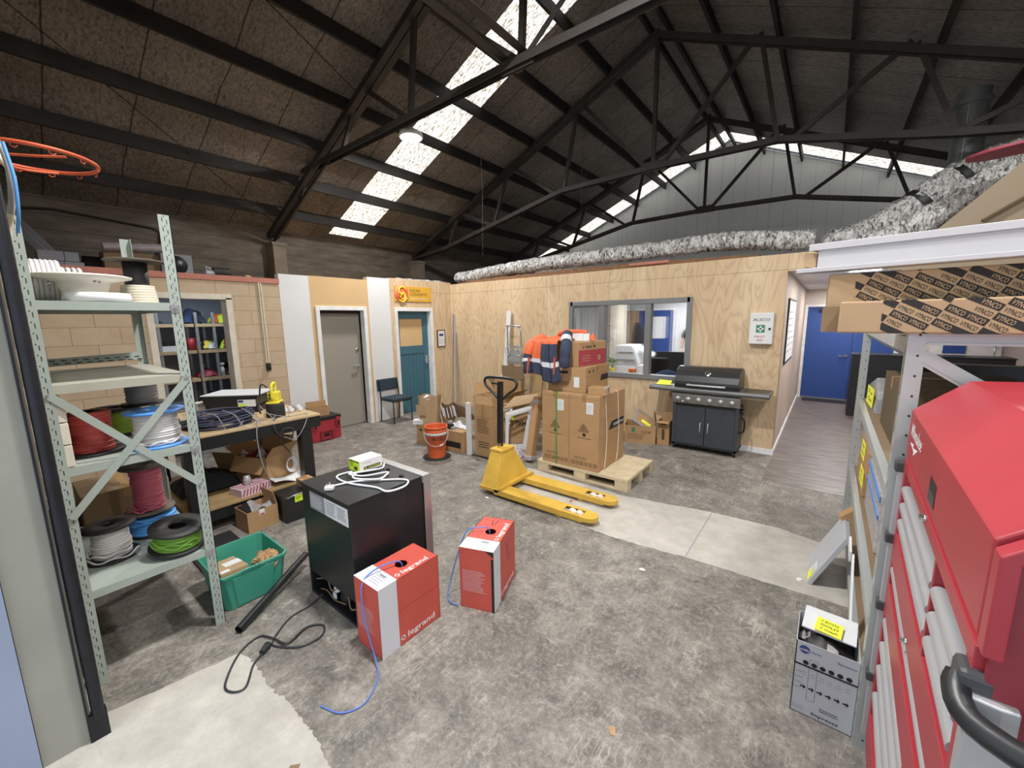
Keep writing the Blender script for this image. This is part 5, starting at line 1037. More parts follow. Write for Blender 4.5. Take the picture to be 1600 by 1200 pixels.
b=B(); b.lathe([(.018,0),(.018,.008),(0,.01)],14,0,(x0+.13,yf-.04,.705),(0,-1,.2)); b.build('igniter','chrome',t)
hood=[(yf-.02,.893),(yf-.035,.95),(yf-.03,.985),(yf+.0,1.06),(yf+.06,1.13),(yf+.14,1.17),(yf+.24,1.175),(yb-.02,1.14),(yb,1.06),(yb,.893)]
b=B(); b.poly([(x0+.01,y,z) for y,z in hood],(x1-x0-.02,0,0)); b.build('hood','bbq_enamel',t,bev=.006)
b=B(); b.tube([(xm-.22,yf-.03,.945),(xm-.22,yf-.075,.945),(xm-.2,yf-.085,.945),(xm+.2,yf-.085,.945),(xm+.22,yf-.075,.945),(xm+.22,yf-.03,.945)],.013,10,sm=2); b.build('hood_handle','rail',t)
b=B(); b.lathe([(.036,0),(.036,.006),(.03,.008),(0,.008)],24,0,(xm,yf+.016,1.095),(0,-.84,.54)); b.build('thermometer','chrome',t)
prints(t,lambda b:b.text('Gasmate',(xm-.06,yf-.024,1.02),(1,0,0),(0,.37,.93),.022,0,.12,.2),['print_white'],'lettering')
for a,c,nm in ((-1.99,x0-.012,1),(x1+.02,-.51,2)):
    b=B(); b.box(a,c,yf-.03,yb-.02,.855,.893); b.tube([(a,yf-.03,.865),(c,yf-.03,.865)],.032,14); b.box(a+.01,c-.01,yf+.01,yb-.03,.893,.895,1); b.build('side_shelf',['bbq_shelf','black_satin'],t,bev=.003)
for x in (x0+.02,x1-.02):
    for y in (yf+.05,yb-.06):
        b=B(); b.cyl((x-.012,y,.034),(x+.012,y,.034),.033,n=16); b.build('caster','black_rubber',t); B().box(x-.02,x+.02,y-.012,y+.012,.045,.072).build('caster_fork','chrome',t)
b=B(); b.cyl((x1+.0,yf+.1,.62),(x1+.05,yf+.1,.62),.03,n=12); b.tube([(x1+.02,yf+.1,.55),(x1+.06,yf+.1,.5),(x1+.06,yf+.1,.36),(x1+.0,yf+.1,.33)],.012,8,sm=3); b.build('hook','black_plastic',t)
t=thing('note_block','yellow sticky note on the left side shelf of the barbecue','sticky note',(-1.82,5.95,.895)); M=Matrix.Translation((-1.82,5.93,.896)); b=B(M); b.poly([(-.1,-.07,.0),(.1,-.07,.0),(.09,.03,.055),(-.09,.03,.055)],(0,.004,.004)); b.build('note_sheet','note_yellow',t); b=B(M); b.box(-.15,.15,-.08,.06,0,.006); b.build('backing_tray','black_plastic',t)
t=thing('first_aid_cabinet','white first aid cabinet with green cross on the plywood wall','first aid cabinet',(-.705,YB,1.69)); y=YB-.085
b=B(); b.box(-.838,-.572,y,YB,1.49,1.893); b.build('cabinet_box','white_paint',t,bev=.004); B().box(-.832,-.578,y-.012,y,1.495,1.888).build('door','white_paint',t,bev=.003)
b=B(); e=y-.0125; b.text('ALSCO',(-.80,e,1.79),(1,0,0),(0,0,1),.035,0,.19); b.quad((-.76,e,1.64),(.1,0,0),(0,0,.1),1); b.quad((-.72,e-.0006,1.655),(.02,0,0),(0,0,.07),2); b.quad((-.745,e-.0006,1.68),(.07,0,0),(0,0,.02),2)
b.text('FIRST',(-.775,e,1.575),(1,0,0),(0,0,1),.026,3,.12); b.text('AID',(-.745,e,1.53),(1,0,0),(0,0,1),.026,3,.07); b.build('lettering',['print_black','aid_green','print_white','aid_red'],t)
B().box(-.8,-.6,YB-.004,YB,1.5,1.88).build('wall_mount','galv',t); B().cyl((-.608,y-.012,1.69),(-.608,y-.026,1.69),.014,n=14).build('door_knob','black_plastic',t)
t=carton('carton','opened brown carton with yellow note beside the barbecue under the window',-2.15,5.93,0,.44,.36,.27,rad(17),'kraft',(None,None,100,-10))
prints(t,lambda b:(icons(b,(.02,-.1812,.16),(1,0,0),(0,0,1),.035,3),rows(b,(-.18,-.1812,.06),(1,0,0),(0,0,1),.25,.09,4,0,2,.25),b.quad((-.12,-.1812,.17),(.05,0,0),(0,0,.07),1)),['print_black','aid_green'])
t=thing('card_folder','grey edged card folder tilted on the opened carton','folder',(-2.05,5.9,.3)); b=B(Matrix.Translation((-2.08,5.9,.31))@Matrix.Rotation(rad(17),4,'Z')@Matrix.Rotation(rad(32),4,'Y')@Matrix.Rotation(rad(35),4,'X')); b.box(-.17,.17,-.13,.13,0,.02); b.box(-.14,.14,-.1,.1,.02,.023,1); b.build('folder',['print_grey','kraft'],t)
b=B(Matrix.Translation((-2.08,5.9,.31))@Matrix.Rotation(rad(17),4,'Z')@Matrix.Rotation(rad(32),4,'Y')@Matrix.Rotation(rad(35),4,'X')); b.box(-.05,.1,-.06,-.01,.023,.026); b.build('note','note_yellow',t)
t=carton('carton','narrow brown carton standing against the left side of the barbecue',-1.8,5.98,0,.17,.2,.36,rad(2),'kraft',(100,-5,None,None))
prints(t,lambda b:(b.face([(-.05,-.1012,.3),(.05,-.1012,.3),(0,-.1012,.34)]),b.quad((-.02,-.1012,.08),(.04,0,0),(0,0,.16)),icons(b,(-.06,-.1012,.25),(1,0,0),(0,0,1),.03,3)),['print_brown'])
t=thing('brown_paper','sheet of brown paper standing behind the narrow carton','paper',(-1.8,6.15,.4)); b=B(); b.poly([(-1.95,6.16,0),(-1.7,6.16,0),(-1.7,6.2,.78),(-1.8,6.2,.82),(-1.88,6.2,.6)],(0,.004,0)); b.build('paper','kraft_light',t)
def K(P,k): return [tuple(c+k*(q-c) for q,c in zip(p,(0,0,1.85))) for p in P]
# duct on top of the plywood wall
def duct(name,label,pts,r,wr=.012,n=18,sd=1):
    t=thing(name,label,'duct',pts[0]); P=smooth_pts(pts,14); rr=random.Random(sd); b=B(); o=len(b.v)
    b.tube(P,lambda s:r*(1+rr.uniform(-.09,.06)),n)
    b.v=[v+Vector((rr.uniform(-wr,wr),rr.uniform(-wr,wr),rr.uniform(-wr,wr))) for v in b.v]; b.build('duct_skin','duct_foil',t); return t
duct('foil_duct','long silver foil duct lying along the top of the plywood wall',[(-6.6,6.56,2.78),(-6.1,6.54,2.79),(-5.4,6.52,2.84),(-4.4,6.5,2.87),(-3.2,6.49,2.88),(-2.2,6.48,2.88),(-1.5,6.46,2.89),(-1.0,6.46,2.87),(-.55,6.48,2.81),(-.25,6.5,2.79)],.122)
t=thing('insulation_batt','brown fluffy insulation batt under the foil duct on the plywood wall','insulation',(-3,6.45,2.62)); rr=random.Random(22)
b=B(); n=60; vs=[]; 
for i in range(n+1):
    x=-6.3+5.5*i/n; h=.02+.045*math.sin(3.14*i/n)+rr.uniform(0,.02)*(1 if 2<i<n-2 else 0); yy=6.28+rr.uniform(-.012,.012); vs+=[(x,yy,2.621),(x,yy-.005,2.621+h),(x,6.6,2.621+h),(x,6.6,2.621)]
b.add(vs,[(4*i+k,4*i+k+1,4*i+k+5,4*i+k+4) for i in range(n) for k in range(3)],0,False); b.build('batt','insul',t)
t=thing('red_packet','flat red packet lying on top of the plywood wall by the duct','packet',(-2.2,6.3,2.66)); B().box(-2.55,-1.95,6.26,6.34,2.65,2.69).build('packet','timber_red',t)
t=thing('duct_end','short strip of foil duct end on the wall corner above the company sign','duct',(-6.6,5.9,2.7))
rr=random.Random(30); b=B(); b.tube([(-6.75,5.0+.1*k,2.60+rr.uniform(-.01,.015)) for k in range(14)],.095,12); b.build('duct_skin','duct_foil',t)
# ================================================================ RIGHT: STORAGE RACK
t=thing('storage_rack','galvanised pallet rack with cartons, standing behind the red tool chest','storage rack',(.7,3.3,0))
def upright(x,y,zt):
    b=B(); b.box(x,x+.05,y,y+.004,0,zt); b.box(x,x+.004,y+.004,y+.06,0,zt); b.box(x+.046,x+.05,y+.004,y+.06,0,zt)
    for i in range(int(zt/.075)):
        z=.05+i*.075; c=[(x+.031+.004*math.cos(a),y-.0006,z+.005*math.sin(a)) for a in (0,1.05,2.1,3.14,4.2,5.25)]; b.face(c,1)
        b.quad((x-.0006,y+.02,z),(0,.006,0),(0,0,.028),1)
    return b
for x,y in ((.23,2.068),(.23,4.48),(1.22,2.068),(1.22,4.48)): upright(x,y,1.805).build('upright',['rack_steel','steel_dark'],t)
for y in (2.075,4.49):
    for z in (1.76,):
        b=B(); b.box(.28,1.22,y,y+.03,z-.02,z+.02); b.box(.28,1.22,y-.012,y,z+.012,z+.02); b.box(.28,1.22,y-.012,y,z-.02,z-.012); b.build('end_brace','rack_steel',t)
    for p,q in (((.27,y+.015,1.70),(1.22,y+.015,1.05)),((1.22,y+.015,1.02),(.27,y+.015,.45))):
        b=B(); b.bar(p,q,.03,.045,0,(0,1,0)); d=(Vector(q)-Vector(p)).normalized(); n=Vector((0,1,0)).cross(d)
        for s in (-1,1): b.bar(Vector(p)+n*s*.02+Vector((0,-.018,0)),Vector(q)+n*s*.02+Vector((0,-.018,0)),.012,.006,0,(0,1,0))
        b.build('end_brace','rack_steel',t)
for z in (1.157,.56,.12):
    for x in (.237,1.225): b=B(); b.box(x,x+.035,2.12,4.5,z-.06,z); b.build('beam','rack_steel',t,bev=.003)
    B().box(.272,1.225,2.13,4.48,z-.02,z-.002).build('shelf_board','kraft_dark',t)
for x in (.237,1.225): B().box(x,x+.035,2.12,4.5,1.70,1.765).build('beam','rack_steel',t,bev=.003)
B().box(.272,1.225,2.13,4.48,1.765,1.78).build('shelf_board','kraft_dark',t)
# printed long cartons on top
def clip(poly,x0,x1,y0,y1):
    def half(P,f,g):
        out=[]
        for a,c in zip(P,P[1:]+P[:1]):
            fa,fc=f(a),f(c)
            if fa>=0: out.append(a)
            if (fa<0)!=(fc<0): k=fa/(fa-fc); out.append((a[0]+(c[0]-a[0])*k,a[1]+(c[1]-a[1])*k))
        return out
    for f in (lambda p:p[0]-x0,lambda p:x1-p[0],lambda p:p[1]-y0,lambda p:y1-p[1]):
        if poly: poly=half(poly,f,None)
    return poly
def vynco(b,M,W,Hh,ph=0,off=(0,0,0),x_start=0.0):
    """diagonal strips printed on a face: local x along W, z up Hh, normal -y"""
    an=rad(-30); c,s=math.cos(an),math.sin(an); L=.112; d=.0245
    T=lambda x,y,e:M@Vector((x,-e,y))
    for k in range(-24,56):
        for j in range(-8,12):
            u0=j*2*L+(k%2)*L+ph; v0=k*d*1.12
            P=[(u*c-v*s+W*.3,u*s+v*c+Hh*.5) for u,v in ((u0,v0),(u0+L,v0),(u0+L,v0+d),(u0,v0+d))]
            Q=clip(P,x_start,W,0,Hh)
            if len(Q)>2: b.face([T(x,y,.0008) for x,y in Q],0)
            for h in (0,1):   # dark strip carries pale words, the gap carries dark words
                for w_ in (0,1):
                    uu=u0+h*L+.005+w_*.054; vv=v0+.004
                    cs=[(u*c-v*s+W*.3,u*s+v*c+Hh*.5) for u,v in ((uu,vv),(uu+.048,vv),(uu+.048,vv+.0155),(uu,vv+.0155))]
                    if all(x_start+.001<x<W-.001 and .001<y<Hh-.001 for x,y in cs):
                        o=T(*cs[0],.0014); e1=T(*cs[1],.0014)-o; e2=T(*cs[3],.0014)-o
                        b.text('VYNCO',o,e1,e2,.0155,1 if h==0 else 0,.047,.15)
t=thing('long_printed_carton','long brown carton with black diagonal printing, lower one resting on the rack front','cardboard box',(.6,2.12,1.79)); M=Matrix.Translation((.024,2.06,1.781))@Matrix.Rotation(rad(-7),4,'Z')
b=B(M); b.box(0,1.25,0,.12,0,.12); b.build('carton_body','kraft_light',t,bev=.006)
b=B(M); vynco(b,M,1.25,.128,.02,x_start=.125) if 0 else vynco(B(),M,.01,.01); 
b=B(); vynco(b,M,1.25,.12,.02,x_start=.125); b.build('printing',['print_black','kraft_light'],t)
b=B(M); b.box(.1,1.25,-.001,.0,-.0005,.0); b.build('lower_flap','kraft_tape',t)
t=thing('long_printed_carton','taller long brown carton with black diagonal printing behind the lower one on the rack','cardboard box',(.6,2.3,1.79)); M=Matrix.Translation((-.018,2.17,1.781))@Matrix.Rotation(rad(1.5),4,'Z')
b=B(M); b.box(0,1.35,0,.26,0,.235); b.build('carton_body','kraft_light',t,bev=.005)
b=B(); vynco(b,M,1.35,.235,.05,x_start=.085); b.build('printing',['print_black','kraft_light'],t)
t=thing('cardboard_sheets','bundle of brown corrugated sheets sticking out beneath the long cartons','cardboard sheet',(.0,2.2,1.8)); b=B(); 
for k in range(3): b.box(-.03+.012*k,.25,2.142+.012*k,2.15+.012*k,1.782,1.885-.01*k)
b.build('sheet','kraft_dark',t)
# white aluminium channel
t=thing('white_channel','long white aluminium channel lying on top of the printed cartons','aluminium channel',(.6,2.2,2.03)); M=Matrix.Translation((-.085,2.20,2.03))@Matrix.Rotation(rad(-10),4,'Z')
b=B(M); b.box(.02,1.6,.0,.012,.018,.095); b.box(-.01,1.6,-.006,.13,.095,.113); b.box(-.012,1.6,-.008,-.004,.09,.118); b.box(.02,1.6,.12,.13,.018,.095); b.build('channel_wall','alu_white',t,bev=.002)
b=B(M); b.box(-.045,1.6,-.03,.05,.0,.012); b.box(-.045,1.6,-.034,-.028,.0,.018); b.build('lower_flange','alu_white',t,bev=.002)
b=B(M); b.box(-.01,1.6,-.0065,-.006,.108,.1095); b.build('groove','print_black',t)
b=B(M); b.poly([(.015,.01,.02),(.015,.115,.02),(-.035,.115,.03),(-.03,.01,.03)],(0,0,.06)); b.build('end_block','kraft_light',t)
t=thing('aluminium_strip','short white aluminium strip under the white channel end','aluminium channel',(-.05,2.3,2.0)); B().box(-.08,.2,2.19,2.21,2.017,2.021).build('strip','alu_white',t)
# sloping beige board with the batten
t=thing('beige_board','large beige board with a batten leaning across the rack top','board',(.9,3.5,2.2)); b=B(); b.poly([(.18,3.5,2.06),(.46,3.5,2.352),(.94,3.5,2.86),(2.2,3.5,2.86),(2.2,3.5,1.79),(.25,3.5,1.79)],(0,.02,0)); b.build('board','beige_board',t)
b=B(); b.bar((.62,3.49,2.36),(1.5,3.49,2.98),.012,.03,0,(0,1,0)); b.build('batten','kraft_shade',t)
# ducts going up at right
duct('foil_duct','front silver foil duct rising to the right above the hall entrance',K([(.2,6.2,2.62),(.55,6.25,2.74),(.9,6.3,2.98),(1.2,6.35,3.2),(1.5,6.4,3.4)],1.055),.13,.013,18,5)
dm=duct('foil_duct','middle silver foil duct with a black band rising beside the front one',K([(-.05,6.55,2.73),(.2,6.6,2.79),(.5,6.65,2.95),(.8,6.7,3.2),(1.1,6.75,3.38),(1.5,6.8,3.5)],1.05),.17,.016,18,6)
duct('foil_duct','rear silver foil duct lying against the middle one above the hall',K([(.05,6.95,2.75),(.35,6.95,2.95),(.7,7.0,3.2),(1.0,7.05,3.4)],1.065),.13,.014,18,7)
for p,q,r in (((.66,6.68,3.06),(.71,6.69,3.105),.195),((.97,6.72,3.27),(1.02,6.73,3.305),.19)):
    p,q=K([p,q],1.05); B().cyl(p,q,r,n=24).build('duct_band','black',dm)
t=dm; rr=random.Random(41)
B().grid(lambda u,v:(-.03+(.16+.02*math.sin(u*25+v*9))*math.cos(u*6.283)*math.sin(v*3.14159),6.87+.16*math.sin(u*6.283)*math.sin(v*3.14159),2.79+(.135+rr.uniform(-.008,.008))*math.cos(v*3.14159)),22,14).build('duct_end','duct_foil',t)
t=thing('flue_pipe','dark steel flue pipe passing through the roof at the right','flue pipe',(1.03,7.0,3.4)); b=B(); b.cyl((1.19,8.05,2.52),(1.19,8.05,4.62),.155,n=28); b.cyl((1.19,8.05,4.45),(1.19,8.05,4.5),.185,n=28); b.build('flue_wall','flue',t); b=B(); b.tube([(1.14,7.895,2.55),(1.14,7.895,4.5)],.006,6); b.build('seam','galv',t)
t=thing('red_board','red and white moulded board lying on the ducts beside the flue','board',(1.3,6.2,3.35)); M=Matrix.Translation((1.2,6.05,3.33))@Matrix.Rotation(rad(-4),4,'Y'); b=B(M)
n=20; b.poly([(.3*math.cos(a)*(1.0 if math.cos(a)<0 else 2.2),.2*math.sin(a),0) for a in [2*math.pi*k/n for k in range(n)]],(0,0,.03)); b.build('board','maroon',t,bev=.008)
b=B(M); b.poly([(.2*math.cos(a)*(1.0 if math.cos(a)<0 else 2.6),.13*math.sin(a),.031) for a in [2*math.pi*k/n for k in range(n)]],(0,0,.012)); b.lathe([(0,.043),(.07,.043),(.07,.055),(0,.056)],20,0,(.12,-.05,0)); b.build('white_inlay','offwhite',t)
# things in the rack
z=1.158
t=thing('parts_bag','clear plastic bag of parts with a yellow note on the rack beside the far upright','bag',(.33,4.1,z)); b=B(); b.poly([(.29,3.75,z),(.29,4.42,z),(.30,4.38,z+.15),(.31,4.1,z+.22),(.3,3.8,z+.15)],(.14,0,0)); b.build('bag_film','clear_wrap',t,bev=.02); B().box(.31,.4,3.85,4.3,z,z+.09).build('bag_contents','black',t)
note('sticky_note','yellow sticky note on the parts bag beside the far rack upright',(.286,4.32,z+.0),(0,-.52,.03),(0,-.03,.14),['5 x','Fan'],'note_yellow')
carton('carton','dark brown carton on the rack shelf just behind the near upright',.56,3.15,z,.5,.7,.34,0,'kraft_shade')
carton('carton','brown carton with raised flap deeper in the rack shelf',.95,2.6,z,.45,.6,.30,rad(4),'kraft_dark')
t=thing('black_sheet','large black flat sheet standing across the back of the rack shelf','panel',(.9,4.2,z)); B().box(.5,1.2,4.1,4.2,z,1.5).build('panel','black_satin',t)
t=thing('white_tray','small white folded tray on the rack shelf behind the near upright','tray',(.36,2.62,z)); b=B(); b.box(.30,.42,2.5,2.75,z,z+.012); b.box(.30,.31,2.5,2.75,z+.012,z+.1); b.build('tray','white_plastic',t)
z=.56
for k,(y,zz,l) in enumerate(((4.0,.86,'upper'),(4.15,.61,'lower'))):
    carton('carton','brown carton with a yellow note on the rack lower shelf, %s of the two'%l,.46,y-.15,.561 if k else .741,.36,.62,.178,0,'kraft')
    note('sticky_note','yellow sticky note on the %s carton of the rack lower shelf'%l,(.279,4.1-.1*k,.60 if k else .77),(0,-.3,.02),(0,-.02,.13),['30/','Hw'],'note_yellow',seed=k)
t=thing('blue_pack','stack of clear packs with blue edges on the rack lower shelf','packs',(.33,3.15,z)); b=B(); b.box(.29,.6,2.8,3.55,z+.002,z+.34); b.build('pack_film','bubble',t,bev=.01); b=B(); b.box(.286,.29,2.8,3.55,z+.30,z+.33); b.box(.286,.29,2.8,3.55,z+.2,z+.225); b.build('blue_edge','spool_blue',t)
z=.122
t=thing('wrapped_roll','bulky black item in crinkled plastic wrap on the rack bottom','wrapped bundle',(.45,3.0,z)); b=B(); b.box(.3,.8,2.6,3.5,.122,.47); b.build('bundle','black',t,bev=.03); b=B(); b.box(.292,.81,2.59,3.51,.123,.48); b.build('plastic_wrap','clear_wrap',t,bev=.03)
t=thing('green_carton','green printed carton on the floor of the rack behind the near upright','cardboard box',(.4,2.4,0)); b=B(); b.box(.28,.6,2.2,2.56,.122,.34); b.build('carton_body','green_pack',t); b=B(); b.box(.28,.6,2.2,2.56,.3405,.40); b.build('carton_lid','kraft',t)
t=thing('white_folded_strip','white folded strip leaning out of the rack','strip',(.27,2.9,.45)); b=B(); b.bar((.222,2.95,.45),(.222,2.45,.03),.01,.05,0,(0,0,1)); b.bar((.21,3.1,.47),(.21,2.95,.44),.01,.07,0,(0,0,1)); b.build('strip','white_plastic',t)
# grey panel leaning against the rack
t=thing('grey_panel_box','flat grey boxed panel leaning against the rack with a yellow note on it','panel',(.13,3.5,0)); b=B(); b.poly([(.02,3.28,.0),(.20,3.28,.40),(.225,3.28,.39),(.05,3.28,.0)],(0,.42,0)); b.build('panel_box','silver_print',t,bev=.003)
d=Vector((.18,0,.4)).normalized(); nn=Vector((-d.z,0,d.x)); o=Vector((.02,3.28,0))+nn*.0015
b=B(); b.quad(o+d*.03+Vector((0,.03,0)),(0,.12,0),d*.1,0); b.quad(o+d*.33+Vector((0,.05,0)),(0,.3,0),d*.03,0) if 0 else None; rows(b,o+nn*.001+d*.05+Vector((0,.05,0)),(0,1,0),d,.08,.06,3,1,3,.3); b.build('paper_label',['paper','print_grey'],t)
b=B(); b.quad(o+nn*.001+d*.02+Vector((0,.02,0)),(0,.11,0),d*.055,0); b.build('yellow_note','note_yellow',t)
b=B(); b.poly([(.20,3.60,.38),(.30,3.60,.5),(.28,3.60,.52),(.17,3.60,.40)],(0,.1,0)); b.build('carton_flap','kraft',t)
# coffee machine box by the rack foot
t=thing('silver_appliance_box','silver grey printed appliance box by the foot of the rack','appliance box',(.12,2.21,0)); M=Matrix.Translation((.11,2.113,0)); b=B(M)
b.box(-.108,.118,0,.003,0,.37); b.box(-.108,.118,.237,.24,0,.37); b.box(-.108,-.105,.003,.237,0,.37); b.box(.115,.118,.003,.237,0,.37); b.box(-.105,.115,.003,.237,0,.30); b.build('box_body','silver_print',t)
b=B(M); y=-.001; b.quad((-.108,y,.25),(.226,0,0),(0,0,.009),0); b.quad((-.108,y,0),(.004,0,0),(0,0,.37),0); b.quad((-.108,y,0),(.226,0,0),(0,0,.004),0)
for k in range(6): 
    x=-.066+k*.031; b.lathe([(0,0),(.011,0)],14,0,(x,y,.272),(0,-1,0),False); b.face([(x-.012,y,.148-.006),(x,y,.148-.006),(x,y,.14-.006),(x+.01,y,.152-.006),(x,y,.164-.006),(x,y,.156-.006),(x-.012,y,.156-.006)],0); rows(b,(x-.01,y,.2),(1,0,0),(0,0,1),.02,.03,2,1,k,.2)
for p,q,w_,h_ in ((-.052,.085,.0012,.21),(-.022,.085,.0012,.21),(-.052,.085,.03,.0012),(-.052,.294,.03,.0012)): b.quad((p,y,q),(w_,0,0),(0,0,h_),0)
rows(b,(-.1,y,.12),(1,0,0),(0,0,1),.03,.11,4,1,4,.2); rows(b,(-.1,y,.02),(1,0,0),(0,0,1),.05,.025,3,1,5,.3); rows(b,(.0,y,.05),(1,0,0),(0,0,1),.07,.022,2,0,6,.4); b.text('Impressa',(-.03,y,.018),(1,0,0),(0,0,1),.017,0,.1,.2)
b.lathe([(0,0),(.02,0)],20,2,(-.075,y,.335),(0,-1,0),False); b.text('wilfa',(-.092,y-.0006,.329),(1,0,0),(0,0,1),.009,3,.034); b.text('Grinder',(-.052,y,.33),(1,0,0),(0,0,1),.009,2,.04); b.text('Espressione',(.045,y,.325),(1,0,0),(0,0,1),.01,2,.065)
b.build('printing',['print_black','print_grey','blue_print','print_white'],t)
b=B(M); b.quad((-.1085,.02,.02),(0,.2,0),(0,0,.33)); b.build('side_panel','print_white',t)
t=thing('appliance_wrap','clear wrapped black appliance parts showing at the top of the silver box','plastic wrap',(.12,2.23,.3)); rr=random.Random(17); b=B(M); b.grid(lambda u,v:(-.1+.21*u,.01+.22*v,.302+.06*math.sin(u*3.14)*math.sin(v*3.14)+rr.uniform(0,.02)),10,8,lambda u,v:1 if math.sin(u*13)+math.sin(v*15+u*9)>.75 else 0); b.build('wrap',['black','bubble'],t)
t=thing('manual','white instruction booklet on top of the silver appliance box','booklet',(.13,2.27,.385)); b=B(Matrix.Translation((.12,2.26,.387))@Matrix.Rotation(rad(-4),4,'Z')@Matrix.Rotation(rad(6),4,'X')); b.box(-.1,.1,-.06,.1,0,.006); b.build('booklet','paper',t)
note('sticky_note','bright yellow handwritten note on the silver appliance box',(.062,2.2,.398),(.098,-.018,0),(.012,.09,.012),['2 BOWL','GOLD','+ mesh'])
# ================================================================ RED TOOL CHEST
t=thing('tool_chest','large red tool chest with silver drawer pulls standing in front of the rack','tool chest',(.5,1.45,0))
M=Matrix.Translation((.26,2.01,0))@Matrix.Rotation(math.atan(-.0313),4,'Z')   # local: x depth, -y along the front
D,W=.52,1.115
b=B(M); g=.0
def cab(z0,z1): 
    b.box(.035,D,-W,0,z0,z1)
cab(.12,.94); cab(.95,1.33)
b.box(0,.04,-W,0,.12,.27); b.box(0,.04,-W,0,.725,.845); b.box(0,.04,-W,0,.93,1.05); b.box(0,.04,-W,0,1.292,1.33)
for z0,z1,ys in ((1.05,1.292,(0,-.745,-W)),(.845,.93,(0,-W)),(.27,.725,(0,-.745,-W))):
    for k,y in enumerate(ys): 
        w_=.04 if k in (0,len(ys)-1) else .016
        a=y-w_ if k==0 else (y if k==len(ys)-1 else y-.008); b.box(0,.04,a,a+w_,z0,z1)
b.build('cabinet_body','tool_red',t,bev=.002)
b=B(M); e=.004; prof=[(0,1.345),(0,1.51),(.128,1.625),(.25,1.632),(D,1.632),(D,1.345)]; b.poly([(x,0,z) for x,z in prof],(0,-W+.003,0)); b.build('lid','tool_red',t,bev=.004)
b=B(M); b.box(.012,D,-W,-.0,1.329,1.347); b.build('lid_gap','tool_red_dark',t)
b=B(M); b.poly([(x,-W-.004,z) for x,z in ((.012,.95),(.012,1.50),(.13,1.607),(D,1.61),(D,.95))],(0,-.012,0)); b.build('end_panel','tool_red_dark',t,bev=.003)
b=B(M); b.poly([(x,-W-.002,z) for x,z in ((.0,1.335),(.0,1.5),(.127,1.615),(D,1.622),(D,1.60),(.13,1.593),(.022,1.492),(.022,1.335))],(0,-.035,0)); b.build('end_lip','tool_red',t,bev=.003)
def drawer(z0,z1,y0,y1,zr,r):
    d=B(M); d.box(.026,.036,y1+.002,y0-.002,z0,z1); d=d.build('drawer','rail' if 1 else 'tool_red',t,bev=.002)
    b=B(M); b.tube([(.013,y0-.004,zr),(.013,y1+.004,zr)],r,14); b.build('drawer_pull','rail',d)
for (ya,yb) in ((-.042,-.736),(-.754,-W+.042)):
    for k in range(3): drawer(1.055+.063*k,1.055+.063*k+.06,ya,yb,1.095+.063*k,.0165)
    drawer(1.246,1.288,ya,yb,1.284,.006)
    n=4; z0=.275
    for k,hh in enumerate((.12,.12,.1,.1)): drawer(z0,z0+hh-.006,ya,yb,z0+hh-.03,.0165); z0+=hh+.002
drawer(.85,.926,-.042,-W+.042,.905,.0155)
for y,z in ((-.555,1.318),(-.55,.948)): 
    b=B(M); b.lathe([(.009,0),(.009,.005),(.006,.006),(.007,.013),(0,.014)],14,0,(-.0,y,z),(-1,0,0)); b.build('lock','chrome',t)
b=B(M); b.quad((-.0008,-.54,1.37),(0,-.095,.0),(0,0,.062),0); b.quad((-.0012,-.545,1.372),(0,-.085,0),(0,0,.028),1); b.build('lid_handle',['black','clip'],t)
b=B(M); e=-.001; b.text('Milwaukee',(e,-.07,1.435),(0,-1,0),(0,0,1),.045,0,.26,.25)
b.face([(e,-.08,1.408),(e,-.17,1.422),(e,-.165,1.408),(e,-.27,1.425),(e,-.18,1.385),(e,-.185,1.399)],0); b.build('lettering','print_white',t)
for y0,zt in ((.004,1.30),(-W-.03,1.26)):
    b=B(M); xq=-.014 if y0>0 else -.004; b.poly([(xq,y0,.12),(.03,y0-.004,.12),(.05,y0+.0,.12),(.05,y0+.03,.12),(xq,y0+.03,.12)],(0,0,zt-.12)); b.build('corner_post','rail',t,bev=.003)
for z in (1.27,.985,.7,.38):
    b=B(M); b.box(-.024,.03,-.002,.036,z,z+.04); b.build('corner_clip','clip',t,bev=.006)
b=B(M); y=-W-.012
b.tube([(-.006,y+.02,1.265),(-.012,y-.0,1.25),(.0,y-.045,1.235),(.08,y-.085,1.235),(.25,y-.09,1.235),(.42,y-.085,1.235),(.5,y-.04,1.235),(.51,y+.01,1.235)],.02,6,sm=4); b.build('push_handle','black_plastic',t)
b=B(M); b.box(-.016,.03,y-.005,y+.05,1.235,1.29); b.build('handle_bracket','clip',t,bev=.01)
for x in (.08,D-.08):
    for yy in (-.1,-W+.1): b=B(M); b.cyl((x,yy-.02,.06),(x,yy+.02,.06),.06,n=18); b.box(x-.03,x+.03,yy-.025,yy+.025,.07,.12); b.build('caster','black_rubber',t)
# ================================================================ HALL
t=thing('whiteboard','framed pale planner board on the hall wall around the plywood corner','whiteboard',(-.47,7.4,1.65)); b=B(); b.box(-.475,-.455,6.75,8.05,1.18,2.09); b.build('board_frame','black',t); b=B(); b.box(-.4548,-.454,6.78,8.02,1.21,2.06); b.build('board_face','paper',t); b=B(); rows(b,(-.4535,6.85,1.3),(0,1,0),(0,0,1),1.1,.65,7,0,3,.12); b.build('planner_lines','blue_print',t)
t=thing('black_cabinet','large black cabinet standing in the hall before the blue doors','cabinet',(1.3,9.9,0)); b=B(); b.box(.37,2.3,9.6,10.1,.0,1.13); b.build('cabinet_body','black_satin',t,bev=.01); B().box(.36,2.31,9.59,10.11,1.131,1.15).build('cabinet_top','black_satin',t)
t=thing('door_mat','dark mat on the hall floor before the blue door','mat',(0,11.05,0)); B().box(-.36,.4,10.85,11.22,.003,.012).build('mat','black_rubber',t)
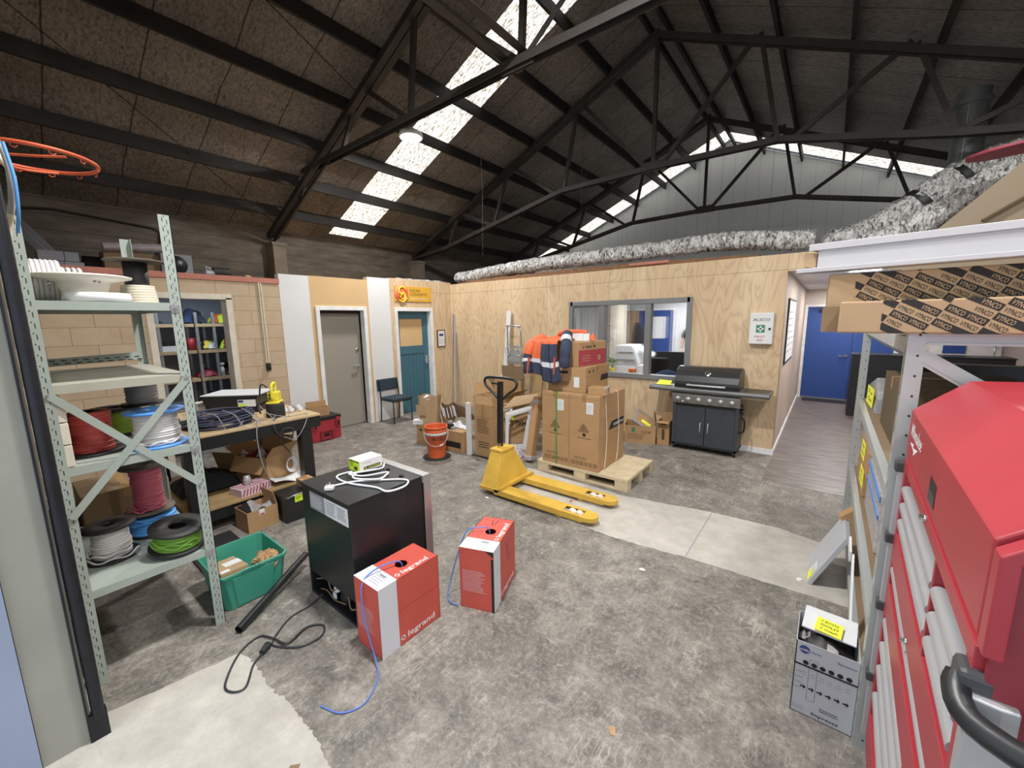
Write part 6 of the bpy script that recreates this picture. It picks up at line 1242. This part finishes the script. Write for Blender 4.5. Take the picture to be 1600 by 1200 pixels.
t=thing('grey_partition','brown grey partition panel at the far right behind the rack','partition',(2.6,5,1)); B().box(1.7,2.9,5.6,5.65,0,2.2).build('panel','hall_wall',t); B().box(1.68,1.72,5.57,5.68,0,2.25).build('panel_post','bbq_shelf',t)
# ================================================================ OFFICE BEHIND GLASS
t=struct(thing('door_6',None,None,(-3.6,11.18,1))); B().box(-4.35,-3.28,11.16,11.2,.01,2.05).build('door_leaf','door_blue',t); B().box(-3.83,-3.47,11.155,11.16,1.3,1.88).build('notice','paper',t); b=B(); b.box(-4.37,-4.33,11.15,11.2,0,2.1); b.box(-3.28,-3.22,11.15,11.2,0,2.1); b.box(-4.33,-3.28,11.15,11.2,2.05,2.1); b.build('door_frame','white',t)
t=struct(thing('door_7',None,None,(-4.65,11.0,1))); B().box(-4.95+.2,-4.42,11.1,11.14,.01,2.05).build('door_leaf','door_blue',t); B().box(-4.66,-4.56,11.09,11.1,1.3,1.85).build('slit_window','kraft_light',t)
t=thing('brown_locker','tall tan cabinet between the blue doors in the office','cabinet',(-4.2,11.0,1)); B().box(-4.4,-4.18,10.9,11.1,0,2.05).build('locker','kraft_light',t)
t=thing('copier','white office copier standing behind the window','copier',(-3.3,8.1,0)); b=B(); b.poly([(-3.52,8,0),(-3.0,8,0),(-3.0,8,.95),(-3.1,8,1.25),(-3.16,8,1.3),(-3.45,8,1.3),(-3.52,8,1.22)],(0,.55,0)); b.build('copier_body','office_white',t,bev=.01)
b=B(); b.box(-3.46,-3.08,7.985,8.0,1.0,1.02); b.box(-3.5,-3.02,7.985,8.0,.9,.905); b.box(-3.45,-3.42,7.985,8,.7,.73); b.box(-3.44,-3.1,7.985,8.0,1.16,1.17); b.box(-3.3,-3.26,7.985,8.0,.94,.97); b.box(-3.24,-3.2,7.985,8.0,.94,.97); b.box(-3.15,-3.05,7.985,8.0,.945,.965); b.build('control_strip','print_grey',t); b=B(); b.box(-3.48,-3.06,7.975,8,.55,.88); b.box(-3.48,-3.06,7.975,8,.2,.5); b.build('paper_tray','white_plastic',t,bev=.006)
b=B(); b.box(-2.98,-2.72,7.95,8.4,0,.92); b.build('side_unit','white_plastic',t,bev=.01); b=B(); b.poly([(-3.05,8.1,1.2),(-2.75,8.1,1.05),(-2.75,8.4,1.05),(-3.05,8.4,1.2)],(0,0,.05)); b.build('document_tray','white',t)
t=thing('switchboard','white panelled cabinet on the office wall behind the left window pane','cabinet',(-4.5,8.5,1.5)); 
b=B(); b.box(-4.78,-3.9,8.9,9.1,0,2.3); b.build('cabinet_body','office_white',t); b=B()
for x in (-4.62,-4.42,-4.3,-4.18,-4.05): b.box(x,x+.012,8.895,8.9,.3,2.25)
b.box(-4.2,-3.92,8.895,8.9,1.6,1.61); b.box(-4.1,-3.98,8.893,8.9,1.66,1.7); b.box(-4.1,-3.98,8.893,8.9,1.3,1.34); b.build('panel_line','print_grey',t)
t=thing('wall_partition','white partition end standing in the office behind the middle pane','partition',(-3.75,8.6,1.2)); B().box(-3.9,-3.72,8.6,9.1,0,2.42).build('panel','offwhite',t); b=B(); b.box(-3.8,-3.76,8.58,8.6,1.5,1.6); b.tube([(-3.78,8.59,1.5),(-3.78,8.59,.9)],.006,6); b.box(-3.83,-3.77,8.58,8.6,1.4,1.48); b.build('switch_box','white_plastic',t)
t=thing('black_coat','black coat hanging on the partition behind the copier','coat',(-3.3,9.0,1.3)); 
b=B(); n=16
def coat(u,v): 
    a=u*2*math.pi; w_=(.05+.2*v**.6)*(1+.16*math.sin(5*a)); return (-3.42+.12*v+w_*math.cos(a),9.0+.1*math.sin(a)*(.5+v),1.75-.85*v)
b.grid(coat,20,12); b.build('coat_cloth','cloth_black',t)
t=thing('desk_partition','black office desk screen behind the right window pane','desk screen',(-2.3,8.2,.6)); B().box(-2.68,-1.3,8.0,8.06,0,1.2).build('screen','cloth_black',t)
t=thing('office_chair','dark office chair behind the right window pane','office chair',(-2.4,7.4,.5)); b=B(); b.box(-2.62,-2.2,7.25,7.32,.75,1.15); b.build('backrest','cloth_black',t,bev=.03); b=B(); b.box(-2.62,-2.2,7.0,7.35,.5,.58); b.build('seat','cloth_black',t,bev=.03); b=B(); b.cyl((-2.41,7.2,.06),(-2.41,7.2,.5),.03); b.build('stem','black',t)
for k in range(5): a=k*1.2566; B().bar((-2.41,7.2,.09),(-2.41+.28*math.cos(a),7.2+.28*math.sin(a),.04),.04,.04).build('foot','black',t)
for k in (-1,1): B().bar((-2.41+k*.22,7.1,.58),(-2.41+k*.22,7.1,.78),.03,.04).build('arm','black',t)
zs=wz0+.001
t=thing('pot_plant','small plant in a yellow pot on the office window sill','pot plant',(-2.87,6.45,zs)); B().lathe([(0,0),(.035,0),(.05,.09),(.046,.09),(.035,.07),(0,.07)],18,0,(-2.87,6.45,zs)).build('pot','pot_yellow',t)
rr=random.Random(8); b=B(); lf=B()
for k in range(5):
    a=k*1.3; p=[Vector((-2.87,6.45,zs+.07)),Vector((-2.87+.03*math.cos(a),6.45+.02*math.sin(a),zs+.16)),Vector((-2.87+.06*math.cos(a),6.45+.04*math.sin(a),zs+.24))]; b.tube(p,.005,6)
    for j in range(6):
        c=p[1]+(p[2]-p[1])*rr.uniform(.2,1.1); a2=rr.uniform(0,6.28); d=Vector((math.cos(a2),math.sin(a2)*.6,rr.uniform(-.1,.6))).normalized()*.06; s=d.orthogonal().normalized()*.012; lf.face([c,c+d*.5+s,c+d,c+d*.5-s])
b.build('stem','leaf',t); lf.build('leaves','leaf',t)
t=thing('tan_pouch','tan leather pouch on the office window sill','pouch',(-2.52,6.45,zs)); b=B(); b.poly([(-2.56,6.4,zs),(-2.46,6.4,zs),(-2.45,6.4,zs+.1),(-2.57,6.4,zs+.1)],(0,.08,0)); b.build('pouch','orange_tool',t,bev=.008); b=B(); b.box(-2.535,-2.49,6.397,6.4,zs+.02,zs+.06); b.build('pocket','kraft_shade',t)
t=thing('computer_mouse','black computer mouse on the office window sill','mouse',(-2.32,6.44,zs)); B().lathe([(0,0),(.03,0),(.033,.01),(.022,.028),(0,.034)],14,0,(-2.33,6.44,zs)).build('mouse_body','black',t)
t=thing('blue_cloth','blue cloth heap on the sill behind the right window pane','cloth',(-1.95,6.45,zs)); rr=random.Random(14); B().grid(lambda u,v:(-2.15+.4*u,6.42+.1*v,zs+.002+.1*math.sin(u*3.14)**.7*math.sin(v*3.14)+rr.uniform(0,.012)),12,6).build('cloth','cloth_blue',t)
t=thing('pink_folder','pink folder on the sill behind the right window pane','folder',(-1.72,6.45,zs)); B().poly([(-1.8,6.45,zs+.08),(-1.68,6.45,zs+.02),(-1.64,6.45,zs+.14)],(0,.01,0)).build('folder','pink',t)
# ---- person behind the right hand edge of the window
t=thing('person','person in a black T-shirt standing behind the right edge of the office window','person',(-2.55,10.4,0))
def skin_fig(name,nodes,edges,m,sub=2):
    me=bpy.data.meshes.new(name); inv=t.matrix_basis.inverted(); me.from_pydata([inv@Vector(n[:3]) for n in nodes],edges,[]); o=bpy.data.objects.new(name,me); COL.objects.link(o); o.parent=t
    me.materials.append(MAT[m]); k=o.modifiers.new('skin','SKIN'); 
    for i,n in enumerate(nodes): 
        sv=me.skin_vertices[0].data[i]; sv.radius=(n[3],n[4] if len(n)>4 else n[3]); sv.use_root=(i==0)
    s=o.modifiers.new('sub','SUBSURF'); s.levels=sub; s.render_levels=sub
    return o
X,Y=-2.55,10.4
N=[(X,Y,1.0,.15,.11),(X,Y,1.2,.15,.1),(X,Y,1.42,.17,.1),(X,Y,1.54,.1,.08),(X,Y,1.62,.055),(X,Y-.01,1.72,.085,.095),(X,Y-.01,1.80,.075,.085),
 (X-.2,Y,1.52,.065),(X-.26,Y-.01,1.3,.045),(X-.25,Y-.07,1.1,.035),(X+.2,Y,1.52,.065),(X+.26,Y-.01,1.3,.045),(X+.25,Y-.05,1.08,.035),
 (X-.1,Y,.9,.09),(X-.1,Y,.5,.065),(X-.1,Y+.01,.1,.045),(X-.1,Y-.12,.04,.04),(X+.1,Y,.9,.09),(X+.1,Y,.5,.065),(X+.1,Y+.01,.1,.045),(X+.1,Y-.12,.04,.04)]
E=[(0,1),(1,2),(2,3),(3,4),(4,5),(5,6),(3,7),(7,8),(8,9),(3,10),(10,11),(11,12),(0,13),(13,14),(14,15),(15,16),(0,17),(17,18),(18,19),(19,20)]
skin_fig('body',N,E,'skin')
skin_fig('shirt',[(X,Y,.98,.175,.13),(X,Y,1.2,.17,.12),(X,Y,1.42,.19,.12),(X,Y,1.53,.12,.1),(X-.2,Y,1.5,.085),(X-.25,Y-.01,1.34,.07),(X+.2,Y,1.5,.085),(X+.25,Y-.01,1.34,.07)],[(0,1),(1,2),(2,3),(3,4),(4,5),(3,6),(6,7)],'cloth_black')
skin_fig('trousers',[(X,Y,.98,.165,.12),(X-.1,Y,.86,.1),(X-.1,Y,.5,.08),(X-.1,Y+.01,.1,.06),(X+.1,Y,.86,.1),(X+.1,Y,.5,.08),(X+.1,Y+.01,.1,.06)],[(0,1),(1,2),(2,3),(0,4),(4,5),(5,6)],'cloth_blue')
for s in (-1,1):
    hx0=X+s*.25; nd=[(hx0,Y-.07,1.08,.03,.018),(hx0,Y-.09,1.0,.035,.016)]; ed=[(0,1)]
    for k in range(4): nd+=[(hx0+(-.024+.016*k),Y-.1,.94,.009),(hx0+(-.026+.017*k),Y-.115,.90+.006*abs(k-1.5),.008)]; ed+=[(1,2+2*k),(2+2*k,3+2*k)]
    nd+=[(hx0-s*.03,Y-.11,1.0,.01),(hx0-s*.035,Y-.135,.965,.009)]; ed+=[(1,10),(10,11)]
    skin_fig('hand',nd,ed,'skin',1)
B().lathe([(.0,.13),(.06,.12),(.09,.07),(.098,.0),(.09,-.03)],18,0,(X,Y+.01,1.765)).build('hair','hair',t)
b=B(); 
for s in (-1,1): b.lathe([(0,0),(.012,.004),(0,.008)],10,0,(X+s*.033,Y-.1,1.745),(0,-1,0)); 
b.build('eye','print_white',t); b=B(); b.cyl((X,Y-.1,1.735),(X,Y-.125,1.71),.008,.014,n=8); b.box(X-.025,X+.025,Y-.103,Y-.098,1.672,1.678); b.build('nose','skin',t)
B().quad((-2.66,10.258,1.47),(.1,0,0),(0,0,.02)).build('chest_print','print_grey',t)
# ================================================================ STORE ROOM SHELVES
t=thing('store_shelving','steel shelving with pale timber shelves inside the store room','shelving',(-8.4,2.0,0))
for y in (1.62,2.12,2.36,2.74): 
    for x in (-8.35,-8.9): B().box(x,x+.04,y,y+.04,0,2.05).build('post','galv',t)
for z in (1.86,1.42,.95,.45):
    B().box(-8.92,-8.3,1.15,2.1,z-.05,z).build('shelf_board','bench_wood',t); B().box(-8.92,-8.3,2.12,2.76,z-.05,z).build('shelf_board','bench_wood',t)
def heap(name,label,cat,x,y,z,sx,sy,sz,mats,sd):
    t=thing(name,label,cat,(x,y,z)); rr=random.Random(sd); n=len(mats)
    B().grid(lambda u,v:(x-.07-sx*.38+sx*.76*u,y-sy/2+sy*v,z+.002+sz*math.sin(u*3.14)**.6*math.sin(v*3.14)**.6*(1+.25*math.sin(u*9+sd)*math.cos(v*8))+rr.uniform(0,.02)),12,12,lambda u,v:int((u*2.3+v*3.1+sd)*1.3)%n).build('folded_cloth',mats,t)
z=1.862
heap('clothes_pile','pile of dark work clothes on the top store shelf, left of the post','clothes',-8.5,1.5,z,.4,.5,.09,['cloth_black'],1)
heap('clothes_pile','heap of blue and navy clothes on the top store shelf behind the post','clothes',-8.48,2.15,z,.4,.36,.22,['cloth_blue','cloth_black','navy'],2)
heap('clothes_pile','orange and lime hi vis clothes at the right end of the top store shelf','clothes',-8.48,2.55,z,.4,.36,.16,['hiviz','hiviz','note_green'],3)
z=1.422
t=thing('white_box','white box on the second store shelf','box',(-8.45,1.7,z)); B().box(-8.6,-8.35,1.62,1.9,z,z+.08).build('box_body','white_paint',t)
t=thing('white_bottle','white bottle on the second store shelf','bottle',(-8.4,1.97,z)); B().lathe([(0,0),(.03,0),(.03,.14),(.012,.17),(.012,.19),(0,.19)],14,0,(-8.4,1.97,z)).build('bottle_wall','white_plastic',t)
t=thing('red_tub','red tub on the second store shelf beside the white bottle','tub',(-8.42,2.05,z)); B().lathe([(0,0),(.06,0),(.065,.2),(0,.2)],16,0,(-8.44,2.07,z)).build('tub','tool_red',t)
heap('clothes_pile','yellow and white clothes on the second store shelf behind the post','clothes',-8.48,2.3,z,.4,.3,.14,['yellow','paper','cloth_black'],4)
heap('clothes_pile','lime and dark clothes at the right end of the second store shelf','clothes',-8.48,2.6,z,.4,.26,.13,['note_green','maroon','cloth_black'],5)
z=.952
heap('clothes_pile','red coiled cord on the third store shelf','cord',-8.46,2.25,z,.4,.3,.12,['aid_red','maroon'],6)
heap('clothes_pile','dark red bundle at the right end of the third store shelf','bundle',-8.46,2.6,z,.4,.26,.17,['cloth_black','aid_red','cloth_black'],7)
heap('clothes_pile','dark bundle on the lowest visible store shelf','bundle',-8.46,2.3,.454,.34,.5,.2,['cloth_black','cloth_blue'],8)
t=thing('spray_bottle','white and blue spray bottle on the third store shelf','bottle',(-8.36,2.42,.952)); b=B(); b.lathe([(0,0),(.035,0),(.035,.13),(.014,.17),(.014,.2),(0,.2)],14,0,(-8.36,2.44,.952)); b.box(-8.39,-8.33,2.41,2.47,1.15,1.18); b.build('bottle_wall','white_plastic',t)
# ================================================================ ON TOP OF THE STORE ROOM
z=2.501
for k,(h,o) in enumerate(((.11,0),(.11,.012))):
    t=thing('grey_box','flat grey box on top of the store room, %s of the two stacked'%('lower' if k==0 else 'upper'),'box',(-7.3,.6,z+.115*k)); b=B(); b.box(-7.6,-7.25,.44+o*2,.66+o,z+.115*k,z+.115*k+h); b.box(-7.6,-7.25,.664+o,.83+o*-3,z+.115*k,z+.115*k+h); b.build('box_body','print_grey',t,bev=.004)
t=thing('wrapped_tube','silver wrapped tube roll lying on a brown carton above the store room','roll',(-7.5,1.3,2.85)); rr=random.Random(3); b=B(); b.tube([(-7.35,1.03+.05*k,2.84+.004*k) for k in range(13)],lambda s:.055+rr.uniform(-.006,.006),12); b.build('roll_wrap','bubble',t)
carton('carton','brown carton under the silver wrapped roll above the store room',-7.5,1.3,z,.3,.55,.29,0,'kraft_dark')
t=thing('spare_flange','flat round spool flange lying on the store room top','spool flange',(-7.2,1.2,z)); B().lathe([(0,0),(.35,.0),(.35,.012),(0,.014)],36,0,(-7.1,1.2,z)).build('flange','spool_brown',t)
t=thing('grey_unit','grey square fan unit with a dark round face on the store room top','fan unit',(-7.3,1.8,z)); b=B(); b.box(-7.5,-7.3,1.58,1.93,z,z+.32); b.build('unit_case','print_grey',t,bev=.006); b=B(); b.lathe([(0,0),(.13,0),(.13,.01),(0,.012)],28,0,(-7.3,1.74,z+.17),(1,0,0)); b.build('fan_face','black_satin',t)
t=thing('dark_motor','dark cylindrical motor lying on the store room top by the red timber','motor',(-7.0,2.1,z)); b=B(); b.cyl((-7.0,2.08,z+.075),(-7.0,2.28,z+.075),.075,n=22); b.build('motor_body','steel_dark',t); b=B(); b.cyl((-6.99,1.98,z+.06),(-6.99,2.08,z+.06),.055,n=18); b.tube([(-6.98,2.0,z+.1),(-6.97,1.99,z+.15),(-6.97,2.05,z+.12)],.012,8); b.build('motor_end','galv',t)
t=thing('rag','pale rag on the store room top beside the dark motor','rag',(-7.0,2.45,z)); b=B(); b.grid(lambda u,v:(-7.1+.2*u,2.35+.3*v,z+.002+.06*math.sin(u*3.1)*math.sin(v*3.1)*(1+.4*math.sin(v*14))),8,8); b.build('rag_cloth','kraft_light',t)
t=thing('black_duct','black flexible duct piece standing on the store room top','duct',(-7.6,.95,z)); b=B(); b.tube([(-7.6,.86,z+.12),(-7.6,1.05,z+.12)],.115,18); b.build('duct_wall','black_rubber',t)
t=thing('grey_channel','pair of long grey steel channels leaning from the store room top','steel channel',(-8,.6,2.9)); b=B(); b.bar((-7.95,.16,3.5),(-7.85,.78,2.56),.05,.08); b.bar((-7.85,.14,3.4),(-7.7,.64,2.62),.05,.07); b.build('channel','print_grey',t)
t=thing('dark_cylinder','tall dark cylinder at the left end of the store room top','cylinder',(-7.7,.32,z)); B().cyl((-7.7,.28,z),(-7.7,.28,z+.5),.12,n=20).build('cylinder_wall','steel_dark',t)
# small litter on the floor
for k,(x,y,l,m) in enumerate(((-.95,2.75,'white scrap of paper on the dark floor before the pale concrete strip','paper'),(-.02,3.3,'white scrap on the pale concrete strip near the rack','paper'),(-.62,1.5,'dry brown leaf on the floor in front of the camera','kraft'),(-2.7,3.0,'white scrap on the floor beside the pallet jack heel','paper'),(-1.62,.55,'dry leaf at the edge of the pale threshold','kraft_dark'),(-1.95,3.45,'red scrap on the floor between the pallet jack forks','aid_red'))):
    o=B(Matrix.Translation((x,y,.002))@Matrix.Rotation(k,4,'Z')).add([(-.02,-.012,0),(.02,-.01,.004),(.024,.012,.001),(0,.016,.006),(-.018,.01,0)],[(0,1,2,3,4)]).build('scrap' if m!='kraft' else 'dry_leaf',m); tag(o,l,'litter')
# ================================================================ CAMERA / LIGHT
cam=bpy.data.cameras.new('camera'); co=bpy.data.objects.new('camera',cam); COL.objects.link(co)
yaw,pitch,roll=.6634,.1572,.01428; H=1.85
cy,sy=math.cos(yaw),math.sin(yaw)
fw=Vector((-sy*math.cos(pitch),cy*math.cos(pitch),-math.sin(pitch))); r=Vector((cy,sy,0)); dn=fw.cross(r)
r2=r*math.cos(roll)+dn*math.sin(roll); d2=-r*math.sin(roll)+dn*math.cos(roll)
m=Matrix(((r2.x,-d2.x,-fw.x,0),(r2.y,-d2.y,-fw.y,0),(r2.z,-d2.z,-fw.z,H),(0,0,0,1)))
co.matrix_world=m; cam.sensor_fit='HORIZONTAL'; cam.sensor_width=36; cam.lens=36*632/1600; cam.clip_start=.02; cam.clip_end=200
sc=bpy.context.scene; sc.camera=co
w=bpy.data.worlds.new('world'); sc.world=w; w.use_nodes=True
bg=w.node_tree.nodes['Background']; bg.inputs[0].default_value=(.80,.90,1.0,1); bg.inputs[1].default_value=1.2
def area(name,loc,size,power,col=(1,.96,.9),rot=(0,0,0),shape='DISK',sy=None):
    l=bpy.data.lights.new(name,'AREA'); l.shape=shape; l.size=size; l.energy=power; l.color=col
    if sy: l.size_y=sy
    o=bpy.data.objects.new(name,l); COL.objects.link(o); o.location=loc; o.rotation_euler=rot; return o
p=area('door_portal',(.2,-.12,1.65),5.3,1,rot=(rad(90),0,0),shape='RECTANGLE',sy=3.3); p.data.cycles.is_portal=True
HB=[(-5.47,4.5,4.72),(-1.6,1.6,5.0),(1.0,.7,4.45),(1.2,4.4,4.3)]
def highbay(x,y,z,label,HP):
    t=thing('highbay_light',label,'ceiling light',(x,y,z),0,'high bay lights')
    B().lathe([(.0,.13),(.05,.13),(.06,.1),(.17,.06),(.19,.02),(.19,-.01),(.165,-.012)],28,0,(x,y,z)).build('housing','white_plastic',t)
    B().lathe([(.165,-.01),(.1,-.02),(0,-.022)],28,0,(x,y,z)).build('lens','lamp_glow',t)
    zr=ZR-SL*abs(x-XR)+.1
    B().tube([(x,y,z+.12),(x,y,zr)],.006,6).build('hanger','steel_dark',t)
    area('lamp',(x,y,z-.035),.36,HP,(1,.985,.96))
HP={0:125,1:195,2:55,3:70}
LN=['glowing white round high bay light hanging below the skylight strip','round high bay light hanging near the ridge above the fridge','round high bay light hanging above the red tool chest','round high bay light hanging above the storage rack']
for i,((x,y,z),l) in enumerate(zip(HB,LN)): highbay(x,y,z,l,HP[i])
def panel_light(x,y,z,p,label,col=(1,1,1),w=.6,l=1.2):
    o=B().box(x-w/2,x+w/2,y-l/2,y+l/2,z-.02,z).build('ceiling_panel_light','ceil_glow'); tag(o,label,'ceiling light','ceiling panel lights')
    area('lamp',(x,y,z-.03),w,p,col,shape='RECTANGLE',sy=l)
panel_light(-2.8,7.8,2.42,34,'flat white ceiling panel light in the office near the window'); panel_light(-2.8,10.0,2.42,34,'flat white ceiling panel light in the office near the blue door')
panel_light(.3,7.6,2.42,34,'flat white ceiling panel light at the near end of the hall',(1,.95,.92),.3,1.2); panel_light(.3,10.2,2.42,34,'flat white ceiling panel light in the hall by the blue doors',(1,.95,.92),.3,1.2)
panel_light(-7.8,2.0,2.43,9,'flat ceiling light in the store room',(.75,.86,1),.2,1.0)
sc.view_settings.view_transform='Standard'; sc.view_settings.look='None'; sc.view_settings.exposure=.17; sc.view_settings.gamma=1.12
sc.cycles.use_denoising=True; sc.cycles.max_bounces=8; sc.cycles.diffuse_bounces=4; sc.cycles.glossy_bounces=3; sc.cycles.transmission_bounces=6; sc.cycles.transparent_max_bounces=12
sc.cycles.sample_clamp_indirect=6
